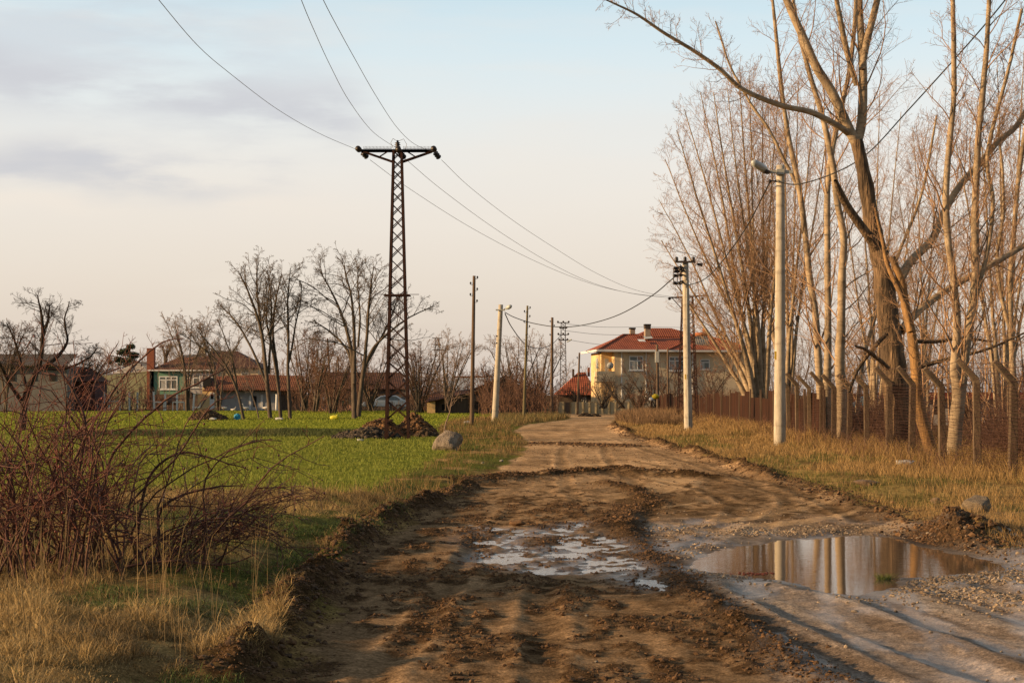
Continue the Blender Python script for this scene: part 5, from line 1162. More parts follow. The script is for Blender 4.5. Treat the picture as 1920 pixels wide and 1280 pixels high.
# rusty sheet fence further on
M_sheet = mat('rusted_sheet', (.050, .021, .012), (.013, .008, .006), 1.6, .9, .3, stretch=(1, 2.2, .25), c3=(.075, .035, .02), spec=.1)
Ys = np.arange(52.5, 129, 1.95)
fr = empty('sheet_fence', (fence_x(90), 90, hz(fence_x(90), 90)), 0, 'long dark rusty corrugated sheet fence leading back to the yellow house', 'fence'); off = np.array(fr.location)
for i, Y in enumerate(Ys):
    y0, y1 = Y, Y + 1.93; n = 26; vs = []; hgt_ = 1.52 + RNG.uniform(-.2, .12) + (.1 if Y > 100 else 0); tilt = RNG.normal() * .02
    zb = hz(fence_x(Y), Y)
    if i % 6 == 2: hgt_ -= .15
    for j in range(n + 1):
        t = j / n; yy = y0 + (y1 - y0) * t; xx = fence_x(yy) + .02 + .018 * math.cos(j * math.pi / 1.5) + RNG.normal() * .002 + (.02 if i % 2 else 0)
        for zq in (-.05, hgt_): vs.append((xx + tilt * zq, yy, zb + zq + (tilt * 1.2 * t if zq > 0 else 0)))
    me = bpy.data.meshes.new('sheet_panel'); me.from_pydata([tuple(np.array(v_) - off) for v_ in vs], [], [(2 * j, 2 * j + 2, 2 * j + 3, 2 * j + 1) for j in range(n)]); me.update(); link_mesh('sheet_panel', me, M_sheet, fr)
for i, Y in enumerate(Ys[::2]):
    x = fence_x(Y) + .02; z = hz(x, Y); MB().bar(np.array((x, Y, z - .1)) - off, np.array((x - RNG.uniform(-.03, .05), Y, z + RNG.uniform(1.45, 1.75))) - off, .07).build('fence_stake', M_wood, fr)
# ------------------------------------------------------------------ buildings
def tile_mat(name, c1, c2, rows=3.2, c3=None):
    """roof tiles: rows along height, ribs along x, with mottling"""
    m, N, L, B = new_mat(name); tc = N.new('ShaderNodeTexCoord')
    n = N.new('ShaderNodeTexNoise'); n.inputs['Scale'].default_value = 1.6; n.inputs['Detail'].default_value = 8; n.inputs['Roughness'].default_value = .7
    r = N.new('ShaderNodeValToRGB'); r.color_ramp.elements[0].position = .35; r.color_ramp.elements[1].position = .66
    r.color_ramp.elements[0].color = (*c2, 1); r.color_ramp.elements[1].color = (*c1, 1)
    L.new(tc.outputs['Object'], n.inputs['Vector']); L.new(n.outputs['Fac'], r.inputs[0])
    w = N.new('ShaderNodeTexWave'); w.wave_type = 'BANDS'; w.bands_direction = 'Z'; w.wave_profile = 'SAW'; w.inputs['Scale'].default_value = rows / 2; w.inputs['Distortion'].default_value = .15; w.inputs['Detail Scale'].default_value = 3
    w2 = N.new('ShaderNodeTexWave'); w2.wave_type = 'BANDS'; w2.bands_direction = 'X'; w2.inputs['Scale'].default_value = 1.6
    L.new(tc.outputs['Object'], w.inputs['Vector']); L.new(tc.outputs['Object'], w2.inputs['Vector'])
    ad = N.new('ShaderNodeMath'); ad.operation = 'MULTIPLY_ADD'; ad.inputs[1].default_value = .5; L.new(w2.outputs['Fac'], ad.inputs[0]); L.new(w.outputs['Fac'], ad.inputs[2])
    b = N.new('ShaderNodeBump'); b.inputs['Strength'].default_value = .8; b.inputs['Distance'].default_value = .06; L.new(ad.outputs[0], b.inputs['Height']); L.new(b.outputs[0], B.inputs['Normal'])
    mr = N.new('ShaderNodeMapRange'); mr.inputs['To Min'].default_value = .45; mr.inputs['To Max'].default_value = 1.15; L.new(w.outputs['Fac'], mr.inputs['Value'])
    vm = N.new('ShaderNodeVectorMath'); vm.operation = 'SCALE'; L.new(r.outputs[0], vm.inputs[0]); L.new(mr.outputs[0], vm.inputs['Scale']); L.new(vm.outputs[0], B.inputs['Base Color'])
    B.inputs['Roughness'].default_value = .9; B.inputs['Specular IOR Level'].default_value = .2
    return m
M_tile = tile_mat('red_roof_tiles', (.40, .12, .06), (.22, .062, .036))
M_tile_old = tile_mat('old_roof_tiles', (.22, .095, .055), (.10, .05, .035), 4)
M_tile_dark = tile_mat('dark_brown_tiles', (.13, .06, .042), (.065, .036, .028), 4)
M_grey_roof = tile_mat('grey_sheet_roof', (.27, .25, .22), (.17, .155, .14), 1)
M_plaster = mat('beige_plaster', (.66, .53, .35), (.48, .38, .245), .8, .92, .15, c3=(.30, .25, .18), stretch=(1, 1, .5))
M_green = mat('green_wall', (.155, .30, .21), (.11, .23, .16), 1, .9, .1)
M_olive = mat('olive_wall', (.30, .30, .18), (.23, .23, .14), .6, .9, .1, stretch=(1, 1, .6))
M_white = mat('dull_white_wall', (.46, .45, .44), (.33, .32, .31), 1.2, .9, .1, c3=(.24, .22, .2))
M_pvc = mat('white_trim', (.70, .70, .68), (.60, .60, .58), 2, .6, 0)
M_yell = mat('sunlit_ochre_wall', (.72, .52, .27), (.58, .40, .19), 1.5, .9, .15)  # end walls facing the sun: its yellow light is put into the colour
M_brownwall = mat('brown_wall', (.13, .095, .07), (.07, .05, .038), 1, .95, .2, c3=(.2, .16, .12))
M_barn = mat('barn_wall', (.15, .11, .085), (.09, .065, .05), 1, .95, .3, stretch=(3, 1, .4))
M_brick = mat('red_brick', (.28, .10, .055), (.19, .068, .04), 3, .95, .2)
M_soot = mat('sooty_plaster', (.38, .30, .22), (.22, .17, .13), 3, .95, .1)
M_dark = mat('dark_opening', (.02, .018, .017), (.012, .011, .010), 3, .9, 0)
M_glass, N, L, B = new_mat('window_glass'); B.inputs['Base Color'].default_value = (.10, .12, .12, 1); B.inputs['Roughness'].default_value = .12; B.inputs['Specular IOR Level'].default_value = .6
M_curtain = mat('net_curtain', (.45, .45, .43), (.28, .29, .28), 3, .9, 0, stretch=(6, 1, 1))
M_panelc = mat('concrete_panel', (.52, .44, .28), (.36, .30, .19), 1.2, .92, .2, c3=(.22, .2, .13))
M_panelp = mat('panel_post_concrete', (.20, .17, .11), (.11, .095, .06), 2, .92, .2)
M_bluesheet = mat('bluish_sheet_roof', (.42, .45, .47), (.32, .35, .37), .8, .55, 0)

def window(parent, x0, x1, z0, z1, y, mull=(.5,), trans=.7, fw=.07, curtain=True, frm=None):
    """y = outside wall plane facing -Y in the parent's frame"""
    f = MB(); f.box(x0, x1, y - .05, y + .03, z0, z0 + fw); f.box(x0, x1, y - .05, y + .03, z1 - fw, z1); f.box(x0, x0 + fw, y - .048, y + .03, z0 + fw, z1 - fw); f.box(x1 - fw, x1, y - .048, y + .03, z0 + fw, z1 - fw)
    for m_ in mull: xm = x0 + (x1 - x0) * m_; f.box(xm - fw / 2, xm + fw / 2, y - .046, y + .03, z0 + fw, z1 - fw)
    if trans: zt = z0 + (z1 - z0) * trans; f.box(x0 + fw, x1 - fw, y - .042, y + .03, zt - fw / 2, zt + fw / 2)
    o = f.build('window', frm or M_pvc, parent)
    MB().box(x0 + fw * .5, x1 - fw * .5, y - .02, y - .012, z0 + fw * .5, z1 - fw * .5).build('pane', M_glass, o)
    if curtain: MB().box(x0 + (x1 - x0) * .12, x1 - (x1 - x0) * .55, y - .028, y - .022, z0 + fw, z0 + (z1 - z0) * .68).build('curtain', M_curtain, o)
    MB().box(x0 - .06, x1 + .06, y - .12, y + .02, z0 - .08, z0 - .003).build('sill', frm or M_pvc, o)
    return o
def hip(x0, x1, y0, y1, ze, zr, rx0, rx1, ov=.6, th=.14, ry=None):
    """hip roof: eave rectangle + ridge rx0..rx1"""
    a, b, c, d = x0 - ov, x1 + ov, y0 - ov, y1 + ov; ym = (y0 + y1) / 2 if ry is None else ry
    m = MB(); m.add([(a, c, ze), (b, c, ze), (b, d, ze), (a, d, ze), (rx0, ym, zr), (rx1, ym, zr)], [(0, 1, 5, 4), (1, 2, 5), (2, 3, 4, 5), (3, 0, 4)]); 
    m.add([(a, c, ze), (b, c, ze), (b, d, ze), (a, d, ze)], [(0, 3, 2, 1)])
    return m
def fascia(x0, x1, y0, y1, ze, ov=.6, h=.16):
    a, b, c, d = x0 - ov, x1 + ov, y0 - ov, y1 + ov; m = MB()
    m.box(a - .03, b + .03, c - .05, c - .003, ze - h, ze + .04); m.box(a - .05, a - .003, c, d, ze - h, ze + .04); m.box(b + .003, b + .05, c, d, ze - h, ze + .04)
    return m
# ---- two-storey yellow house
Y = 150; s = Y / F; base = P(1152, 774, Y); base[2] = -.05; th = R(6.5)
H1 = empty('two_storey_house', base, th, 'two-storey beige house with red hipped roof, lit yellow end wall and two chimneys', 'house')
Z = lambda y: CAMH - (y - HY) * s - base[2]
W_, D_ = 12.8, 7.2
MB().box(0, W_, 0, D_, 0, Z(659)).build('wall', M_plaster, H1)
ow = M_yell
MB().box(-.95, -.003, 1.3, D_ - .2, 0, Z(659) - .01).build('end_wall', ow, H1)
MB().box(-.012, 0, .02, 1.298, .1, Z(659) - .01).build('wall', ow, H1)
MB().box(-1.5, -.01, -.25, 1.28, Z(713) - .12, Z(713)).build('balcony_floor', M_plaster, H1)
bal = MB(); bal.box(-1.55, -.02, -.35, -.253, Z(713) - .1, Z(696)); bal.box(-1.60, -1.503, -.25, 1.28, Z(713) - .1, Z(696)); bal.build('balcony_parapet', M_plaster, H1)
MB().box(-.62, -.3, 1.24, 1.296, Z(702), Z(672)).build('balcony_door', M_curtain, H1)
MB().box(-.966, -.952, 3, 4.2, Z(690), Z(670)).build('shutter', M_curtain, H1)
r_ = hip(0, W_, 0, D_, Z(657), Z(622), 2.0, 9.5, ov=0, ry=4.5).v
rf = MB(); e = Z(656.5)
a, bb, c, d = -1.65, W_ + .8, -.8, D_ + .8
rf.add([(a, c, e), (bb, c, e), (bb, d, e), (a, d, e), (1.6, 4.3, Z(624)), (8.6, 4.3, Z(624))], [(0, 1, 5, 4), (1, 2, 5), (2, 3, 4, 5), (3, 0, 4), (0, 3, 2, 1)]).build('roof', M_tile, H1)
rf2 = MB(); rf2.add([(2.6, 3.5, Z(628)), (8.8, 3.5, Z(628)), (8.8, 7.9, Z(628)), (2.6, 7.9, Z(628)), (4.4, 5.4, Z(610)), (6.2, 5.4, Z(610))], [(0, 1, 5, 4), (1, 2, 5), (2, 3, 4, 5), (3, 0, 4)]).build('upper_roof', M_tile, H1)
rf3 = MB(); rf3.add([(4.6, -.95, e + .03), (12.6, -.95, e + .03), (12.6, 5, e + .03), (4.6, 5, e + .03), (8.2, 3, Z(627)), (9.0, 3, Z(627))], [(0, 1, 5, 4), (1, 2, 5), (2, 3, 4, 5), (3, 0, 4)]).build('wing_roof', M_tile, H1)
g = MB(); g.box(a, bb, c - .12, c - .003, e - .14, e + .05); g.box(a - .1, a - .003, c - .1, d, e - .14, e + .05); g.build('gutter', M_pvc, H1)
ri = MB()
for p_, q__ in (((a, c, e), (1.6, 4.3, Z(624))), ((1.6, 4.3, Z(624)), (3, 4.3, Z(624))), ((4.6, -.95, e + .05), (8.2, 3, Z(627))), ((12.6, -.95, e + .05), (9.0, 3, Z(627))), ((8.2, 3, Z(627)), (9, 3, Z(627)))): ri.bar(np.array(p_) + (0, 0, .02), np.array(q__) + (0, 0, .02), .2, .12)
ri.build('ridge_tiles', M_tile, H1)
MB().box(-.9, 1.2, c, .0, e - .16, e - .14).build('soffit', M_pvc, H1)
window(H1, (1180 - 1152) * s * 1.0, (1207 - 1152) * s, Z(694), Z(667), -.003, (.58,), .66, .09)
window(H1, (1256 - 1152) * s, (1286 - 1152) * s, Z(695), Z(668), -.003, (.38,), .7, .09)
window(H1, (1316 - 1152) * s, (1334 - 1152) * s, Z(692), Z(673), -.003, (), .7, .07)
for x in (1165.5, 1212, 1301): MB().tube([((x - 1152) * s, -.10, Z(660)), ((x - 1152) * s, -.08, Z(672)), ((x - 1152) * s, -.08, Z(748))], .06, 8).build('downpipe', M_pvc, H1)
def chim(x0, x1, y0, y1, yd, d, nm='chimney'):
    o = MB().box((x0 - 1152) * s, (x1 - 1152) * s, yd, yd + d, Z(y1), Z(y0 + 3)).build(nm, M_soot, H1); MB().box((x0 - 1153) * s, (x1 - 1151) * s, yd - .05, yd + d + .05, Z(y0 + 2.99), Z(y0)).build('cap', M_dark, o); return o
chim(1200.5, 1210, 610, 630, 4.6, .5); ch = chim(1220, 1230, 605, 634, 2.2, .6)
MB().box((1219.5 - 1152) * s, (1230.5 - 1152) * s, 2.16, 2.86, Z(614), Z(608.1)).build('soot_band', mat('chimney_soot', (.08, .06, .045), (.03, .025, .02), 3, .9, 0), ch)
sh = MB(); sh.add([((1218 - 1152) * s, 1.95, Z(633.5)), ((1234 - 1152) * s, 1.95, Z(632)), ((1231 - 1152) * s, 2.3, Z(627)), ((1216 - 1152) * s, 2.3, Z(628))], [(0, 1, 2, 3)]).build('metal_flashing', M_bluesheet, H1)
sk = MB(); sk.add([((1203 - 1152) * s, .95, Z(640) + .05), ((1216 - 1152) * s, .95, Z(640) + .03), ((1215 - 1152) * s, 1.6, Z(635.5) + .05), ((1202 - 1152) * s, 1.6, Z(636) + .06)], [(0, 1, 2, 3)]).build('roof_patch', M_pvc, H1)
# solar heater and dish are things standing on the house
sol = empty('solar_water_heater', P(1312, 636, 150.5), th, 'solar heater with orange tank lying on the yellow house roof', 'solar heater')
q = lambda x, y, d=0.: P(x, y, 150.5 + d) - P(1312, 636, 150.5)
MB().add([q(1298, 646, -2.2), q(1326, 648, -2.2), q(1324, 630, -1.2), q(1300, 630, -1.2)], [(0, 1, 2, 3)]).add([q(1298, 646, -2.1), q(1326, 648, -2.1), q(1324, 630, -1.1), q(1300, 630, -1.1)], [(3, 2, 1, 0)]).build('collector_panel', M_grey_roof, sol)
MB().tube([q(1301, 627, -1), q(1324, 626.5, -1)], .17, 12).build('tank', mat('orange_tank', (.45, .14, .04), (.33, .10, .03), 3, .6, 0), sol, True)
MB().tube([q(1316, 619.5, -.8), q(1324, 619, -.8)], .16, 12).build('tank', bpy.data.materials['orange_tank'], sol, True)
MB().bar(q(1303, 630, -1), q(1303, 640, -1), .04).bar(q(1323, 630, -1), q(1323, 642, -1), .04).build('stand', M_galv, sol)
dsh = empty('satellite_dish', P(1144, 694, 149.6), 0, 'white satellite dish on the balcony of the yellow house', 'dish')
MB().lathe((0, -.1, .42), [(.30 * k / 5 + .001, -.14 * (1 - (k / 5) ** 2)) for k in range(6)][::-1], 18, 'y').build('dish', M_curtain, dsh, True)
MB().bar((0, 0, -.05), (0, 0, .42), .05).bar((0, -.1, .25), (0, -.5, .42), .03).build('mount', M_steel, dsh)

# ---- helper for plain frontal buildings given in pixels
class Fr:
    def __init__(s, x, Y, name, label, cat='building', rz=0):
        s.x, s.Y, s.s = x, Y, Y / F; s.o = empty(name, (P(x, 740, Y)[0], Y, -.05), rz, label, cat)
    def X(s, x): return (x - s.x) * s.s
    def Z(s, y): return CAMH - (y - HY) * s.s + .05
def roof_slope(fr, x0, x1, ye, yr, xr0, xr1, D, ov, m, name='roof', thick=.1):
    """front eave at pixel row ye, ridge at row yr, gable/hip by xr0,xr1; depth D"""
    X, Z = fr.X, fr.Z; e, r = Z(ye), Z(yr); k = MB()
    k.add([(X(x0), -ov, e), (X(x1), -ov, e), (X(x1), D + ov, e), (X(x0), D + ov, e), (X(xr0), D / 2, r), (X(xr1), D / 2, r)], [(0, 1, 5, 4), (1, 2, 5), (2, 3, 4, 5), (3, 0, 4), (0, 3, 2, 1)])
    return k.build(name, m, fr.o)
# small red roofed house
f = Fr(1080, 162, 'small_house', 'low house with red hipped roof left of the yellow house', 'house')
MB().box(f.X(1046), f.X(1113), 0, 6, 0, f.Z(739)).build('wall', M_brownwall, f.o)
roof_slope(f, 1040, 1120, 740, 697, 1086, 1100, 6, .5, M_tile)
MB().box(f.X(1074.5), f.X(1078.5), 2.2, 2.5, f.Z(712), f.Z(691)).build('chimney', M_brownwall, f.o); MB().box(f.X(1104), f.X(1108.5), 2.6, 2.9, f.Z(705), f.Z(688)).build('chimney', M_brick, f.o)
window(f.o, f.X(1090), f.X(1099), f.Z(757), f.Z(745), -.003, (.5,), 0, .05)
# concrete panel wall
f = Fr(1115, 143, 'panel_wall', 'pale concrete panel wall with upright posts at the end of the road', 'wall')
xs_ = list(np.arange(1046, 1188, 12.2)) + [1190]
for a_, b_ in zip(xs_[:-1], xs_[1:]):
    if abs(a_ - 1058.2) < 1: MB().box(f.X(a_ + 1), f.X(b_ - 1), 0, .05, .1, f.Z(754)).build('gate_leaf', M_barn, f.o); continue
    MB().box(f.X(a_ + .8), f.X(b_ - .8), 0, .07, -.1, f.Z(753.5 + RNG.uniform(-.4, .6))).build('panel', M_panelc, f.o)
for a_ in xs_: MB().box(f.X(a_ - .7), f.X(a_ + .7), -.08, .12, -.1, f.Z(752.5)).build('wall_post', M_panelp, f.o)
# barn with gable and lean-to
f = Fr(900, 150, 'barn', 'brown gabled barn with a rusty tiled lean-to and a lit ochre end wall', 'barn')
X, Z = f.X, f.Z
MB().add([(X(880), 0, 0), (X(1004), 0, 0), (X(1004), 0, Z(735)), (X(948), 0, Z(708)), (X(880), 0, Z(733)), (X(880), 9, 0), (X(1004), 9, 0), (X(1004), 9, Z(735)), (X(948), 9, Z(708)), (X(880), 9, Z(733))],
    [(0, 1, 2, 3, 4), (9, 8, 7, 6, 5), (0, 4, 9, 5), (1, 6, 7, 2)]).build('wall', M_barn, f.o)
MB().add([(X(872), -.5, Z(737)), (X(948), -.5, Z(705)), (X(1012), -.5, Z(736)), (X(872), 9.5, Z(737)), (X(948), 9.5, Z(705)), (X(1012), 9.5, Z(736)), (X(872), -.5, Z(735)), (X(948), -.5, Z(703)), (X(1012), -.5, Z(734)), (X(872), 9.5, Z(735)), (X(948), 9.5, Z(703)), (X(1012), 9.5, Z(734))],
    [(6, 7, 10, 9), (7, 8, 11, 10), (0, 1, 7, 6), (1, 2, 8, 7), (3, 4, 1, 0), (4, 5, 2, 1)]).build('roof', M_tile_dark, f.o)
MB().add([(X(808), -1.5, 0), (X(879.5), -1.5, 0), (X(879.5), -1.5, Z(738)), (X(808), -1.5, Z(751)), (X(808), 5, 0), (X(879.5), 5, 0), (X(879.5), 5, Z(738)), (X(808), 5, Z(751))], [(0, 1, 2, 3), (4, 7, 6, 5), (0, 3, 7, 4)]).build('lean_to_wall', M_barn, f.o)
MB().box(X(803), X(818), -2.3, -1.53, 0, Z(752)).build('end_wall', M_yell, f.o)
MB().add([(X(798), -2.7, Z(754)), (X(893), -2.0, Z(733)), (X(905), 1.5, Z(727)), (X(812), 1.5, Z(735)), (X(798), -2.7, Z(755.5)), (X(893), -2.0, Z(734.5))], [(0, 1, 2, 3), (4, 5, 1, 0)]).build('lean_to_roof', M_tile_old, f.o)
MB().box(X(830), X(847), -1.57, -1.503, Z(768), Z(758)).build('opening', M_dark, f.o)
MB().box(X(883), X(903), -.04, -.003, Z(752), Z(741)).build('shutter', mat('faded_shutter', (.17, .19, .18), (.11, .12, .11), 3, .8, 0), f.o)
f = Fr(870, 175, 'sheet_roof_shed', 'shed with pale bluish metal roof rising behind the barn', 'shed')
X, Z = f.X, f.Z
MB().box(X(815), X(925), 0, 8, 0, Z(734)).build('wall', M_brownwall, f.o)
MB().add([(X(808), -.6, Z(737)), (X(930), -.6, Z(730)), (X(925), 7, Z(705)), (X(848), 7, Z(708)), (X(808), -.6, Z(738)), (X(930), -.6, Z(731))], [(0, 1, 2, 3), (4, 5, 1, 0)]).build('roof', M_bluesheet, f.o)
MB().box(X(846), X(926), 6.95, 7.1, Z(707), Z(703.5)).build('ridge_cap', M_tile_old, f.o)
# long dark farm building in the middle
f = Fr(670, 187, 'farm_building', 'long dark farm building with brown tiled roof behind the broad bare tree', 'farm building')
X, Z = f.X, f.Z
MB().box(X(592), X(752), 0, 8, 0, Z(727)).build('wall', M_brownwall, f.o)
roof_slope(f, 585, 760, 729, 697, 592, 748, 8, .6, M_tile_dark)
MB().box(X(597), X(614), -.03, -.003, Z(750), Z(728)).build('white_patch', M_white, f.o)
for a_, b_, c_, d_ in ((622, 634, 768, 744), (640, 650, 756, 745), (690, 706, 768, 742), (722, 738, 768, 738)): MB().box(X(a_), X(b_), -.05, -.003, Z(c_), Z(d_)).build('opening', M_dark, f.o)
cp = empty('carport', P(615, 768, 180), 0, 'small pale-roofed shelter in front of the dark farm building', 'shelter')
q = lambda x, y, dy=0.: P(x, y, 180 + dy) - P(615, 768, 180)
MB().bar(q(603, 745.5), q(637, 745), .12, .08).bar(q(603, 745.5, 3), q(637, 745, 3), .12, .08).build('roof_beam', M_pvc, cp)
for x in (604, 632): MB().bar(q(x, 770), q(x, 741 if x > 620 else 745), .1).build('post', M_pvc, cp)
bl = prop(rebase(MB().lathe(P(616, 769, 178), [(.40, 0), (.42, .05), (.40, .45), (.42, .5), (.40, .9), (.41, .95), (.36, .98)], 16).build('barrel', mat('blue_plastic', (.02, .09, .22), (.015, .06, .16), 3, .5, 0), None, True), P(616, 769, 178)), 'blue barrel standing under the pale-roofed shelter', 'barrel')
gn = MB(); c = P(650, 763, 178); gn.tube([c + (-.7, 0, -.25), c + (-.6, 0, .25), c + (0, 0, .42), c + (.6, 0, .3), c + (.75, 0, -.25)], [.3, .35, .36, .33, .25], 10)
prop(rebase(gn.build('tarpaulin_heap', mat('green_tarp', (.06, .16, .08), (.04, .11, .055), 3, .8, .4), None, True), c), 'green covered heap behind the trunk of the broad bare tree', 'tarpaulin')
heap('rubble_heap', [(P(640, 770, 172)[0], 172, 1.3, .55), (P(656, 770, 172)[0], 172, .9, .7), (P(612, 770, 171)[0], 171, .9, .3)], 'pinkish rubble heap in front of the dark farm building', (.33, .19, .13), (.17, .10, .07), 6, lump=300)

# white shed with tiled roof
f = Fr(450, 176, 'white_shed', 'whitewashed shed with sagging red tiled roof and lit ochre end', 'shed')
X, Z = f.X, f.Z
MB().box(X(413), X(521), 0, 6, 0, Z(733)).build('wall', M_white, f.o)
MB().box(X(412), X(560), .06, 5.9, Z(733) + .002, Z(729)).build('wall_top', M_dark, f.o)
MB().box(X(521) + .003, X(562), .3, 6, 0, Z(733)).build('wall', M_brownwall, f.o)
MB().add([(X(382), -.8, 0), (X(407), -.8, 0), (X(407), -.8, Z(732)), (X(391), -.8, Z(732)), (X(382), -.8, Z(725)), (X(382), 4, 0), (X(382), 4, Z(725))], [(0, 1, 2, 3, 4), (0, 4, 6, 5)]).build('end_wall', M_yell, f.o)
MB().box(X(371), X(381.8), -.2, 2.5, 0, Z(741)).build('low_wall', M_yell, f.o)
MB().box(X(396), X(404.5), -.86, -.803, Z(767), Z(735)).build('door', M_pvc, f.o)
MB().box(X(397.5), X(403), -.88, -.863, Z(748), Z(738)).build('door_window', M_dark, f.o)
MB().box(X(407.2), X(412.8), -.5, -.1, 0, Z(733)).build('opening', M_dark, f.o)
MB().box(X(489), X(493), -.06, -.003, Z(768), Z(740)).build('wall_post', M_pvc, f.o)
MB().box(X(467), X(471), -.06, -.003, Z(768), Z(741)).build('wall_post', M_pvc, f.o)
MB().box(X(475), X(481), -.05, -.003, Z(762), Z(742)).build('opening', M_dark, f.o)
rr_ = MB(); n = 26
for i in range(n + 1):
    t = i / n; x0 = 384 + (566 - 384) * t; xr = 398 + (562 - 398) * t; sag = math.sin(t * 9) * .05 + (.12 if i < 3 else 0)
    rr_.v += [(X(x0), -1.2, Z(730.5) - sag * .6), (X(xr), 2.4, Z(702.5) - sag), (X(x0), 6.2, Z(730.5)), (X(x0), -1.2, Z(732) - sag * .6)]
for i in range(n): b_ = i * 4; rr_.f += [(b_, b_ + 4, b_ + 5, b_ + 1), (b_ + 1, b_ + 5, b_ + 6, b_ + 2), (b_ + 3, b_ + 7, b_ + 4, b_)]
rr_.build('roof', tile_mat('orange_old_tiles', (.26, .10, .05), (.10, .045, .028), 3.2), f.o)
MB().box(X(382), X(396), -.2, 1.4, Z(728), Z(708)).build('gable_opening', M_dark, f.o)
pl = MB().bar(P(375, 765, 173.5), P(388, 744, 173.9), .22, .08); prop(rebase(pl.build('leaning_board', M_wood, None), P(375, 765, 173.5)), 'dark board leaning against the lit ochre end wall of the white shed', 'board')

# green house
f = Fr(335, 192, 'green_house', 'green walled house with white window frames and red hipped roof', 'house')
X, Z = f.X, f.Z
MB().box(X(283), X(400), 0, 8, 0, Z(694)).build('wall', M_green, f.o)
MB().box(X(283), X(400), -.02, -.003, 0, Z(739)).build('plinth', M_brownwall, f.o)
MB().box(X(350), X(400), -.035, -.022, Z(738), Z(699)).build('wall_panel', M_white, f.o)
roof_slope(f, 279, 404, 694, 668, 322, 380, 8, .5, M_tile_old)
MB().box(X(279), X(404), -.62, -.503, Z(695.5), Z(693)).build('fascia', M_pvc, f.o)
window(f.o, X(298), X(333), Z(730), Z(705), -.006, (.38, .66), .72, .13)
window(f.o, X(352), X(376), Z(727), Z(701), -.04, (.45,), .72, .13)
window(f.o, X(378), X(392), Z(727), Z(701), -.04, (), .72, .12, False)
ar = MB(); ar.lathe((X(356), -.05, Z(740)), [(.36, -.02), (.36, .03)], 14, 'y'); ar.build('round_vent', M_dark, f.o)
MB().tube([(X(282.5), -.1, Z(757)), (X(282.5), -.1, Z(696))], .10, 8).build('downpipe', M_dark, f.o)
f = Fr(278, 191, 'brick_chimney', 'tall red brick chimney at the left end of the green house', 'chimney')
MB().box(f.X(271.5), f.X(285), 1.0, 1.9, 0, f.Z(653)).build('stack', M_brick, f.o); MB().box(f.X(271), f.X(285.5), .97, 1.93, f.Z(652.99), f.Z(652)).build('cap', M_brick, f.o)
for x0, x1, lab, rr_ in ((309, 323, 'big dark pipe ring lying before the green house', .42), (298, 306, 'small rusty drum lying left of the dark pipe ring', .34)):
    c = P((x0 + x1) / 2, 752, 188); m_ = MB(); m_.tube([c + (-.3, -.3, 0), c + ((x1 - x0) * .04, .6, 0)], rr_, 18, False); m_.tube([c + (-.26, -.24, 0), c + ((x1 - x0) * .04, .6, 0)], rr_ * .85, 18, True)
    prop(rebase(m_.build('pipe_ring', M_rust if rr_ < .4 else M_barn, None), c), lab, 'pipe')
# olive wall building
f = Fr(230, 194, 'olive_building', 'low olive plastered building with grey sheet roof left of the green house', 'building')
X, Z = f.X, f.Z
MB().add([(X(176), 0, 0), (X(280), 0, 0), (X(280), 0, Z(695)), (X(176), 0, Z(705)), (X(176), 7, 0), (X(280), 7, 0), (X(280), 7, Z(695)), (X(176), 7, Z(705))], [(0, 1, 2, 3), (5, 4, 7, 6), (0, 3, 7, 4), (1, 5, 6, 2), (3, 2, 6, 7)]).build('wall', M_olive, f.o)
MB().add([(X(188), .6, Z(703)), (X(276), .6, Z(695)), (X(280), 6, Z(676)), (X(236), 6, Z(676)), (X(188), 6.2, Z(699))], [(0, 1, 2, 3, 4)]).build('roof', M_grey_roof, f.o)
MB().bar((X(186), .5, Z(702.5)), (X(236), 6, Z(675.5)), .25, .12).build('ridge_tiles', M_tile_old, f.o)
MB().box(X(215), X(222), 2.3, 2.6, Z(688), Z(684.5)).build('skylight', M_bluesheet, f.o)
# large red-roofed house behind
f = Fr(430, 225, 'large_house', 'large house with broad red-brown hipped roof behind the white shed', 'house')
X, Z = f.X, f.Z
MB().box(X(372), X(484), 0, 10, 0, Z(690)).build('wall', M_plaster, f.o)
roof_slope(f, 366, 492, 690, 656, 386, 434, 10, .7, M_tile_dark)
MB().box(X(362), X(374), 4, 5, Z(672), Z(649)).build('chimney', M_plaster, f.o); MB().box(X(384), X(404), 4.6, 5.4, Z(657.5), Z(655)).build('roof_vent', M_galv, f.o)
window(f.o, X(452), X(466), Z(712), Z(698), -.003, (.5,), 0, .1); 
f2 = Fr(346, 215, 'dark_roof_house', 'house with dark slate coloured roof between the green house and the large red roof', 'house')
MB().box(f2.X(325), f2.X(372), 0, 6, 0, f2.Z(685)).build('wall', M_brownwall, f2.o); roof_slope(f2, 318, 380, 686, 664, 330, 366, 6, .4, mat('slate_roof', (.09, .085, .085), (.055, .052, .055), 2, .8, .2))
# long pale building at left
f = Fr(50, 165, 'long_building', 'long pale building with flat grey-brown roof at the left edge', 'building')
X, Z = f.X, f.Z
MB().box(X(-120), X(126), 0, 9, 0, Z(686)).build('wall', mat('greyed_wall', (.17, .165, .16), (.11, .105, .10), 1, .9, .1), f.o)
MB().add([(X(-125), -.7, Z(684)), (X(131), -.7, Z(684)), (X(122), 5, Z(661)), (X(-118), 5, Z(661)), (X(-125), -.7, Z(687)), (X(131), -.7, Z(687))], [(0, 1, 2, 3), (4, 5, 1, 0)]).build('roof', tile_mat('weathered_grey_tiles', (.13, .105, .085), (.075, .062, .052), 3), f.o)
for a_, b_ in ((-20, -8), (18, 28), (60, 68), (92, 104)): MB().box(X(a_), X(b_), -.05, -.003, Z(714), Z(700)).build('window', M_dark, f.o)
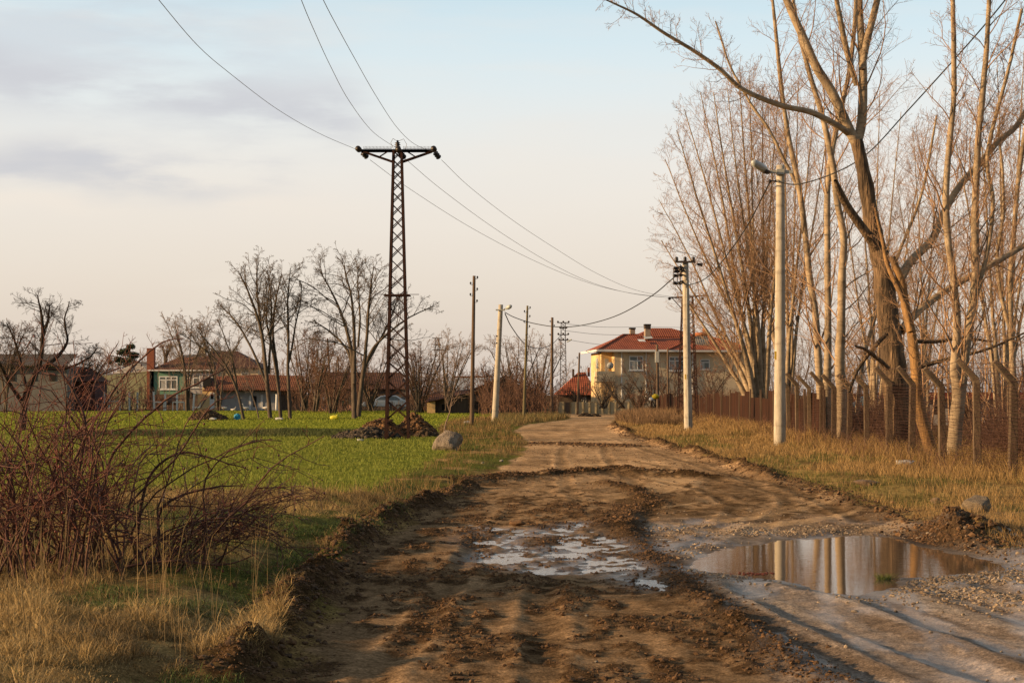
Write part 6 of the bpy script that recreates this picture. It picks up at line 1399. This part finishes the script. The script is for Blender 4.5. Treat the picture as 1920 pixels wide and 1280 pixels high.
# dark red shed
f = Fr(135, 168, 'dark_red_shed', 'dark red-brown shed standing before the long pale building', 'shed')
X, Z = f.X, f.Z
MB().box(X(88), X(178), 0, 5, 0, Z(714)).build('wall', mat('dark_red_boards', (.085, .030, .028), (.045, .018, .018), 2, .9, .3, stretch=(5, 1, .4)), f.o)
roof_slope(f, 82, 182, 715, 690, 105, 160, 5, .5, M_tile_dark)
# yard building on the right behind the wire fence
f = Fr(1730, 84, 'yard_building', 'low white building with dark red eave behind the bent fence posts', 'building')
X, Z = f.X, f.Z
MB().box(X(1712), X(1905), 0, 6, -.1, Z(748)).build('wall', M_white, f.o)
MB().box(X(1700), X(1925), -1.0, 6.5, Z(747.9), Z(735)).build('eave', mat('dark_red_eave', (.20, .04, .03), (.12, .025, .02), 2, .8, .1), f.o)
MB().box(X(1750), X(1759), -.05, -.003, Z(776), Z(761)).build('window', M_dark, f.o)
MB().box(X(1800), X(1829), -.05, -.003, Z(812), Z(762)).build('doorway', M_dark, f.o)
MB().box(X(1793), X(1796), -.9, -.8, -.1, Z(748)).build('porch_post', M_pvc, f.o)
f = Fr(1620, 100, 'yard_shed', 'small cream walled shed glimpsed between the fence posts behind the blue cover', 'shed')
X, Z = f.X, f.Z
MB().box(X(1590), X(1682), 0, 5, -.1, Z(751)).build('wall', mat('cream_wall', (.62, .48, .32), (.48, .36, .24), 2, .9, .1), f.o)
MB().box(X(1580), X(1690), -1, 5.5, Z(750.9), Z(738)).build('eave', mat('brown_eave', (.12, .05, .035), (.07, .03, .022), 2, .8, .1), f.o)
f = Fr(1480, 100, 'yard_shed', 'dark walled low shed behind the brush near the lamp post', 'shed')
MB().box(f.X(1400), f.X(1545), 0, 5, -.1, f.Z(757)).build('wall', M_brownwall, f.o); MB().box(f.X(1395), f.X(1550), -.6, 5.5, f.Z(756.9), f.Z(752)).build('roof', M_tile_dark, f.o)

# ------------------------------------------------------------------ vehicles
def car(name, loc, rz, L_, label, paint):
    """hatchback side profile along local x (front at -x), centred"""
    root = empty(name, loc, rz, label, 'car'); k = L_ / 4.2
    prof = [(-2.05, .42), (-2.08, .62), (-1.95, .80), (-1.2, .95), (-1.0, .98), (-.35, 1.38), (.1, 1.45), (1.1, 1.43), (1.75, 1.05), (1.98, .98), (2.05, .75), (2.04, .40)]
    def bel(x): return 1
    m = MB(); n = len(prof)
    secs = [(-.83, .93, 1.0), (-.80, 1, 1), (.80, 1, 1), (.83, .93, 1.0)]
    lo = [(x, z) for x, z in prof]
    belt = .95
    def sec(yw):
        out = []
        for x, z in lo:
            inset = max(0, z - belt) / .5 * .20; out.append((x * k, (yw - math.copysign(inset, yw)) * k, z * k))
        return out
    L0, R0 = sec(-.82), sec(.82); m.v = [tuple(map(float, v)) for v in L0 + R0]
    m.f = [tuple(range(n)), tuple(range(2 * n - 1, n - 1, -1))] + [(i, n + i, n + i + 1, i + 1) for i in range(n - 1)] + [(n - 1, 2 * n - 1, n, 0)]
    m.build('body', paint, root, bevel=.05 * k)
    for s_ in (-1, 1):
        w = MB(); y = lambda z: s_ * (.83 - max(0, z - belt) / .5 * .20) * k
        pts = [(-.85, 1.0), (-.33, 1.33), (.15, 1.38), (.15, 1.0)]; w.add([(x * k, y(z), z * k) for x, z in pts], [(0, 1, 2, 3) if s_ > 0 else (3, 2, 1, 0)])
        pts = [(.23, 1.0), (.23, 1.38), (1.05, 1.36), (1.45, 1.08), (1.4, 1.0)]; w.add([(x * k, y(z), z * k) for x, z in pts], [tuple(range(5)) if s_ > 0 else tuple(range(5))[::-1]])
        w.build('side_window', M_glass, root)
        for x in (-1.3, 1.3):
            t = MB().lathe((x * k, s_ * .74 * k, .32 * k), [(.20 * k, -.10), (.32 * k, -.10), (.33 * k, 0), (.32 * k, .10), (.20 * k, .10)], 18, 'y').build('wheel', M_black, root, True)
            MB().lathe((x * k, s_ * .76 * k, .32 * k), [(.02, -.09), (.19 * k, -.10), (.20 * k, .09), (.02, .10)], 12, 'y').build('rim', M_galv, t)
        MB().box(-1.98 * k, -1.93 * k, min(s_ * .5, s_ * .72) * k, max(s_ * .5, s_ * .72) * k, .66 * k, .80 * k).build('headlight', M_lens, root)
    MB().add([(-.97 * k, -.7 * k, 1.02 * k), (-.97 * k, .7 * k, 1.02 * k), (-.42 * k, .58 * k, 1.36 * k), (-.42 * k, -.58 * k, 1.36 * k)], [(3, 2, 1, 0)]).build('windscreen', M_glass, root)
    return root
M_paint, N, L, B = new_mat('pale_car_paint'); B.inputs['Base Color'].default_value = (.48, .53, .58, 1); B.inputs['Roughness'].default_value = .3; B.inputs['Coat Weight'].default_value = .4
c = P(721, 772, 171); car('parked_car', (c[0], c[1], hz(c[0], c[1])), R(4), 4.5, 'pale blue-white car parked behind the pylon legs', M_paint)
# blue covered car in the yard
c = P(1636, 798, 92); m = MB()
pr = [(-1.5, .0), (-1.5, .75), (-1.0, 1.05), (-.5, 1.45), (.5, 1.5), (1.1, 1.1), (1.6, .85), (1.6, 0)]
n = len(pr); m.v = [(x, y_, z * (1 - abs(y_) * .05)) for y_ in (-.8, 0, .8) for x, z in pr]; m.f = [tuple(range(n))[::-1], tuple(range(2 * n, 3 * n))] + [(r0 * n + i, r0 * n + i + 1, (r0 + 1) * n + i + 1, (r0 + 1) * n + i) for r0 in (0, 1) for i in range(n - 1)]
o = m.build('covered_car', mat('blue_cover', (.07, .20, .28), (.04, .12, .19), 3, .5, .6, bscale=6), None, True, bevel=.08); o.location = (c[0], c[1], hz(c[0], c[1])); prop(o, 'car under a blue cover in the yard, glimpsed between fence posts', 'car')

# ------------------------------------------------------------------ small things
# white posts along the far edge of the field
proto = None
for i, (x, y0, y1, lab) in enumerate([(115, 735, 762, 'white fence post before the dark red shed, farthest left'), (197, 735, 761, 'white fence post at the left end of the olive wall'), (203.5, 735, 764, 'white post close right of another at the left end of the olive wall'), (242.5, 736, 760, 'white fence post before the left half of the olive wall'),
        (257, 736, 762, 'white fence post before the right half of the olive wall'), (289, 735, 755, 'white post at the left corner of the green house'), (310, 739, 767, 'taller white post before the left window of the green house'), (332, 735, 762, 'white post under the right edge of the green house left window'),
        (362, 740, 767, 'white post left of the lit ochre end wall'), (411.5, 741, 767, 'white post before the white shed beside its door'), (518, 740, 770, 'white post at the right end of the white shed')]):
    Y = 170; b_ = P(x, 768, Y); z0 = hz(b_[0], Y) - .05; zt = P(x, y1 * 0 + y0, Y)[2]
    root = MB(); h_ = zt - z0; root.bar((0, 0, 0), (0, 0, h_), .14); root.box(-.085, .085, -.085, .085, h_ - .01, h_ + .05)
    o = root.build('white_post', M_pvc); o.location = (b_[0], Y, z0); o.rotation_euler = (0, RNG.normal() * .03 + (.05 if i == 2 else 0), R(38))
    prop(o, lab, 'post', 'white posts along the far field edge')
# low rails / troughs
for x0, x1, y, lab in ((176, 182, 752, 'short white rail end left of the white posts'), (205, 225, 752, 'low white rail before the olive wall'), (290, 307, 753.5, 'low white rail before the green house'), (324, 345, 753.5, 'low white rail right of the pipe ring')):
    a_, b_ = P(x0, y, 169), P(x1, y, 169); z0 = hz(a_[0], 169); m = MB().bar(a_, b_, .12); m.bar(a_ * [1, 1, 0] + (0, 0, z0 - .1), a_, .08); m.bar(b_ * [1, 1, 0] + (0, 0, z0 - .1), b_, .08)
    prop(rebase(m.build('white_rail', M_pvc), (a_[0], a_[1], z0)), lab, 'rail')
# geese
M_goose = mat('white_feathers', (.75, .71, .64), (.60, .55, .48), 20, .8, .2); M_beak = mat('orange_beak', (.55, .20, .04), (.45, .15, .03), 5, .6, 0)
def goose(x, Y, s, face, label, lying=False, nk=1.0):
    z = hz(P(x, 768, Y)[0], Y); root = empty('goose', (P(x, 768, Y)[0], Y, z), 0 if face > 0 else math.pi, label, 'goose', 'white geese by the shed')
    h = .12 if lying else .30; m = MB()
    body = [(-.42, h + .16, .02), (-.34, h + .15, .07), (-.15, h + .12, .15), (.08, h + .12, .17), (.25, h + .17, .13), (.33, h + .28, .075), (.35, h + .42, .05), (.36, h + .42 + .16 * nk, .045), (.39, h + .50 + .18 * nk, .055), (.45, h + .50 + .18 * nk, .05), (.50, h + .48 + .18 * nk, .03)]
    m.tube([(a * s, 0, b * s) for a, b, c_ in body], [c_ * s for a, b, c_ in body], 12); m.build('body', M_goose, root, True)
    MB().tube([(.49 * s, 0, (h + .48 + .18 * nk) * s), (.58 * s, 0, (h + .455 + .18 * nk) * s)], [.025 * s, .008 * s], 8).build('beak', M_beak, root)
    if not lying:
        for k_ in (-.06, .06): MB().tube([(.02 * s, k_ * s, h * s), (.03 * s, k_ * s, .02 * s), (.12 * s, k_ * s, .015 * s)], [.02 * s, .016 * s, .012 * s], 6).build('leg', M_beak, root)
goose(370, 168.5, 0.78, 1, 'white goose with raised neck left of the leaning board')
goose(420, 168.5, 0.78, -1, 'white goose with raised neck before the shed wall, right of the door', nk=.8)
goose(437, 168.3, 0.61, 1, 'small white goose crouching low before the shed wall', True, .3)
goose(461, 168.5, 0.75, -1, 'white goose standing before the middle of the shed wall', nk=.7)
goose(498, 168.5, 0.75, 1, 'white goose near the right end of the shed wall', nk=.9)
# blue container and yellow sack under the trees
c = P(445, 788, 107); z = hz(c[0], 107); m = MB().lathe((0, 0, 0), [(.22, 0), (.27, .03), (.27, .36), (.24, .42), (.12, .44), (.12, .50)], 10); m.bar((-.08, 0, .47), (.08, 0, .47), .03)
o = m.build('blue_canister', mat('cyan_plastic', (.02, .26, .42), (.015, .20, .34), 3, .5, 0)); o.location = (c[0], 107, z); o.scale = (.8, .8, .8); prop(o, 'bright blue plastic canister lying at the foot of the leaning bare tree', 'canister')
c = P(627, 789, 107); z = hz(c[0], 107); m = MB(); pts = [(-.5, 0, .16), (-.42, 0, .2), (-.1, 0, .26), (.2, 0, .24), (.42, 0, .30), (.5, 0, .2)]; m.tube(pts, [.08, .20, .26, .24, .26, .10], 12)
m.tube([(.2, 0, .4), (.32, .02, .52), (.38, 0, .58)], [.07, .06, .02], 8); o = m.build('yellow_sack', mat('yellow_plastic', (.62, .56, .04), (.45, .42, .03), 4, .5, .8, bscale=6), None, True); o.location = (c[0], 107, z); o.scale = (.55, .55, .55); prop(o, 'bright yellow sack lying left of the broad bare tree trunk', 'sack')
# yellow and white balls stuck at the rusty fence end
for x, y, rr_, m_, lab in ((1229, 743, .26, mat('yellow_ball', (.62, .47, .02), (.5, .36, .015), 3, .5, 0), 'yellow round float on the end of the rusty fence beside the post with the box'), (1221.5, 748, .18, M_pvc, 'white round float just left of the yellow one at the rusty fence end')):
    c = P(x, y, 121); zb = hz(c[0], 121) - c[2]; m = MB().lathe((0, 0, 0), [(.02, -rr_ * .78), (rr_ * .55, -rr_ * .66), (rr_ * .92, -rr_ * .3), (rr_, .0), (rr_ * .9, rr_ * .35), (rr_ * .5, rr_ * .66), (.02, rr_ * .76)], 16)
    o = m.build('round_float', m_, None, True); MB().bar((0, 0, zb), (0, 0, -rr_ * .7), .07).build('stake', M_rust, o); o.location = [float(v) for v in c]; prop(o, lab, 'float')
for x, y, Y, lab, sz in ((398, 790.5, 104, 'pale scrap of litter on the field edge between the soil heap and the blue canister', .35), (877, 792, 92, 'white scrap of litter left of the tallest wooden pole', .28), (525, 790, 106, 'pale scrap of litter below the close group of trees', .3), (677, 833, 57, 'white scrap on the grassy bank left of the pylon', .14), (1450, 812, 66, 'white crumpled plastic in weeds left of the near lamp post', .25), (1700, 878, 37, 'bluish plastic bag caught at the foot of the fence', .22)):
    c = P(x, y, Y); z = hz(c[0], Y); V_ = ICO * RNG.uniform(.5, 1.3, (12, 1)) * [sz, sz * .6, sz * .35] + [0, 0, sz * .25]
    o = link_mesh('litter', np_mesh('litter', V_, None, ICF), M_curtain if Y > 40 else M_bluesheet); o.location = (float(c[0]), float(Y), z); prop(o, lab, 'litter')
# reddish leaf litter and a grass tuft in the puddle
x, y = gp(1420, 1068); n = 60; X = x + RNG.normal(size=n) * .11; Yv = y + RNG.normal(size=n) * .06; V_ = (ICO[None] * RNG.uniform(.006, .02, (n, 1, 1)) * [1, .6, .3] + np.stack([X - x, Yv - y, np.full(n, .004)], 1)[:, None, :]).reshape(-1, 3)
o = link_mesh('red_twig_litter', np_mesh('red_twig_litter', V_, None, (np.arange(n)[:, None, None] * 12 + ICF[None]).reshape(-1, 3)), mat('red_leaves', (.22, .06, .035), (.12, .035, .02), 30, .8, 0)); o.location = (x, y, WATER_Z); prop(o, 'reddish scraps floating at the near left edge of the large puddle', 'leaf litter')
x, y = gp(1658, 1078); n = 160; X = x + RNG.normal(size=n) * .06; Yv = y + RNG.normal(size=n) * .05; th_ = RNG.uniform(0, 6.28, n); hh = RNG.uniform(.03, .08, n)
b0 = np.stack([X - x, Yv - y, np.full(n, -.01)], 1); w_ = np.stack([np.cos(th_ + 1.5), np.sin(th_ + 1.5), 0 * th_], 1) * .003; tp_ = b0 + np.stack([np.cos(th_) * hh * .8, np.sin(th_) * hh * .8, hh], 1)
b0 = b0 * .5; V_ = np.concatenate([np.stack([b0 - w_, b0 + w_, tp_], 1).reshape(-1, 3), ICO * [.05, .04, .012]]); o = link_mesh('grass_tuft', np_mesh('grass_tuft', V_, None, np.concatenate([np.arange(n * 3).reshape(-1, 3), ICF + n * 3])), mat('tuft_green', (.13, .16, .035), (.08, .10, .02), 30, .8, 0)); o.location = (x, y, WATER_Z); prop(o, 'small green grass tuft growing at the near edge of the large puddle', 'grass tuft')
# ------------------------------------------------------------------ light, sky, camera
SUN_EL, SUN_AZ = R(13), math.atan2(-1, -.24)     # azimuth measured from +Y towards +X
sv = np.array([math.sin(SUN_AZ) * math.cos(SUN_EL), math.cos(SUN_AZ) * math.cos(SUN_EL), math.sin(SUN_EL)])
sl = bpy.data.lights.new('sun', 'SUN'); sl.energy = 8.2; sl.angle = R(1.2); sl.color = (1, .655, .34)
so = bpy.data.objects.new('sun', sl); COL.objects.link(so)
from mathutils import Vector
so.rotation_euler = Vector(-sv).to_track_quat('-Z', 'Y').to_euler(); so.location = (-60, 0, 40)
w = bpy.data.worlds.new('World'); sc.world = w; w.use_nodes = True; N = w.node_tree.nodes; L = w.node_tree.links; N.clear()
out = N.new('ShaderNodeOutputWorld'); bg = N.new('ShaderNodeBackground'); L.new(bg.outputs[0], out.inputs[0])
sky = N.new('ShaderNodeTexSky'); sky.sky_type = 'NISHITA'; sky.sun_disc = False; sky.sun_elevation = SUN_EL; sky.sun_rotation = SUN_AZ % (2 * math.pi); sky.dust_density = 2.5; sky.air_density = 1.0
skys = N.new('ShaderNodeVectorMath'); skys.operation = 'SCALE'; skys.inputs['Scale'].default_value = .05; L.new(sky.outputs[0], skys.inputs[0])
tc = N.new('ShaderNodeTexCoord'); sep = N.new('ShaderNodeSeparateXYZ'); L.new(tc.outputs['Generated'], sep.inputs[0])
def ramp(src, els):
    r = N.new('ShaderNodeValToRGB'); cr = r.color_ramp; cr.interpolation = 'B_SPLINE' if len(els) > 2 else 'EASE'
    cr.elements[0].position, cr.elements[0].color = els[0][0], (*els[0][1], 1); cr.elements[1].position, cr.elements[1].color = els[-1][0], (*els[-1][1], 1)
    for p, c in els[1:-1]: cr.elements.new(p).color = (*c, 1)
    L.new(src, r.inputs[0]); return r.outputs[0]
def math_(op, a, b=None, clamp=False):
    n = N.new('ShaderNodeMath'); n.operation = op; n.use_clamp = clamp
    for i, v in enumerate((a, b)):
        if v is None: continue
        if isinstance(v, (int, float)): n.inputs[i].default_value = v
        else: L.new(v, n.inputs[i])
    return n.outputs[0]
def mixc(f, a, b):
    n = N.new('ShaderNodeMix'); n.data_type = 'RGBA'; L.new(f, n.inputs[0])
    for i, v in ((6, a), (7, b)):
        if isinstance(v, tuple): n.inputs[i].default_value = (*v, 1)
        else: L.new(v, n.inputs[i])
    return n.outputs[2]
S = lambda r, g, b: tuple(((v / 255 + .055) / 1.055) ** 2.4 if v > 10 else v / 3300 for v in (r, g, b))
z = sep.outputs['Z']
grad = ramp(z, [(0.0, S(212, 198, 188)), (.035, S(219, 204, 192)), (.075, S(228, 213, 201)), (.125, S(234, 223, 213)), (.17, S(226, 228, 226)), (.222, S(200, 224, 233)), (.33, S(176, 192, 200)), (1.0, S(118, 122, 130))])
hf = math_('DIVIDE', 1.0, math_('MAXIMUM', z, .05))
# cloud noise, stretched flat
def cloud(scale, seed, sx, sy, sz, lo, hi, det=6):
    mp = N.new('ShaderNodeMapping'); mp.inputs['Scale'].default_value = (sx, sy, sz); mp.inputs['Location'].default_value = (seed, seed * .7, seed * .3); L.new(tc.outputs['Generated'], mp.inputs[0])
    n = N.new('ShaderNodeTexNoise'); n.inputs['Scale'].default_value = scale; n.inputs['Detail'].default_value = det; n.inputs['Roughness'].default_value = .55; L.new(mp.outputs[0], n.inputs['Vector'])
    m = N.new('ShaderNodeMapRange'); m.interpolation_type = 'SMOOTHSTEP'; m.inputs['From Min'].default_value = lo; m.inputs['From Max'].default_value = hi; L.new(n.outputs['Fac'], m.inputs['Value']); return m.outputs[0]
# long grey-blue bands, low on the left
wm = N.new('ShaderNodeMapping'); wm.inputs['Scale'].default_value = (9, 9, 22); L.new(tc.outputs['Generated'], wm.inputs[0])
wn = N.new('ShaderNodeTexNoise'); wn.inputs['Scale'].default_value = 1; wn.inputs['Detail'].default_value = 6; L.new(wm.outputs[0], wn.inputs['Vector']); WARP = wn.outputs['Fac']
def band(cz, hz_, x0, x1, soft=.05, tilt=0.0):
    zz = math_('SUBTRACT', z, cz)
    zz = math_('ADD', zz, math_('MULTIPLY', math_('SUBTRACT', WARP, .5), .034))
    if tilt: zz = math_('SUBTRACT', zz, math_('MULTIPLY', sep.outputs['X'], tilt))
    b = math_('POWER', 2.718, math_('MULTIPLY', math_('POWER', math_('ABSOLUTE', math_('DIVIDE', zz, hz_)), 2.0), -1.0))
    m = N.new('ShaderNodeMapRange'); m.interpolation_type = 'SMOOTHSTEP'; m.inputs['From Min'].default_value = x1 + soft; m.inputs['From Max'].default_value = x1 - soft; L.new(sep.outputs['X'], m.inputs['Value'])
    return math_('MULTIPLY', b, m.outputs[0])
c1 = cloud(1.0, 3.1, 7, 7, 42, .38, .60); c2 = cloud(1.0, 8.7, 4, 4, 26, .42, .66); c3 = cloud(1.0, 5.3, 9, 9, 40, .33, .60, 8)
b1 = band(.124, .012, -1, -.13, .03, -.01); b2 = band(.150, .021, -1, -.085, .02, -.10); b3 = band(.188, .020, -1, -.13, .06, -.12)
m1 = math_('MULTIPLY', math_('ADD', math_('MULTIPLY', b1, 1.0), math_('ADD', math_('MULTIPLY', b2, .9), math_('MULTIPLY', b3, .55)), True), c3, True)
m1 = math_('MULTIPLY', m1, .95, True)
col = mixc(math_('MULTIPLY', c2, .35), grad, ramp(z, [(0, S(214, 200, 188)), (.1, S(232, 218, 205)), (.22, S(228, 228, 226)), (1, S(190, 200, 210))]))
col = mixc(m1, col, S(197, 193, 198))
hl = math_('MULTIPLY', math_('MULTIPLY', band(.108, .007, -1, -.10, .06), c1), .5)
col = mixc(hl, col, S(238, 222, 208))
wisp = math_('MULTIPLY', cloud(1.0, 14.2, 5, 5, 30, .48, .72), .3); col = mixc(wisp, col, S(236, 224, 212))
ad = N.new('ShaderNodeVectorMath'); ad.operation = 'ADD'
sc2 = N.new('ShaderNodeVectorMath'); sc2.operation = 'SCALE'; sc2.inputs['Scale'].default_value = .93; L.new(col, sc2.inputs[0]); L.new(sc2.outputs[0], ad.inputs[0]); L.new(skys.outputs[0], ad.inputs[1])
# the sky away from the low sun (behind the camera, to the east and overhead) is dimmer
dk = N.new('ShaderNodeMapRange'); dk.interpolation_type = 'SMOOTHSTEP'; dk.inputs['From Min'].default_value = -.5; dk.inputs['From Max'].default_value = .7; dk.inputs['To Min'].default_value = .6; dk.inputs['To Max'].default_value = 1.0
L.new(sep.outputs['Y'], dk.inputs['Value'])
fin = N.new('ShaderNodeVectorMath'); fin.operation = 'SCALE'; L.new(ad.outputs[0], fin.inputs[0]); L.new(dk.outputs[0], fin.inputs['Scale'])
L.new(fin.outputs[0], bg.inputs[0]); bg.inputs[1].default_value = 1.0
cam = bpy.data.cameras.new('camera'); co = bpy.data.objects.new('camera', cam); COL.objects.link(co); co.location = (0, 0, CAMH); co.rotation_euler = (R(90), 0, 0)
cam.sensor_width = 36; cam.lens = 36 * F / 1920; cam.shift_y = (HY - 640) / 1920; cam.clip_end = 9000; cam.clip_start = .1
sc.camera = co
sc.view_settings.view_transform = 'Standard'; sc.view_settings.look = 'None'; sc.view_settings.exposure = 0; sc.view_settings.gamma = 1
sc.cycles.max_bounces = 5; sc.cycles.use_denoising = True
bpy.context.view_layer.update()
